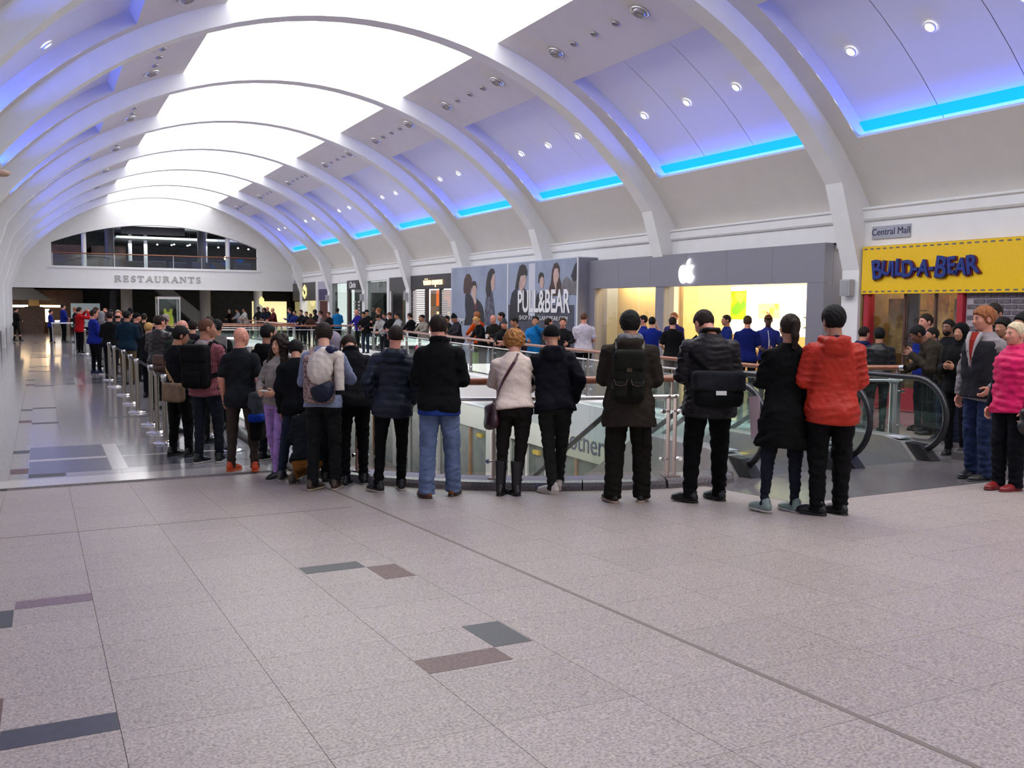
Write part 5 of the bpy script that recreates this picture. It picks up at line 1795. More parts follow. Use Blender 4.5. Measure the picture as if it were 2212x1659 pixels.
        d = d + 0.0042 * ripple(P, seed, .13, 5, 1.3) + 0.0022 * ripple(P, seed + 1, .05, 4, 1.6)
        if q < 1.7:   # sharper creases at waist and sleeves
            cm = (0.45 + 0.55 * np.clip((np.abs(P[:, 0]) / h - .07) / .04, 0, 1)) * (.5 if tkind == 'k' else 1.0)
            d = d + 0.016 * cm * (np.abs(ripple(P, seed + 21, .17, 3, 2.0)) - .28) + 0.007 * cm * (np.abs(ripple(P, seed + 31, .08, 3, 1.6)) - .28)
        if q < 1.6:
            # soft drag lines running from armpit to hem
            d = d + 0.0025 * np.sin(P[:, 2] * 38 + P[:, 0] * 30 * np.sign(P[:, 0]) + seed) * np.clip((.74 * h - P[:, 2]) / .2, 0, 1)
        d = smax(d, hem * h + 0.012 * np.sin(P[:, 0] * 9 + seed) - P[:, 2], 0.008)
        return d
    pts = np.array([p for j in J for p in j[1:]])
    ext = .075 * h + fat + skirt * h
    lo = np.minimum(pts.min(0) - ext, [-.125 * h - ext * .4, -.12 * h - belly * h - back * h - skirt * h, (hem - .02) * h])
    hi = np.maximum(pts.max(0) + ext * .8, [.125 * h + ext * .4, .10 * h + belly * 1.7 * h + skirt * h, .885 * h])
    hi[2] = max(.885 * h, pts[:, 2].max() + .05 * h)
    lo[2] = min((hem - .02) * h, pts[:, 2].min() - .05 * h)
    V, Q = surf(topfn, lo, hi, vt)
    tm = top if not isinstance(top, str) else cloth(top, tkind)
    o = link(tname, vmesh(tname, [(xf(U, V), Q)], tm), root)

    # trousers
    bm_ = bottom if not isinstance(bottom, str) else cloth(bottom, bkind)
    L = []
    for i, (fx_, fy_, yaw) in enumerate(feet):
        sgn = -1 if i == 0 else 1
        hipj = np.array([sgn * .050 * width + hipshift, -.004, .505]) * h - [0, 0, drop]
        ank = np.array([fx_, fy_, .045]) * h
        if knees and knees[i] is not None:
            kn = np.array(knees[i]) * h
        else:
            kn = (hipj + ank) / 2 + np.array([sgn * .004, .014 + legpull, .02]) * h
        L.append((sgn, hipj, kn, ank, yaw))

    def legfn(P):
        z = P[:, 2] + drop
        PP = P.copy(); PP[:, 2] += drop; PP[:, 0] -= hipshift * h
        zz = PP[:, 2] / h
        a = (np.interp(zz, TZ, TA * width) * h - .001).astype(F32)
        b = (np.interp(zz, TZ, B_) * h).astype(F32)
        c = (np.interp(zz, TZ, TY) * h).astype(F32)
        pel = (np.sqrt((PP[:, 0] / a) ** 2 + ((PP[:, 1] - c) / b) ** 2) - 1) * np.minimum(a, b)
        pel = smax(pel, PP[:, 2] - min(.585, hem + .07) * h, .01)
        pel = smax(pel, .470 * h - PP[:, 2], .03)
        for s_ in (-1, 1):
            pel = smin(pel, ell(PP, (s_ * .042 * h * width, -.042 * h, .500 * h), (.050 * h * width, .044 * h, .055 * h)), .02)
        dl = None
        for sgn, hipj, kn, ank, yaw in L:
            g = cap(P, hipj, kn, (.056 * (0.4 + 0.6 * width) + baggy * .6) * h, (.038 + baggy) * h)
            g = smin(g, cap(P, kn, ank, (.038 + baggy) * h, (.029 + flare) * h), .02)
            g = smin(g, cap(P, ank, ank - np.array([0, 0, .018 * h]), (.029 + flare) * h, (.031 + flare) * h), .01)
            dl = g if dl is None else np.minimum(dl, g)
        d = smin(pel, dl, .018)
        low_ = np.clip((.20 * h - P[:, 2]) / (.15 * h), 0, 1)
        if q < 1.7: d = d + 0.012 * (np.abs(ripple(P, seed + 41, .15, 3, 2.4)) - .28) + .006 * (np.abs(ripple(P, seed + 43, .07, 3, 2.0)) - .28)
        d = d + 0.0045 * ripple(P, seed + 5, .11, 4, 1.8) + 0.0045 * low_ * np.sin(P[:, 2] * 105 + P[:, 0] * 22 + P[:, 1] * 14 + seed)
        return smax(d, .022 * h - P[:, 2], .006)
    pts = np.array([p for l in L for p in l[1:4]])
    e2 = .085 * h + baggy * h
    lo = pts.min(0) - e2; hi = pts.max(0) + e2
    lo[2] = .012 * h; hi[2] = .60 * h - drop
    V, Q = surf(legfn, lo, hi, vl)
    link(bname, vmesh(bname, [(V, Q)], bm_), root)

    # shoes
    sm = cloth(shoe, 'l') if isinstance(shoe, str) else shoe
    so = cloth(sole or '0d0d0f', 'l')
    for sgn, hipj, kn, ank, yaw in L:
        Fm = T((ank[0], ank[1], 0 if ank[2] < .07 * h else ank[2] - .045 * h)) @ rotm('Z', -yaw)
        if knees and ank[2] > .07 * h: Fm = Fm @ rotm('X', -70)

        def shf(P):
            p = P / F32(k)
            d = ell(p, (0, -.030, .045), (.038, .055, .050))
            d = smin(d, ell(p, (0, .050, .040), (.042, .090, .044)), .03)
            d = smin(d, ell(p, (sgn * -.004, .125, .030), (.046, .070, .030)), .03)
            d = smin(d, cap(p, (0, -.022, .05), (0, -.025, .095), .036, .038), .02)
            return smax(d, .013 - p[:, 2], .006) * F32(k)

        def sof(P):
            p = P / F32(k)
            pz = p.copy(); pz[:, 2] = 0
            d = ell(pz, (0, -.028, 0), (.041, .060, .05))
            d = smin(d, ell(pz, (0, .05, 0), (.043, .095, .05)), .03)
            d = smin(d, ell(pz, (sgn * -.004, .125, 0), (.050, .076, .05)), .03)
            return smax(d, np.abs(p[:, 2] - .011) - .011, .004) * F32(k)
        V, Q = surf(shf, np.array([-.06, -.10, 0]) * k, np.array([.06, .21, .15]) * k, .0075 * max(1, q * .8))
        so_o = link('shoe', vmesh('shoe', [(xf(Fm, V), Q)], sm), root)
        if q < 2.2:
            V, Q = surf(sof, np.array([-.06, -.10, -.006]) * k, np.array([.06, .21, .03]) * k, .0065 * max(1, q * .8))
            link('sole', vmesh('sole', [(xf(Fm, V), Q)], so), so_o)

    # head, neck
    def headfn(P):
        p = P / F32(k)
        d = ell(p, (0, -.012, .022), (.0745, .094, .091))
        d = smin(d, ell(p, (0, .030, -.040), (.056, .060, .070)), .035)
        d = smin(d, ell(p, (0, .052, -.088), (.028, .026, .022)), .025)
        d = smin(d, cap(p, (-.03, .073, .018), (.03, .073, .018), .012, .012), .015)
        d = smin(d, cap(p, (-.036, .062, -.022), (-.034, .058, -.03), .016, .016), .02)
        d = smin(d, cap(p, (.036, .062, -.022), (.034, .058, -.03), .016, .016), .02)
        for s_ in (-1, 1):
            d = smax(d, -ell(p, (s_ * .031, .094, .002), (.016, .012, .008)), .010)
        d = smin(d, cap(p, (0, .085, .006), (0, .104, -.030), .0075, .0125), .010)
        for s_ in (-1, 1):
            d = smin(d, ell(p, (s_ * .011, .092, -.034), (.010, .012, .009)), .006)
        d = smin(d, cap(p, (-.018, .083, -.060), (.018, .083, -.060), .0075, .0075), .008)
        for s_ in (-1, 1):
            er = ell(p, (s_ * .079, -.012, -.010), (.010, .022, .034))
            er = smax(er, -ell(p, (s_ * .090, -.008, -.006), (.008, .013, .022)), .004)
            d = smin(d, er, .006)
        d = smin(d, cap(p, (0, -.030, -.055), (0, -.030, -.150), .052 * (0.6 + 0.4 * width), .060 * (0.6 + 0.4 * width)), .028)
        return d * F32(k)
    V, Q = surf(headfn, np.array([-.10, -.12, -.185]) * k, np.array([.10, .13, .125]) * k, vh)
    parts = [(xf(HM, V), Q)]
    # body under the clothes, continuous with the neck
    def coref(P):
        d = torso(P, -.004)
        for sgn, sh, el, wr in J:
            d = smin(d, cap(P, sh * [.92, 1, 1], sh, .032 * h, .030 * h), .03)
            d = smin(d, cap(P, sh, el, .0285 * h, .0235 * h), .02)
            d = smin(d, cap(P, el, wr, .0225 * h, .0155 * h), .012)
        return np.maximum(d, np.where(np.abs(P[:, 0]) < .115 * h * width, (hem + .04) * h - P[:, 2], -1))
    bare = sleeve != 'long'
    pts = np.array([p for j in J for p in j[1:]])
    V, Q = surf(coref, np.minimum(pts.min(0) - .05 * h, [-.13 * h, -.1 * h, .46 * h]), np.maximum(pts.max(0) + .05 * h, [.13 * h, .1 * h, .87 * h]), vt * (1.0 if bare else 1.5))
    parts.append((xf(U, V), Q))
    if hands:
        for sgn, sh, el, wr in J:
            V, Q = hand_mesh(wr, el, sgn, h, .0052 * max(1.0, q * .95), curl)
            parts.append((xf(U, V), Q))
    if skinlegs:
        def slf(P):
            d = None
            for sgn, hipj, kn, ank, yaw in L:
                g = smin(cap(P, kn, (kn + ank) / 2, .030 * h, .034 * h), cap(P, (kn + ank) / 2, ank, .034 * h, .02 * h), .02)
                d = g if d is None else np.minimum(d, g)
            return d
        V, Q = surf(slf, lo, hi, vl)
        parts.append((V, Q))
    body = link('body', vmesh('body', parts, SKIN[skin]), root)
    # face details
    if face_on:
        for s_ in (-1, 1):
            m = MB()
            c = Vector((s_ * .031, .081, .002)) * k
            eye = MB().lathe([(0.0005, .0105 * k), (.006 * k, .0088 * k), (.0092 * k, .0045 * k), (.0098 * k, 0), (.0070 * k, -.006 * k)], n=12)
            eye.v = [tuple(HM @ (c + Vector((v[0] * 1.1, v[2], v[1] * .55)))) for v in eye.v]
            eo = eye.build('eye', M_EYEW, root)
            ir = MB().lathe([(0.0005, .0113 * k), (.0038 * k, .0110 * k), (.0064 * k, .0098 * k), (.0064 * k, .0086 * k)], n=10)
            ir.v = [tuple(HM @ (c + Vector((v[0], v[2], v[1])))) for v in ir.v]
            ir.build('iris', M_EYED, eo)
            br = MB().tube([HM @ (Vector(p) * k) for p in ((s_ * .014, .0885, .020), (s_ * .030, .0885, .0255), (s_ * .046, .077, .021))], [.0022 * k, .0034 * k, .0018 * k], 6)
            br.build('eyebrow', HAIRC[hair[1]] if hair[1] != 's' else HAIRC['b'], root)
        li = MB().tube([HM @ (Vector(p) * k) for p in ((-.021, .084, -.060), (-.008, .0915, -.0585), (.008, .0915, -.0585), (.021, .084, -.060))], [.002 * k, .0042 * k, .0042 * k, .002 * k], 8)
        li.build('lips', M_LIP, root)
    if glasses:
        g = MB()
        for s_ in (-1, 1):
            ring = [HM @ (Vector((s_ * .032 + .021 * math.cos(a), .101, .000 + .015 * math.sin(a))) * k) for a in np.linspace(0, 6.283, 13)[:-1]]
            g.tube(ring, .0022 * k, 6, closed=True)
            g.tube([HM @ (Vector(p) * k) for p in ((s_ * .053, .099, .006), (s_ * .076, .05, .006), (s_ * .081, -.012, .004))], .0022 * k, 6)
        g.tube([HM @ (Vector(p) * k) for p in ((-.011, .103, .004), (.011, .103, .004))], .002 * k, 6)
        g.build('spectacles', M_BLACK, root)
    # hair
    st, hc = hair[0], hair[1]
    if st != 'bald':
        hm = HAIRC[hc]

        def hairfn(P):
            p = P / F32(k)
            th_ = {'buzz': .005, 'short': .012, 'thick': .020, 'tail': .011, 'bob': .018, 'curl': .046, 'long': .030, 'beanie': .014, 'skullcap': .011, 'scarf': .022, 'cap': .010, 'fringe': .008, 'bun': .011, 'hooded': .02}[st]
            nz = ripple(p, seed + 9, .028, 5)
            crn = ell(p, (0, -.014, .024), (.0745 + th_, .094 + th_, .091 + th_)) - .004 * nz * (0.3 if st in ('buzz', 'beanie', 'skullcap', 'scarf', 'cap', 'hooded') else 1.0)
            cutp = (np.interp(p[:, 1], [-.11, -.06, -.01, .018, .030, .055, .085], [-.082, -.074, -.040, -.022, .018, .050, .066]) - p[:, 2]).astype(F32) * .8 + .005 * nz
            cuth = .75 * p[:, 1] - .66 * p[:, 2] + .006 * nz
            if st in ('buzz', 'short', 'thick', 'fringe'):
                d = smax(crn, cutp - (.012 if st == 'thick' else 0), .008)
                d = smax(d, -(p[:, 2] + .075 + (.02 if st == 'thick' else 0)), .012)
                for s_ in (-1, 1):   # clear the ears
                    d = smax(d, -ell(p, (s_ * .085, -.006, -.014), (.022, .026, .036)), .006)
                if st == 'fringe': d = smax(smax(d, p[:, 2] - .030, .01), p[:, 1] - .01, .01)
            elif st == 'tail':
                d = smax(crn, cutp, .008)
                d = smax(d, -(p[:, 2] + .07), .012)
                d = smin(d, ell(p, (0, -.115, .045), (.028, .028, .030)), .015)
                d = smin(d, cap(p, (0, -.125, .045), (.004, -.135, -.06), .026, .034) - .006 * nz, .015)
                d = smin(d, cap(p, (.004, -.135, -.06), (.010, -.125, -.17), .034, .020) - .006 * nz, .012)
            elif st == 'bun':
                d = smax(crn, cutp, .008)
                d = smax(d, -(p[:, 2] + .07), .012)
                d = smin(d, ell(p, (0, -.115, -.02), (.05, .035, .045)) - .006 * nz, .02)
            elif st == 'bob':
                d = smin(crn, ell(p, (0, -.030, -.045), (.090, .085, .080)) - .004 * nz, .03)
                d = smax(d, .9 * p[:, 1] - .4 * p[:, 2] - .035, .012)
            elif st == 'curl':
                d = ell(p, (0, -.022, .020), (.118, .125, .118)) - .016 * ripple(p, seed + 2, .035, 6) - .010 * ripple(p, seed + 3, .018, 6)
                d = smax(d, .8 * p[:, 1] - .55 * p[:, 2] - .030, .012)
            elif st == 'long':
                d = smin(crn, ell(p, (0, -.035, -.02), (.115, .105, .11)), .04)
                for s_ in (-1, 1):
                    d = smin(d, cap(p, (s_ * .080, -.01, -.06), (s_ * .105, .030, -.22), .045, .040), .03)
                d = smin(d, cap(p, (0, -.075, -.06), (0, -.085, -.24), .075, .060), .04)
                d = d - .014 * ripple(p, seed + 2, .045, 6) - .008 * ripple(p, seed + 3, .022, 6)
                d = smax(d, -ell(p, (0, .105, -.03), (.058, .075, .098)), .015)
            elif st in ('beanie', 'cap', 'skullcap'):
                d = smax(crn, cuth * .6 - .75 * p[:, 2] + .008, .008)
                if st == 'beanie':
                    d = smin(d, ell(p, (0, -.03, .12), (.05, .055, .05)), .04)
                elif st == 'cap':
                    d = smin(d, ell(p, (0, .115, .052), (.058, .055, .008)), .01)
            else:  # scarf or raised hood
                d = smin(crn, ell(p, (0, -.030, -.06), (.085, .085, .085)), .04)
                d = smin(d, cap(p, (0, -.035, -.09), (0, -.03, -.16), .085, .10), .03)
                d = smax(d, -ell(p, (0, .105, -.02), (.055, .085, .085)), .012)
            return d * F32(k)
        big = 2.0 if st in ('long', 'curl', 'scarf', 'tail', 'hooded') else 1.35
        V, Q = surf(hairfn, np.array([-.10 * big, -.125 * big, -.16 * big]) * k, np.array([.10 * big, .115 * (1.45 if st == 'cap' else 1.15), .10 * (1.8 if st == 'beanie' else 1.6)]) * k, vh * (1.15 if big > 1.5 else 1.0))
        hn = {'beanie': 'knitted_hat', 'skullcap': 'knitted_hat', 'cap': 'cap', 'scarf': 'headscarf', 'hooded': 'raised_hood'}.get(st, 'hair')
        link(hn, vmesh(hn, [(xf(HM, V), Q)], hm if hn == 'hair' else (cloth(hair[2], 'k') if len(hair) > 2 else hm)), root)
    if beard:
        def bf(P):
            p = P / F32(k)
            d = smin(ell(p, (0, .032, -.048), (.059, .064, .070)), ell(p, (0, .053, -.090), (.032, .030, .026)), .02)
            d = smax(d, p[:, 2] + .045, .008)
            d = smax(d, -ell(p, (0, .095, -.060), (.024, .02, .009)), .004)
            return smax(d, -p[:, 1] + .0, .01) * F32(k)
        V, Q = surf(bf, np.array([-.08, -.02, -.14]) * k, np.array([.08, .12, -.02]) * k, vh)
        link('beard', vmesh('beard', [(xf(HM, V), Q)], HAIRC[beard]), root)
    W = T((x, y, z0)) @ rotm('Z', -face)
    return dict(root=root, W=W, U=U, H=HM, h=h, J=J, k=k, torso=torso, fat=fat, hem=hem)


def acc(P, name, parts, label, cat, group=None, frame='U'):
    """a thing worn or carried: parts = [(part name, verts/quads or MB, material)] in the wearer's frame"""
    M = P['W'] @ (P['U'] if frame == 'U' else Matrix.Identity(4))
    allv = []
    for nm, g, m in parts:
        V = g[0] if isinstance(g, tuple) else np.array(g.v)
        allv.append(xf(M, V))
    allv = np.concatenate(allv)
    c = [(allv[:, 0].min() + allv[:, 0].max()) / 2, (allv[:, 1].min() + allv[:, 1].max()) / 2, allv[:, 2].min()]
    e = tag(empty(name, c), label, cat, group)
    Mi = T([-v for v in c]) @ M
    for nm, g, m in parts:
        if isinstance(g, tuple):
            link(nm, vmesh(nm, [(xf(Mi, g[0]), g[1])], m), e)
        else:
            g.v = [tuple(Mi @ Vector(v)) for v in g.v]
            g.build(nm, m, e)
    return e
# ------------------------------------------------------------------ things people carry
def backpack(P, col, label, kind='c', w=.30, hgt=.46, dep=.16, zc=.70, pocket=True, name='backpack', patt=None, strap=None, trim=None):
    h = P['h']
    yb = -.067 * h - .010
    c = (0, yb - dep / 2, zc * h)
    m = patt or cloth(col, kind)

    def fn(p):
        d = rbox(p, c, (w / 2, dep / 2, hgt / 2), .055)
        d = smin(d, ell(p, (0, c[1] - dep * .20, c[2] - hgt * .12), (w * .46, dep * .46, hgt * .38)), .03)
        return d + .004 * ripple(p, 7, .12) + .002 * ripple(p, 8, .05)
    g = surf(fn, np.array(c) - [w * .7, dep, hgt * .65], np.array(c) + [w * .7, dep, hgt * .65], .012)
    parts = [('pack', g, m)]
    mt = strap or m
    if pocket:
        for sx in ((-1, 1) if pocket == 2 else (0,)):
            pc = (sx * w * .26, c[1] - dep * .60, c[2] - hgt * .24)
            pf = lambda p, pc=pc: rbox(p, pc, (w * (.20 if pocket == 2 else .34), .035, hgt * .16), .03) + .002 * ripple(p, 3, .06)
            parts.append(('pocket', surf(pf, np.array(pc) - [w * .45, .07, hgt * .25], np.array(pc) + [w * .45, .07, hgt * .25], .011), m))
        fl = lambda p: smax(rbox(p, (0, c[1] - dep * .12, c[2] + hgt * .30), (w * .50, dep * .52, hgt * .22), .05), -(p[:, 2] - (c[2] + hgt * .12)), .01)
        parts.append(('flap', surf(fl, np.array(c) - [w * .7, dep, 0], np.array(c) + [w * .7, dep, hgt * .65], .012), m))
    if trim:
        tr = MB()
        for sx in ((-1, 1) if pocket == 2 else (0,)):
            pc = (sx * w * .26, c[1] - dep * .60 - .04, c[2] - hgt * .12)
            ww = w * (.20 if pocket == 2 else .34)
            tr.tube([(pc[0] - ww, pc[1] + .02, pc[2] + .03), (pc[0] - ww * .8, pc[1], pc[2] - .01), (pc[0], pc[1] - .004, pc[2] - .022), (pc[0] + ww * .8, pc[1], pc[2] - .01), (pc[0] + ww, pc[1] + .02, pc[2] + .03)], .0045, 6)
        parts.append(('piping', tr, cloth(trim, 'l')))
        parts.append(('patch', MB().box((-.022, c[1] - dep * .66, c[2] + hgt * .10), (.022, c[1] - dep * .60, c[2] + hgt * .17)), cloth(trim, 'l')))
    for sx in (-1, 1):
        pts = [(sx * .060 * h, yb - .02, .745 * h), (sx * .060 * h, -.062 * h, .800 * h), (sx * .060 * h, -.030 * h, .832 * h), (sx * .060 * h, .012 * h, .828 * h), (sx * .066 * h, .058 * h, .79 * h), (sx * .078 * h, .078 * h, .73 * h), (sx * .098 * h, .05 * h, .66 * h), (sx * .105 * h, -.02 * h, .62 * h), (sx * .06 * h, yb - .03, .60 * h)]
        nr = [(0, -1, .3), (0, -.8, .6), (0, -.3, 1), (0, .5, .9), (0, 1, .4), (0, 1, 0), (sx, .6, 0), (sx, -.2, 0), (sx * .5, -1, 0)]
        parts.append(('strap', MB().ribbon(pts, .05, .012, nr), mt))
    return acc(P, name, parts, label, 'backpack')


def torso_ring(P, za, zb, pa, pb, n=14, off=.016):
    """points round the torso from angle pa to pb (deg, 0 = front, 90 = right) while height runs za..zb (body heights)"""
    h = P['h']
    pts, nr = [], []
    for i in range(n + 1):
        t = i / n
        z = za + (zb - za) * t
        a = R_(pa + (pb - pa) * t)
        A_, B2 = np.interp(z, TZ, TA) * h + off, np.interp(z, TZ, TB) * h + off
        x_, y_ = math.sin(a), math.cos(a)
        r = 1 / ((abs(x_) / A_) ** 2.35 + (abs(y_) / B2) ** 2.35) ** (1 / 2.35)
        pts.append((x_ * r, y_ * r, z * h))
        nr.append((x_, y_, 0.15))
    return pts, nr


def shoulder_bag(P, label, col, kind, c, size, strap_from, strap_ang, rotz=0, flap=None, strapcol=None, buckle=False, sw=.04, name='shoulder_bag', droop=0.0, off=.02):
    """c: bag centre in the upper-body frame (m); strap runs from one shoulder round the back to the bag"""
    w, d, hh = size
    Rm = rotm('Z', rotz)
    Ri = np.array(Rm.inverted())[:3, :3].astype(F32)
    cc = np.array(c)

    def fn(p):
        q_ = (p - cc.astype(F32)) @ Ri.T
        q_ = q_ / np.stack([np.ones(len(q_)), np.ones(len(q_)), np.ones(len(q_))], 1).astype(F32)
        dd = rbox(q_, (0, 0, 0), (w / 2, d / 2, hh / 2), min(d * .45, .05))
        dd = smin(dd, ell(q_, (0, 0, -hh * .2), (w * .5, d * .62, hh * .33)), .03)
        return dd + .004 * ripple(p, 17, .10) + .002 * ripple(p, 18, .05)
    R0 = max(w, hh) * .75 + .03
    parts = [('bag', surf(fn, cc - R0, cc + R0, .011), cloth(col, kind))]
    if flap:
        def ff(p):
            q_ = (p - cc.astype(F32)) @ Ri.T
            dd = rbox(q_, (0, -.004, hh * .20), (w / 2 + .012, d / 2 + .014, hh * .34), .04)
            return smax(dd, -(q_[:, 2] + hh * .08 - .03 * np.abs(q_[:, 0]) / w), .008) + .003 * ripple(p, 19, .12)
        parts.append(('flap', surf(ff, cc - R0, cc + R0, .011), cloth(flap, kind)))
    if buckle:
        b = MB().box((-.045, -d / 2 - .026, -hh * .10 - .018), (.045, -d / 2 - .010, -hh * .10 + .018))
        b.v = [tuple(Rm @ Vector(v) + Vector(c)) for v in b.v]
        parts.append(('buckle', b, M_CHROME))
    pts, nr = torso_ring(P, strap_from[0], strap_from[1], strap_ang[0], strap_ang[1], off=off)
    ends = [(c[0], c[1], c[2] + hh * .42)]
    parts.append(('strap', MB().ribbon(pts + ends, sw, .006, nr + [nr[-1]]), cloth(strapcol or col, kind)))
    return acc(P, name, parts, label, 'bag')


# ================================================================== the queue in front of the near balustrade
P1 = person('man with glasses and black hair in dark T-shirt at the head of the barrier posts', 1.56, 12.70, 1.69, 62, '14161f', '111114', ('thick', 'k'), 't', 1.1, ('front', 'front'), turn=25, nod=12, width=1.14, belly=.012, sleeve='short', hem=.46, tname='t_shirt', glasses=True, face_on=True, baggy=.006, shoe='15120f', feet=((-.06, -.02, 5), (.07, .03, -12)))
shoulder_bag(P1, 'beige crossbody bag on the man with glasses', '8d7660', 'c', (.12, -.165, .50 * 1.69), (.34, .10, .24), (.82, .575), (-38, -200), 12, strapcol='b08c62', sw=.05, off=.026)
P2 = person('shaven-headed man in maroon check shirt with a grey hood', 1.80, 12.0, 1.80, 40, plaid('maroon_check', '5c1626', 'a86a74', 60), '1c2433', ('buzz', 's'), 't', 1.05, ('front', 'front'), turn=42, hem=.47, tname='check_shirt', bname='jeans', bkind='d', shoe='131316', sole='c8c4c0', feet=((-.05, -.03, 10), (.06, .05, -16)), face_on=True, width=1.05)
hdm = lambda p: smax(smin(cap(p, (-.07, -.02, 1.50), (0, -.125, 1.47), .035, .045), cap(p, (.07, -.02, 1.50), (0, -.125, 1.47), .035, .045), .03), ell(p, (0, -.12, 1.42), (.12, .06, .12)) * 0 - 1, .01)
hd2 = lambda p: smin(hdm(p), ell(p, (0, -.125, 1.42), (.105, .040, .09)), .04) + .003 * ripple(p, 5, .06)
g = surf(hd2, (-.16, -.22, 1.28), (.16, .06, 1.60), .011)
link('grey_hood', vmesh('grey_hood', [(xf(P2['U'], g[0]), g[1])], cloth('8b8380', 'k')), P2['root'])
backpack(P2, '101113', 'black rucksack on the man in maroon check shirt', w=.33, hgt=.52, dep=.19, zc=.67)
P3 = person('bald man in dark grey T-shirt with bright orange shoes', 2.07, 11.23, 1.71, 30, '24272d', '4d423c', ('bald', 's'), 'r', 1.0, ('down', 'down'), turn=30, sleeve='short', hem=.45, tname='t_shirt', shoe='d9480c', sole='e0602a', feet=((-.075, 0, 12), (.085, .02, -14)), face_on=True, legpull=-.004)
# jacket hung over his arm
h3 = P3['h']
jk = lambda p: smin(rbox(p, (.215, -.05, .845), (.085, .15, .11), .06), ell(p, (.225, -.05, .72), (.065, .15, .12)), .04) + .008 * ripple(p, 3, .09)
jl = lambda p: rbox(p, (.225, -.05, .655), (.085, .165, .05), .035) + .006 * ripple(p, 4, .08)
g1 = surf(jk, (.05, -.28, .56), (.40, .2, 1.02), .011); g2 = surf(jl, (.05, -.28, .55), (.40, .2, .76), .011)
acc(P3, 'folded_jacket', [('shell', g1, cloth('4c4f58', 'c')), ('lining', g2, cloth('123a9a', 'c'))], 'grey jacket with blue lining hung over the arm of the bald man', 'jacket')
g1 = surf(lambda p: rbox(p, (.19, .02, .50), (.075, .12, .13), .05) + .004 * ripple(p, 9, .08), (.07, -.15, .34), (.32, .19, .68), .011)
acc(P3, 'hand_bag', [('bag', g1, cloth('131316')), ('handle', MB().tube([(.19, -.04, .62), (.17, -.04, .72), (.16, .0, .78), (.17, .06, .72), (.19, .08, .62)], .010, 8), cloth('131316'))], 'small black bag hanging below the bald man\'s jacket', 'bag')
P5 = person('man in black hooded jacket half hidden behind the bald man', 2.52, 11.85, 1.73, 50, '131417', '1b1f2a', ('short', 'k'), 't', 1.15, ('front', 'front'), turn=20, hood=True, fat=.02, hem=.46, shoe='101013', sole='b8b4b0')
P4 = person('young woman with long curly hair, grey top and lilac jeans', 2.36, 10.55, 1.60, 222, '8f8682', 'a884c6', ('long', 'b'), 'l', .9, ('hold', 'hold'), turn=8, nod=2, lean=-3, hem=.50, tname='hoodie', bname='jeans', bkind='d', width=.88, fat=.008, hood=True, shoe='0e0d10', feet=((-.03, .10, 4), (.045, -.03, -20)), face_on=True, side=-3, hipshift=.02, flare=-.008)
acc(P4, 'folded_paper', [('sheet', MB().box((-.05, .23, .965), (.05, .30, .98)), mat('paper', (0.65, 0.63, 0.58), 0.7))], 'folded white paper held by the curly-haired young woman', 'paper')
P6 = person('person in dark navy coat and blue jeans behind the curly-haired woman', 2.50, 10.28, 1.56, 20, '11141c', '232f42', ('thick', 'k'), 't', 1.0, ('down', 'down'), lean=8, nod=25, fat=.022, hem=.45, tname='coat', bname='jeans', bkind='d', shoe='4a4c4c', sole='b9b2a8', feet=((-.10, -.11, 10), (.05, .05, -10)), hipshift=.01, side=-4)
P10 = person('kneeling person in tan trousers by the kerb', 2.50, 9.85, 1.62, 30, '20242c', '93602a', ('short', 'b'), 'l', 1.1, ('front', 'front'), drop=.60, lean=22, nod=20, knees=((-.09, .20, .05), (.06, .16, .20)), feet=((-.07, -.10, 0), (.10, .10, -5)), shoe='4b3a30', sole='8c7660', hem=.50, bkind='c')
P7 = person('youth in pale blue sweater with a floral rucksack', 2.48, 9.12, 1.69, 28, '8189a5', '13161b', ('thick', 'b'), 'l', .95, ('front', 'cross'), nod=22, turn=-14, lean=4, hem=.49, tname='sweater', bname='jeans', bkind='d', tkind='k', shoe='4a3228', sole='a89682', feet=((-.07, 0, 22), (.06, .03, 4)), flare=.004, fat=.012)
floral = mat('floral_print', hexc('1c1a22'), 0.85, var=0.9, vscale=55, col2=hexc('b99a96'))
backpack(P7, '1c1a22', 'dark floral rucksack on the youth in pale blue sweater', patt=floral, w=.30, hgt=.46, dep=.14, zc=.655)
hh = P7['h']
wj = lambda p: smin(ell(p, (.03, -.30, .72 * hh), (.125, .085, .17)), rbox(p, (.10, -.27, .80 * hh), (.10, .07, .07), .06), .03) + .008 * ripple(p, 13, .09) + .004 * ripple(p, 14, .04)
ws = lambda p: cap(p, (.19, -.24, .79 * hh), (.21, -.24, .60 * hh), .055, .045) + .005 * ripple(p, 15, .06)
wn = lambda p: smax(ell(p, (.05, -.295, .60 * hh), (.115, .075, .13)), -(-(p[:, 2] - .62 * hh) + .35 * p[:, 0]), .01) + .004 * ripple(p, 16, .06)
wc = lambda p: ell(p, (.135, -.285, .822 * hh), (.062, .070, .052)) + .002 * ripple(p, 16, .06)
wcu = MB().tube([(.212, -.24, .595 * hh), (.214, -.24, .57 * hh)], .047, 14)
bx_ = ((-.2, -.45, .40 * hh), (.34, -.1, .92 * hh))
acc(P7, 'tied_jacket', [('white_body', surf(wj, *bx_, .011), cloth('cfc4bd', 'p')), ('white_sleeve', surf(ws, *bx_, .011), cloth('cfc4bd', 'p')), ('navy_panel', surf(wn, *bx_, .011), cloth('1d2440', 'p')), ('navy_cuff', wcu, cloth('14161f', 'k')), ('navy_collar', surf(wc, *bx_, .011), cloth('1d2450', 'p'))], 'white and navy jacket strapped to the floral rucksack', 'jacket')
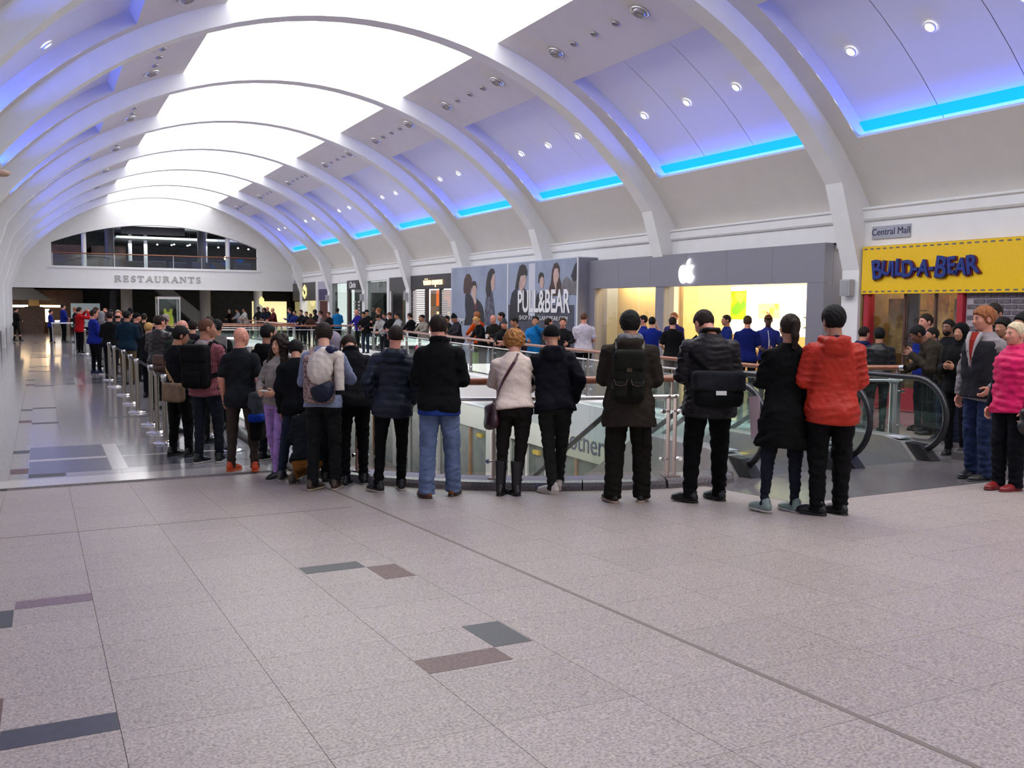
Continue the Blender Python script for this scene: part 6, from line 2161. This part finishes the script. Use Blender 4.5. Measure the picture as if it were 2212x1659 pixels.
P9 = person('person in grey headscarf behind the youth in pale blue', 2.76, 9.75, 1.60, 20, '3a3640', '1b1b20', ('scarf', 'k', '8f8795'), 'l', 1.3, ('front', 'front'), fat=.016)
P8 = person('young man in black jacket bowing his head over the balustrade', 2.86, 9.36, 1.66, 8, '14161d', '101115', ('short', 'b'), 't', 1.0, ('rail', 'rail'), lean=20, nod=38, collar=.004, hem=.47, fat=.014, shoe='0e0f12', sole='8f9096', feet=((-.06, -.05, 25), (.06, .0, 5)), legpull=.004, face_on=False)
P11 = person('man in navy padded jacket with a hood, hands in pockets', 3.04, 8.68, 1.64, 24, '1b2539', '0f0f12', ('buzz', 'b'), 'r', .95, ('pocket', 'pocket'), hood=True, puff=True, fat=.024, hem=.455, width=1.04, tkind='p', shoe='131318', sole='b8aa9e', feet=((-.08, -.03, -42), (.05, .04, -8)), side=3, baggy=-.004)
P12 = person('tall man in black jacket and light blue jeans with tan shoes', 3.27, 8.03, 1.71, 30, '0d0e12', '5f6f92', ('short', 'b'), 'r', .95, ('front', 'front'), turn=-22, nod=12, collar=.012, hem=.475, fat=.022, bname='jeans', bkind='d', shoe='7c4318', sole='3c2a1e', feet=((-.065, -.02, -30), (.07, .06, 10)), flare=.014, baggy=.008)
def band(P, name, mtl, za, zb, inf, yfun=None, vox=.012):
    """a layer following the torso between two heights"""
    h_ = P['h']
    f_ = lambda p: smax(smax(P['torso'](p, P['fat'] + inf) + .003 * ripple(p, 5, .09), za * h_ - p[:, 2], .008), p[:, 2] - zb * h_, .008)
    if yfun: g_ = lambda p: smax(f_(p), yfun(p), .006)
    else: g_ = f_
    V, Q_ = surf(g_, (-.2 * h_, -.16 * h_, (za - .02) * h_), (.2 * h_, .16 * h_, (zb + .02) * h_), vox)
    return link(name, vmesh(name, [(xf(P['U'], V), Q_)], mtl), P['root'])


band(P12, 'shirt_tail', cloth('24408e'), .455, .50, .006)
P13 = person('woman with curly ginger-blonde hair in cream sweater leaning on the rail', 3.94, 7.86, 1.58, 32, 'e0cdc2', '241e1e', ('curl', 'c'), 'l', .95, ('rail', 'rail'), lean=14, nod=6, side=-2, tkind='k', width=1.08, fat=.012, hem=.505, tname='sweater', bname='leggings', shoe='131014', feet=((-.06, -.06, 6), (.035, -.07, -20)), hipshift=.012, legpull=.01, flare=-.004)
for o_ in (0, 1):
    s_ = (-1, 1)[o_]; fo = ((-.06, -.06), (.035, -.07))[o_]
    MB().tube([(fo[0] * 1.58, fo[1] * 1.58, .05), (fo[0] * 1.58, fo[1] * 1.58 + .004, .17), (fo[0] * 1.58 * .98, fo[1] * 1.58 + .012, .33)], [.044, .048, .056], 18).build('boot_shaft', cloth('151217', 'l'), P13['root'])
shoulder_bag(P13, 'small burgundy shoulder bag of the woman in cream', '3d1422', 'l', (-.215, -.02, .47 * 1.58), (.22, .08, .24), (.835, .575), (150, 262), -60, strapcol='561c26', sw=.028, off=.022)
P14 = person('man in navy hooded jacket and beanie leaning beside the woman in cream', 4.26, 7.68, 1.62, 28, '12141f', '2c2e2c', ('skullcap', 'k', '131316'), 't', .95, ('rail', 'pocket'), lean=12, nod=8, turn=-10, hood=True, fat=.024, hem=.475, width=1.0, shoe='c9bdb4', sole='b4a69a', feet=((.01, -.02, -48), (.05, .12, 0)), hipshift=.02, legpull=.004, side=-3, curl=30)
P15 = person('man in olive waxed coat with a green canvas rucksack', 4.58, 6.86, 1.69, 34, '38312a', '211c19', ('thick', 'k'), 't', .9, ('front', 'front'), nod=8, turn=-8, hood=True, hem=.40, skirt=.012, fat=.030, width=1.10, tname='coat', shoe='17130f', sole='a58a7c', feet=((-.075, -.02, -28), (.075, .02, 10)), baggy=.014, flare=.016)
for s_ in (-1, 1):
    g = surf(lambda p: rbox(p, (s_ * .155, -.01, .60), (.03, .075, .095), .02) + .003 * ripple(p, 5, .05), (s_ * .155 - .07, -.11, .47), (s_ * .155 + .07, .09, .72), .011)
    link('cargo_pocket', vmesh('cargo_pocket', [g], cloth('211c19')), P15['root'])
sc15 = MB().tube([P15['U'] @ Vector((.078 * math.cos(a), -.012 + .085 * math.sin(a), 1.445 + .008 * math.sin(2 * a))) for a in np.linspace(0, 6.283, 19)[:-1]], .036, 10, closed=True)
sc15.build('grey_scarf', mat('scarf_grey', hexc('77757c'), 0.9, var=0.5, vscale=18), P15['root'])
backpack(P15, '23241f', 'green canvas rucksack with leather trim on the man in olive coat', w=.27, hgt=.44, dep=.15, zc=.665, pocket=2, trim='4a2e1c', strap=cloth('3a2c20', 'l'))
P16 = person('man in dark padded jacket looking down at a phone', 5.15, 6.48, 1.72, 30, '1f1b20', '0c0c0e', ('short', 'b'), 'r', .9, ('front', 'front'), nod=34, turn=-26, collar=.020, hem=.435, fat=.034, puff=False, width=1.08, tkind='p', shoe='0d0d0f', feet=((-.085, -.01, -48), (.07, .05, -30)), lean=4, baggy=.008, flare=.006, skirt=.008)
shoulder_bag(P16, 'charcoal messenger bag with a steel buckle on the padded jacket', '101114', 'c', (.045, -.215, .575 * 1.72), (.42, .13, .29), (.84, .62), (-60, -190), 8, flap='26282e', buckle=True, sw=.045, off=.038)
pw = P16['J'][0][3] * .5 + P16['J'][1][3] * .5
acc(P16, 'phone', [('case', MB().box((-.035, pw[1] + .055, pw[2] + .02), (.035, pw[1] + .175, pw[2] + .03)), M_BLACK)], 'dark phone in the hands of the man in padded jacket', 'phone')
P17 = person('woman with dark ponytail in long black coat and jeans', 5.31, 5.72, 1.61, 36, '0b0b0d', '1c2233', ('tail', 'b'), 't', .9, ('front', 'down'), turn=-14, hem=.33, skirt=.020, fat=.014, tname='coat', bname='jeans', bkind='d', shoe='7e8f89', sole='b9b2ac', feet=((-.085, 0, -36), (.065, .02, -34)), width=.95, flare=-.008, side=2)
acc(P17, 'magazine', [('cover', MB().bar((-.20, .06, .58), (-.235, .10, .92), .20, .012, (1, .3, 0)), mat('magazine', hexc('b8a4a6'), 0.5))], 'pale folded magazine under the arm of the woman in black coat', 'magazine')
P18 = person('man in orange-red hooded jacket and black trousers', 5.52, 5.43, 1.66, 34, 'b62b1a', '0f0e10', ('thick', 'k'), 't', .85, ('front', 'front'), turn=-16, nod=4, hood=True, hem=.445, fat=.026, width=1.04, shoe='0c0b0d', sole='100f11', feet=((-.05, .0, -50), (.06, .03, -32)), baggy=.008, flare=.006, tkind='p')
hl = lambda p: smin(cap(p, (-.075, -.035, 1.40), (0, -.115, 1.395), .022, .026), cap(p, (.075, -.035, 1.40), (0, -.115, 1.395), .022, .026), .03)
g = surf(hl, (-.14, -.18, 1.32), (.14, .02, 1.47), .010)
link('navy_hood_lining', vmesh('navy_hood_lining', [(xf(P18['U'], g[0]), g[1])], cloth('1d2238')), P18['root'])

# ---- group to the right of the escalators
P19 = person('man in olive-brown jacket leaning his hand on the rail end', 10.98, 8.72, 1.76, -50, '3f382e', '222c44', ('short', 'k'), 'b', 1.05, ('chin', 'reach'), lean=37, nod=-8, hem=.455, fat=.028, width=1.1, bname='jeans', bkind='d', back=.02, shoe='15141a', feet=((-.06, -.06, 0), (.06, .02, 0)), baggy=.012, face_on=True)
wr = P19['J'][1]
wq = wr[2] + (wr[3] - wr[2]) * .95
acc(P19, 'wrist_watch', [('strap', MB().tube([tuple(wq + np.array([.034 * math.cos(a), .012 * math.sin(a), .034 * math.sin(a)])) for a in np.linspace(0, 6.283, 15)[:-1]], .008, 8, closed=True), cloth('1a2f78')), ('dial', MB().lathe([(.016, 0), (.016, .008), (.001, .010)], tuple(wq + np.array([0, .012, .036])), 12), M_CHROME)], 'blue-strapped watch on the wrist of the leaning man', 'watch')
P20 = person('red-haired man in charcoal fleece over a red shirt', 8.26, 6.17, 1.72, -78, '8a8486', '2b3c63', ('thick', 'r'), 'r', .95, ('pocket', 'hang'), turn=8, nod=4, hem=.46, fat=.020, width=1.06, tname='fleece', bname='jeans', bkind='d', baggy=.010, flare=.008, shoe='16151a', feet=((-.06, 0, 0), (.075, -.02, -14)), face_on=True)
band(P20, 'charcoal_panel', cloth('303036'), .475, .80, .026, lambda p: np.where(p[:, 1] > 0, np.clip((p[:, 2] - 1.10) * .17, 0, 1) - np.abs(p[:, 0]), -1.0))
YF = lambda v: float(np.interp(v, [1.08, 1.22, 1.32, 1.38, 1.43, 1.47], [.142, .148, .146, .134, .112, .085]))
MB().prism([(-.060, 1.46), (.060, 1.46), (.050, 1.38), (.028, 1.26), (.006, 1.12), (-.006, 1.12), (-.028, 1.26), (-.050, 1.38)], lambda u, v, d: tuple(P20['U'] @ Vector((u, YF(v) - .010 + d, v))), .012).build('red_shirt', cloth('a02e22'), P20['root'])
for s_ in (-1, 1):
    MB().tube([P20['U'] @ Vector((s_ * x_, YF(v) + .004, v)) for x_, v in ((.074, 1.455), (.070, 1.42), (.060, 1.36), (.044, 1.28), (.022, 1.18), (.006, 1.09))], [.018, .020, .018, .015, .011, .006], 10).build('pale_lapel', cloth('b4acae', 'k'), P20['root'])
P21 = person('grey-haired woman in bright pink padded waistcoat and red shoes', 7.87, 5.56, 1.54, -82, 'd4155c', '10131c', ('bun', 'w'), 'r', .95, ('down', 'down'), turn=6, hem=.46, fat=.030, width=1.08, puff=True, sleeve='none', tname='waistcoat', shoe='8e1a1c', sole='7a1618', feet=((-.05, 0, 0), (.05, .03, -8)), baggy=.012, flare=.008, face_on=True, tkind='p', collar=.006)
for sgn, sh_, el_, wr_ in P21['J']:
    g = surf(lambda p: smin(cap(p, sh_, el_, .056, .047), cap(p, el_, el_ + (wr_ - el_) * .93, .047, .038), .02) + .003 * ripple(p, 3, .07, 4, 1.6), np.minimum(np.minimum(sh_, el_), wr_) - .09, np.maximum(np.maximum(sh_, el_), wr_) + .09, .012)
    link('navy_sleeve', vmesh('navy_sleeve', [(xf(P21['U'], g[0]), g[1])], cloth('141826', 'k')), P21['root'])
shoulder_bag(P21, 'dark brown bag at the hip of the woman in pink', '221a1c', 'l', (-.23, .02, .43 * 1.54), (.10, .24, .24), (.80, .60), (-70, -95), 0, sw=.02, off=.05)

Q = 1.5
def bp(label, x, y, h, face, top, bot, hair, skin='l', q=2.0, arms=('front', 'front'), **kw):
    return person(label, x, y, h, face, top, bot, hair, skin, q, arms, **kw)

bp('man in blue hooded top by the toy shop window', 12.2, 11.35, 1.70, 75, '26345e', '22242c', ('short', 'b'), 'r', 1.6, turn=12, hood=True, face_on=True)
bp('person in black leather jacket seen from behind by the toy shop', 11.95, 10.8, 1.67, 40, '16161a', '1a1a1f', ('thick', 'k'), 't', 1.6, tkind='l', fat=.02, width=1.1)
bp('dark-haired person hidden behind the leaning man', 12.05, 9.88, 1.64, -60, '1a1a20', '1b1b22', ('short', 'k'), 't', 1.8)
bp('man with red lanyard collar in royal blue shirt by the amber display', 12.6, 10.46, 1.88, -75, '1b2f8f', '22242c', ('short', 'b'), 'r', 1.6, face_on=True, fat=.014)
bp('bearded young man in dark top looking left by the toy shop', 11.75, 9.36, 1.74, -100, '1a1b22', '1d1f2a', ('short', 'k'), 'b', 1.5, turn=5, face_on=True, beard='k', arms=('front', 'front'))
bp('person in black hooded jacket behind the red-haired man', 9.95, 7.75, 1.62, -100, '101014', '15161c', ('hooded', 'k', '101014'), 't', 1.6, arms=('front', 'front'), fat=.022)
bp('tall man with dark glasses behind the red-haired man', 10.6, 7.80, 1.87, -95, '1b1c22', '1b1c24', ('short', 'b'), 't', 1.5, face_on=True, glasses=True)
bp('dark-haired person behind the woman in pink', 9.9, 7.16, 1.66, -90, '17171c', '1a1b22', ('thick', 'k'), 't', 1.6)
bp('person in black at the picture edge by the brick wall', 9.62, 6.72, 1.69, -80, '141418', '17181e', ('thick', 'k'), 't', 1.6)
# ================================================================== queue beside the barrier posts
bp('member of staff in royal blue sweater holding a white tablet', 1.32, 29.0, 1.80, 70, '1a2a92', '12141c', ('short', 'b'), 'r', 1.7, ('hold', 'front'), belly=.03, width=1.1, turn=10, face_on=True, hem=.46, tname='sweater', feet=((-.05, 0, 0), (.06, .05, 0)), shoe='22346e')
e = tag(empty('tablet', (1.60, 28.86, 1.18)), 'white framed tablet held by the staff member in blue', 'tablet')
MB().box((-.11, -.012, -.10), (.11, 0, .16)).build('frame', M_WHITE, e)
MB().box((-.09, -.014, -.075), (.09, -.011, .135)).build('screen', M_BLACK, e)
e.rotation_euler = (R_(-12), R_(18), R_(10))
bp('person in black jacket just behind the staff member with tablet', 1.62, 27.0, 1.76, 20, '17181c', '1c1d22', ('short', 'b'), 'l', 2.0, fat=.024)
bp('man in teal sweater and khaki trousers by the barrier posts', 1.86, 24.6, 1.80, 25, '163247', '6f5d45', ('short', 'k'), 't', 1.7, turn=25, width=1.1, fat=.02, hem=.47, tname='sweater', baggy=.01, belly=.01)
bp('man in dark cap and navy jacket facing right beside the teal sweater', 2.16, 25.6, 1.75, 75, '151a26', '1b1c22', ('cap', 'k', '141418'), 'r', 2.0, face_on=True)
bp('ruddy bald man in the queue beyond the teal sweater', 1.90, 28.2, 1.74, 30, '2a2d3d', '1b1c22', ('fringe', 'b'), 'r', 2.2)
bp('child with pale blond hair in the queue', 2.0, 21.0, 1.58, 35, '1f2028', '1c1d24', ('thick', 'y'), 'l', 2.0)
bp('man in dark brown leather jacket in the queue', 1.95, 18.5, 1.76, 35, '231b1e', '16171c', ('short', 'b'), 'r', 1.5, turn=22, tkind='l', fat=.024, width=1.08, hem=.45)
PG = bp('balding man in dark green sweater with a brown shoulder bag', 1.86, 14.9, 1.74, 32, '2c3a30', '1a2030', ('fringe', 'm'), 'r', 1.35, turn=20, fat=.018, width=1.08, tname='sweater', lean=6)
shoulder_bag(PG, 'brown leather shoulder bag on the man in green sweater', '4a2a1c', 'l', (-.20, -.13, .60 * 1.74), (.30, .14, .26), (.83, .66), (60, -110), 20, flap='54301f', sw=.035)
PN = bp('dark-haired man reading a newspaper in the queue', 2.12, 13.7, 1.72, 35, '16171c', '1b1c24', ('short', 'k'), 't', 1.3, turn=10, fat=.02)
acc(PN, 'newspaper', [('sheets', MB().box((-.14, .20, 1.26), (.14, .214, 1.52)), mat('newsprint', hexc('98938e'), 0.8, var=0.2, vscale=30))], 'open newspaper held by the dark-haired man in the queue', 'newspaper')
bp('brown-haired person behind the shaven-headed man', 2.55, 16.6, 1.77, 20, '1c1e26', '1c1d24', ('short', 'b'), 'r', 1.8)
bp('man in black beanie far down the queue', 2.38, 30.2, 1.82, 30, '191a20', '1b1c22', ('beanie', 'k', '17171b'), 'l', 2.6)
bp('person in pale grey hood far down the queue', 1.66, 31.5, 1.74, 30, '6c6a70', '1b1c22', ('hooded', 'k', '8a868a'), 'l', 2.6)
bp('dark-coated person with brown hair in the middle of the queue', 2.42, 23.4, 1.70, 40, '191b22', '1a1b20', ('short', 'm'), 'l', 2.2)
bp('man in charcoal jacket between leather jacket and teal sweater', 2.2, 20.2, 1.72, 25, '1d1d21', '15161c', ('short', 'k'), 'l', 2.0)
bp('person photographing with raised arms far down the queue', 1.72, 36.0, 1.86, 60, '5a3c38', '1b1c22', ('short', 'm'), 'r', 2.8, ('camera', 'camera'))
bp('person in maroon top far down the queue', 1.42, 44.0, 1.78, 40, '42262a', '1b1c22', ('short', 'b'), 'r', 3.0)
bp('man in bright red jacket beside the far barrier posts', 1.36, 41.0, 1.84, 60, 'b3141c', '121317', ('short', 'b'), 'l', 2.2, ('camera', 'camera'), fat=.022, hem=.46)
bp('person with brown hair in dark top near the red jacket', 2.05, 42.5, 1.74, 30, '2a2024', '17181e', ('short', 'b'), 'r', 3.0)
bp('person in grey top deep in the queue', 2.0, 33.4, 1.72, 30, '47484f', '17181e', ('short', 'k'), 'l', 2.8)
bp('person in navy top deep in the queue', 2.5, 34.6, 1.76, 20, '1e2436', '17181e', ('short', 'b'), 'l', 2.8)
bp('person in dark red scarf deep in the queue', 2.3, 38.0, 1.78, 40, '3a1d22', '17181e', ('short', 'k'), 't', 3.0)
bp('man in black anorak third from the head of the queue', 2.45, 15.2, 1.74, 30, '15161b', '1b1c22', ('short', 'k'), 't', 1.6, fat=.022)
bp('person in plum jumper amid the queue', 2.5, 18.2, 1.68, 25, '2c2028', '17181e', ('thick', 'b'), 'l', 2.0)
bp('grey-haired man in navy coat amid the queue', 2.45, 22.0, 1.76, 35, '1a1f2c', '17181e', ('short', 'g'), 'r', 2.2, fat=.02)
bp('person in olive parka amid the queue', 2.5, 27.4, 1.72, 20, '2b2c22', '17181e', ('short', 'b'), 'l', 2.4, fat=.022)
bp('ginger-haired person in black amid the far queue', 2.2, 32.2, 1.76, 30, '18181d', '17181e', ('short', 'r'), 'r', 2.6)
bp('person in white cap amid the far queue', 2.5, 37.0, 1.76, 20, '2a2c36', '17181e', ('cap', 'k', 'b9b4b4'), 'l', 2.8)
# far left by the small table
bp('seated-height staff member in royal blue at the white table', 0.42, 52.5, 1.66, 80, '1a2a92', '12141c', ('short', 'k'), 'r', 2.4, ('hold', 'hold'), face_on=True)
bp('tall staff member in royal blue behind the white table', 1.02, 53.5, 1.95, 70, '1a2a92', '12141c', ('short', 'b'), 'r', 2.4, ('hold', 'hold'))
bp('person in dark coat talking at the white table', 1.55, 52.8, 1.78, -80, '17171b', '15161a', ('thick', 'r'), 'r', 2.4, ('hold', 'front'))
bp('person in black top and shorts standing at the far left', -1.16, 55.0, 1.76, 60, '17191d', '2a2422', ('short', 'b'), 'l', 2.4, ('hold', 'hold'), hem=.44, bname='shorts', skinlegs=True, feet=((-.05, -.05, 0), (.05, .08, 0)))
e = tag(empty('folding_table', (0.98, 51.6, 0)), 'small white topped table with steel legs beside the staff in blue', 'table')
MB().box((-.55, -.35, .98), (.55, .35, 1.03)).build('tabletop', M_WHITE, e)
for sx in (-.5, .5):
    for sy_ in (-.3, .3):
        MB().tube([(sx, sy_, 0), (sx, sy_, .98)], .025, 8).build('leg', M_STEEL, e)
# ================================================================== people round the far well
far = [
 (11.55, 66.0, 1.66, -120, '2a1c20', ('beanie', 'k', 'c0b8b8'), 'r', 'person in white knitted hat at the far end of the second well'),
 (11.6, 63.2, 1.76, -100, '8d8f9a', ('short', 'k'), 't', 'person in pale grey top at the far end of the second well'),
 (11.55, 60.7, 1.80, -110, 'a8a8a6', ('short', 'k'), 't', 'person in white top leaning by the second well'),
 (11.75, 57.4, 1.90, -130, '141418', ('thick', 'k'), 'd', 'tall person in black leaning on the second well rail'),
 (11.6, 55.1, 1.84, -140, '1a2032', ('long', 'k'), 't', 'long-haired person in navy by the second well'),
 (12.0, 55.9, 1.92, -110, '1a1a20', ('fringe', 'b'), 'r', 'balding man in black by the pale pillar'),
 (11.55, 52.4, 1.86, -100, '5a1a1c', ('fringe', 'b'), 'r', 'balding man in red top and black jacket by the second well'),
 (11.9, 50.4, 1.86, -60, '27406e', ('short', 'b'), 'l', 'person in steel blue top before the yellow-lit window'),
 (11.6, 47.8, 1.74, -130, '1c2c7a', ('short', 'b'), 'l', 'person in blue jacket over white shirt by the footbridge'),
 (11.75, 47.0, 1.78, -120, '14161c', ('short', 'b'), 'l', 'person in black jacket by the footbridge corner'),
 (11.7, 45.9, 1.70, -140, '17191f', ('short', 'm'), 'l', 'brown-haired person in dark top on the footbridge'),
 (11.3, 43.6, 1.62, -150, '4a3226', ('short', 'm'), 'd', 'shorter person in brown on the footbridge'),
 (12.0, 45.2, 1.80, -110, '121216', ('thick', 'k'), 'd', 'tall dark-haired person in black on the footbridge'),
 (11.95, 44.4, 1.74, -70, '8d7f82', ('short', 'k'), 't', 'person in pinkish grey top leaning on the footbridge'),
 (12.15, 43.4, 1.70, -120, '14141a', ('short', 'm'), 'r', 'person in black holding a cup on the footbridge'),
 (12.75, 44.3, 1.88, 10, '1670ad', ('short', 'k'), 'b', 'man in bright sky blue sweater seen from behind'),
 (12.7, 40.7, 1.84, -110, '2c1f8a', ('fringe', 's'), 'r', 'bald man in violet top by the shoe shop'),
 (12.70, 39.3, 1.84, -120, '121318', ('cap', 'k', '131318'), 'l', 'man in black cap and black top by the white post'),
 (13.0, 38.9, 1.90, -80, '1d2028', ('thick', 'r'), 'r', 'ginger-haired tall person behind the rail'),
 (13.05, 37.9, 1.72, -100, '1a2340', ('short', 'k'), 't', 'person in navy behind the rail by the charcoal shop'),
 (12.62, 33.7, 1.74, -100, '23222c', ('short', 'k'), 't', 'bearded person in dark purple by the roller shutter'),
 (12.30, 31.6, 1.70, -110, '8d867c', ('short', 'k'), 't', 'person in beige sleeves by the far rail near the hoarding'),
 (12.42, 32.1, 1.66, -120, '15161b', ('short', 'k'), 't', 'shorter person in black by the far rail near the hoarding'),
]
for x, y, h, f, c, hr, sk, lab in far:
    bp(lab, x, y, h, f, c, '16171c', hr, sk, 2.8 if y > 38 else 2.4, ('rail', 'rail') if f < -90 else ('front', 'front'), lean=10 if f < -95 else 0, face_on=f < -60)
R = [
 ('young man in black jacket over white shirt leaning on the far rail', 12.02, 37.6, 1.78, -135, '14151a', '2a3548', ('short', 'k'), 't', 2.2, dict(lean=16)),
 ('young man in white waistcoat leaning over the far rail', 12.22, 35.9, 1.76, -120, 'aaa8a8', '2a2c34', ('thick', 'b'), 'l', 2.2, dict(lean=28, nod=15)),
 ('young man in black jacket looking left at the far rail', 12.3, 35.1, 1.76, -125, '121318', '1a1c22', ('thick', 'm'), 'r', 2.2, dict(lean=14)),
 ('man with pale sleeves leaning at the far rail by the shutter', 12.22, 33.9, 1.76, -100, '9a9ca0', '1a1c22', ('short', 'k'), 't', 2.2, dict(lean=14)),
 ('dark-haired man in black seen from behind by the shutter', 12.32, 32.9, 1.74, -30, '15161c', '1a1c22', ('short', 'b'), 'l', 2.2, dict(lean=10)),
 ('bearded man in dark jacket at the far edge of the hoarding', 11.85, 28.2, 1.70, -100, '17181e', '1a1c22', ('short', 'k'), 't', 2.0, dict(lean=10)),
 ('man in tall black knitted hat and grey striped jacket', 11.72, 27.2, 1.76, -95, '35333a', '1a1c22', ('beanie', 'k', '1a2024'), 't', 1.9, dict(lean=10, nod=14)),
 ('person with ginger hair in bright orange jacket', 11.66, 25.5, 1.84, -20, 'c4490f', '1a1c22', ('thick', 'r'), 'r', 1.9, dict(lean=8)),
 ('blonde woman in black cardigan leaning at the far rail', 11.42, 24.7, 1.74, -95, '101114', '1a1c22', ('bun', 'y'), 'l', 1.9, dict(lean=18, nod=10)),
 ('balding man in brown jacket holding a white cup', 11.35, 23.75, 1.78, -130, '24211f', '1a1c22', ('fringe', 'b'), 'r', 1.9, dict(lean=12, arms=('rail', 'hold'))),
 ('dark-haired man in black and white striped top', 11.6, 23.7, 1.84, -70, '3a3b40', '1a1c22', ('short', 'k'), 'r', 1.9, dict(lean=6)),
 ('person in grey knitted hat between striped top and cream sweater', 11.0, 22.3, 1.66, -120, '1a1d20', '1a1c22', ('beanie', 'k', '4a4c54'), 'r', 1.9, dict(lean=12)),
 ('man with dark hair in plum plaid jacket by the hoarding lettering', 11.0, 21.5, 1.74, -80, '3a2230', '1a1c22', ('short', 'k'), 't', 1.8, dict(lean=14)),
 ('bearded man in bright blue jacket drinking', 10.95, 20.6, 1.76, -140, '0f6dad', '1a1c22', ('short', 'k'), 't', 1.7, dict(arms=('sip', 'rail'), beard='k', fat=.026)),
 ('boy with brown hair in grey top beside the blue jacket', 10.95, 19.95, 1.72, 80, '3a3d44', '1a1c22', ('short', 'b'), 'r', 1.8, dict(turn=10)),
 ('man in dark jacket waving one hand at the far rail', 10.9, 19.15, 1.74, -150, '1c1d22', '1a1c22', ('short', 'm'), 'r', 1.7, dict(arms=('rail', 'wave'), hands=True, curl=6)),
 ('man in white short-sleeved shirt seen from behind', 11.62, 19.4, 1.86, 35, 'c3bcc8', '14151a', ('buzz', 's'), 'r', 1.6, dict(sleeve='short', arms=('hold', 'hold'), tname='shirt', width=1.1, belly=.01, hem=.485, fat=.016)),
 ('staff member in blue shirt with glasses left of the store pillar', 12.85, 18.7, 1.81, -60, '152a8c', '1a1c24', ('short', 'k'), 'r', 1.8, dict(glasses=True)),
 ('staff member in blue shirt touching his ear by the store pillar', 12.6, 17.98, 1.78, 30, '152a8c', '1a1c24', ('short', 'k'), 'l', 1.8, dict(arms=('hold', 'phone'), sleeve='short', tname='t_shirt')),
 ('person in black T-shirt and light trousers seen from behind', 12.42, 16.95, 1.79, 20, '101114', '6a645e', ('short', 'b'), 'l', 1.7, dict(sleeve='short', tname='t_shirt', arms=('hold', 'down'))),
 ('staff member in violet shirt behind the black T-shirt', 13.6, 18.5, 1.88, -120, '332c68', '1a1c24', ('short', 'r'), 'r', 1.9, dict()),
 ('staff member in blue T-shirt standing sideways before the store', 14.0, 17.05, 1.84, -70, '142a78', '1a1c24', ('short', 'b'), 't', 1.8, dict(sleeve='short', tname='t_shirt', arms=('cross', 'cross'))),
 ('staff member in blue T-shirt seen from behind before the store', 13.2, 15.4, 1.84, 40, '12206e', '131418', ('short', 'm'), 'r', 1.7, dict(sleeve='short', tname='t_shirt', width=1.1)),
 ('staff member in violet-blue T-shirt wearing a lanyard', 13.85, 15.5, 1.86, -140, '2a3484', '131418', ('cap', 'k', '6a3a24'), 'd', 1.7, dict(sleeve='short', tname='t_shirt', arms=('hold', 'hold'), face_on=True)),
 ('staff member in dark blue beside the ponytail woman', 13.6, 14.72, 1.70, -60, '14204e', '131418', ('short', 'k'), 't', 1.8, dict()),
]
for lab, x, y, h, f, c, b, hr, sk, q_, kw in R:
    kw = dict(kw)
    ar = kw.pop('arms', ('rail', 'rail') if kw.get('lean') else ('front', 'front'))
    bp(lab, x, y, h, f, c, b, hr, sk, q_, ar, face_on=kw.pop('face_on', abs(((f + 180 + 35) + 180) % 360 - 180) > 0 and f < -50), **kw)
# small things held on the far side
e = tag(empty('paper_cup', (11.02, 23.6, 1.10)), 'white paper cup held by the balding man at the far rail', 'cup')
MB().lathe([(.032, 0), (.042, .10), (.044, .105), (.040, .108), (.0005, .10)], n=14).build('cup', M_WHITE, e)
e = tag(empty('name_lanyard', (13.76, 15.36, 1.18)), 'white name card hanging on the lanyard of the staff member', 'name card')
MB().box((-.04, -.01, 0), (.04, 0, .14)).build('card', M_WHITE, e)
MB().tube([(0, 0, .14), (.05, .04, .34)], .006, 6).build('cord', M_WHITE, e)
e.rotation_euler = (0, 0, R_(35))
"""bag seen through the far glass"""
e = tag(empty('shopping_bag', (11.55, 25.55, 0)), 'lime green shopping bag standing behind the far glass', 'bag')
MB().prism([(-.19, 0), (.19, 0), (.17, .62), (-.17, .62)], lambda u, v, d: (d - .07, u, v), .14).build('bag', cloth('7aa32a', 'l'), e)
MB().tube([(0, -.08, .62), (0, -.06, .74), (0, .06, .74), (0, .08, .62)], .008, 6).build('handle', cloth('7aa32a', 'l'), e)
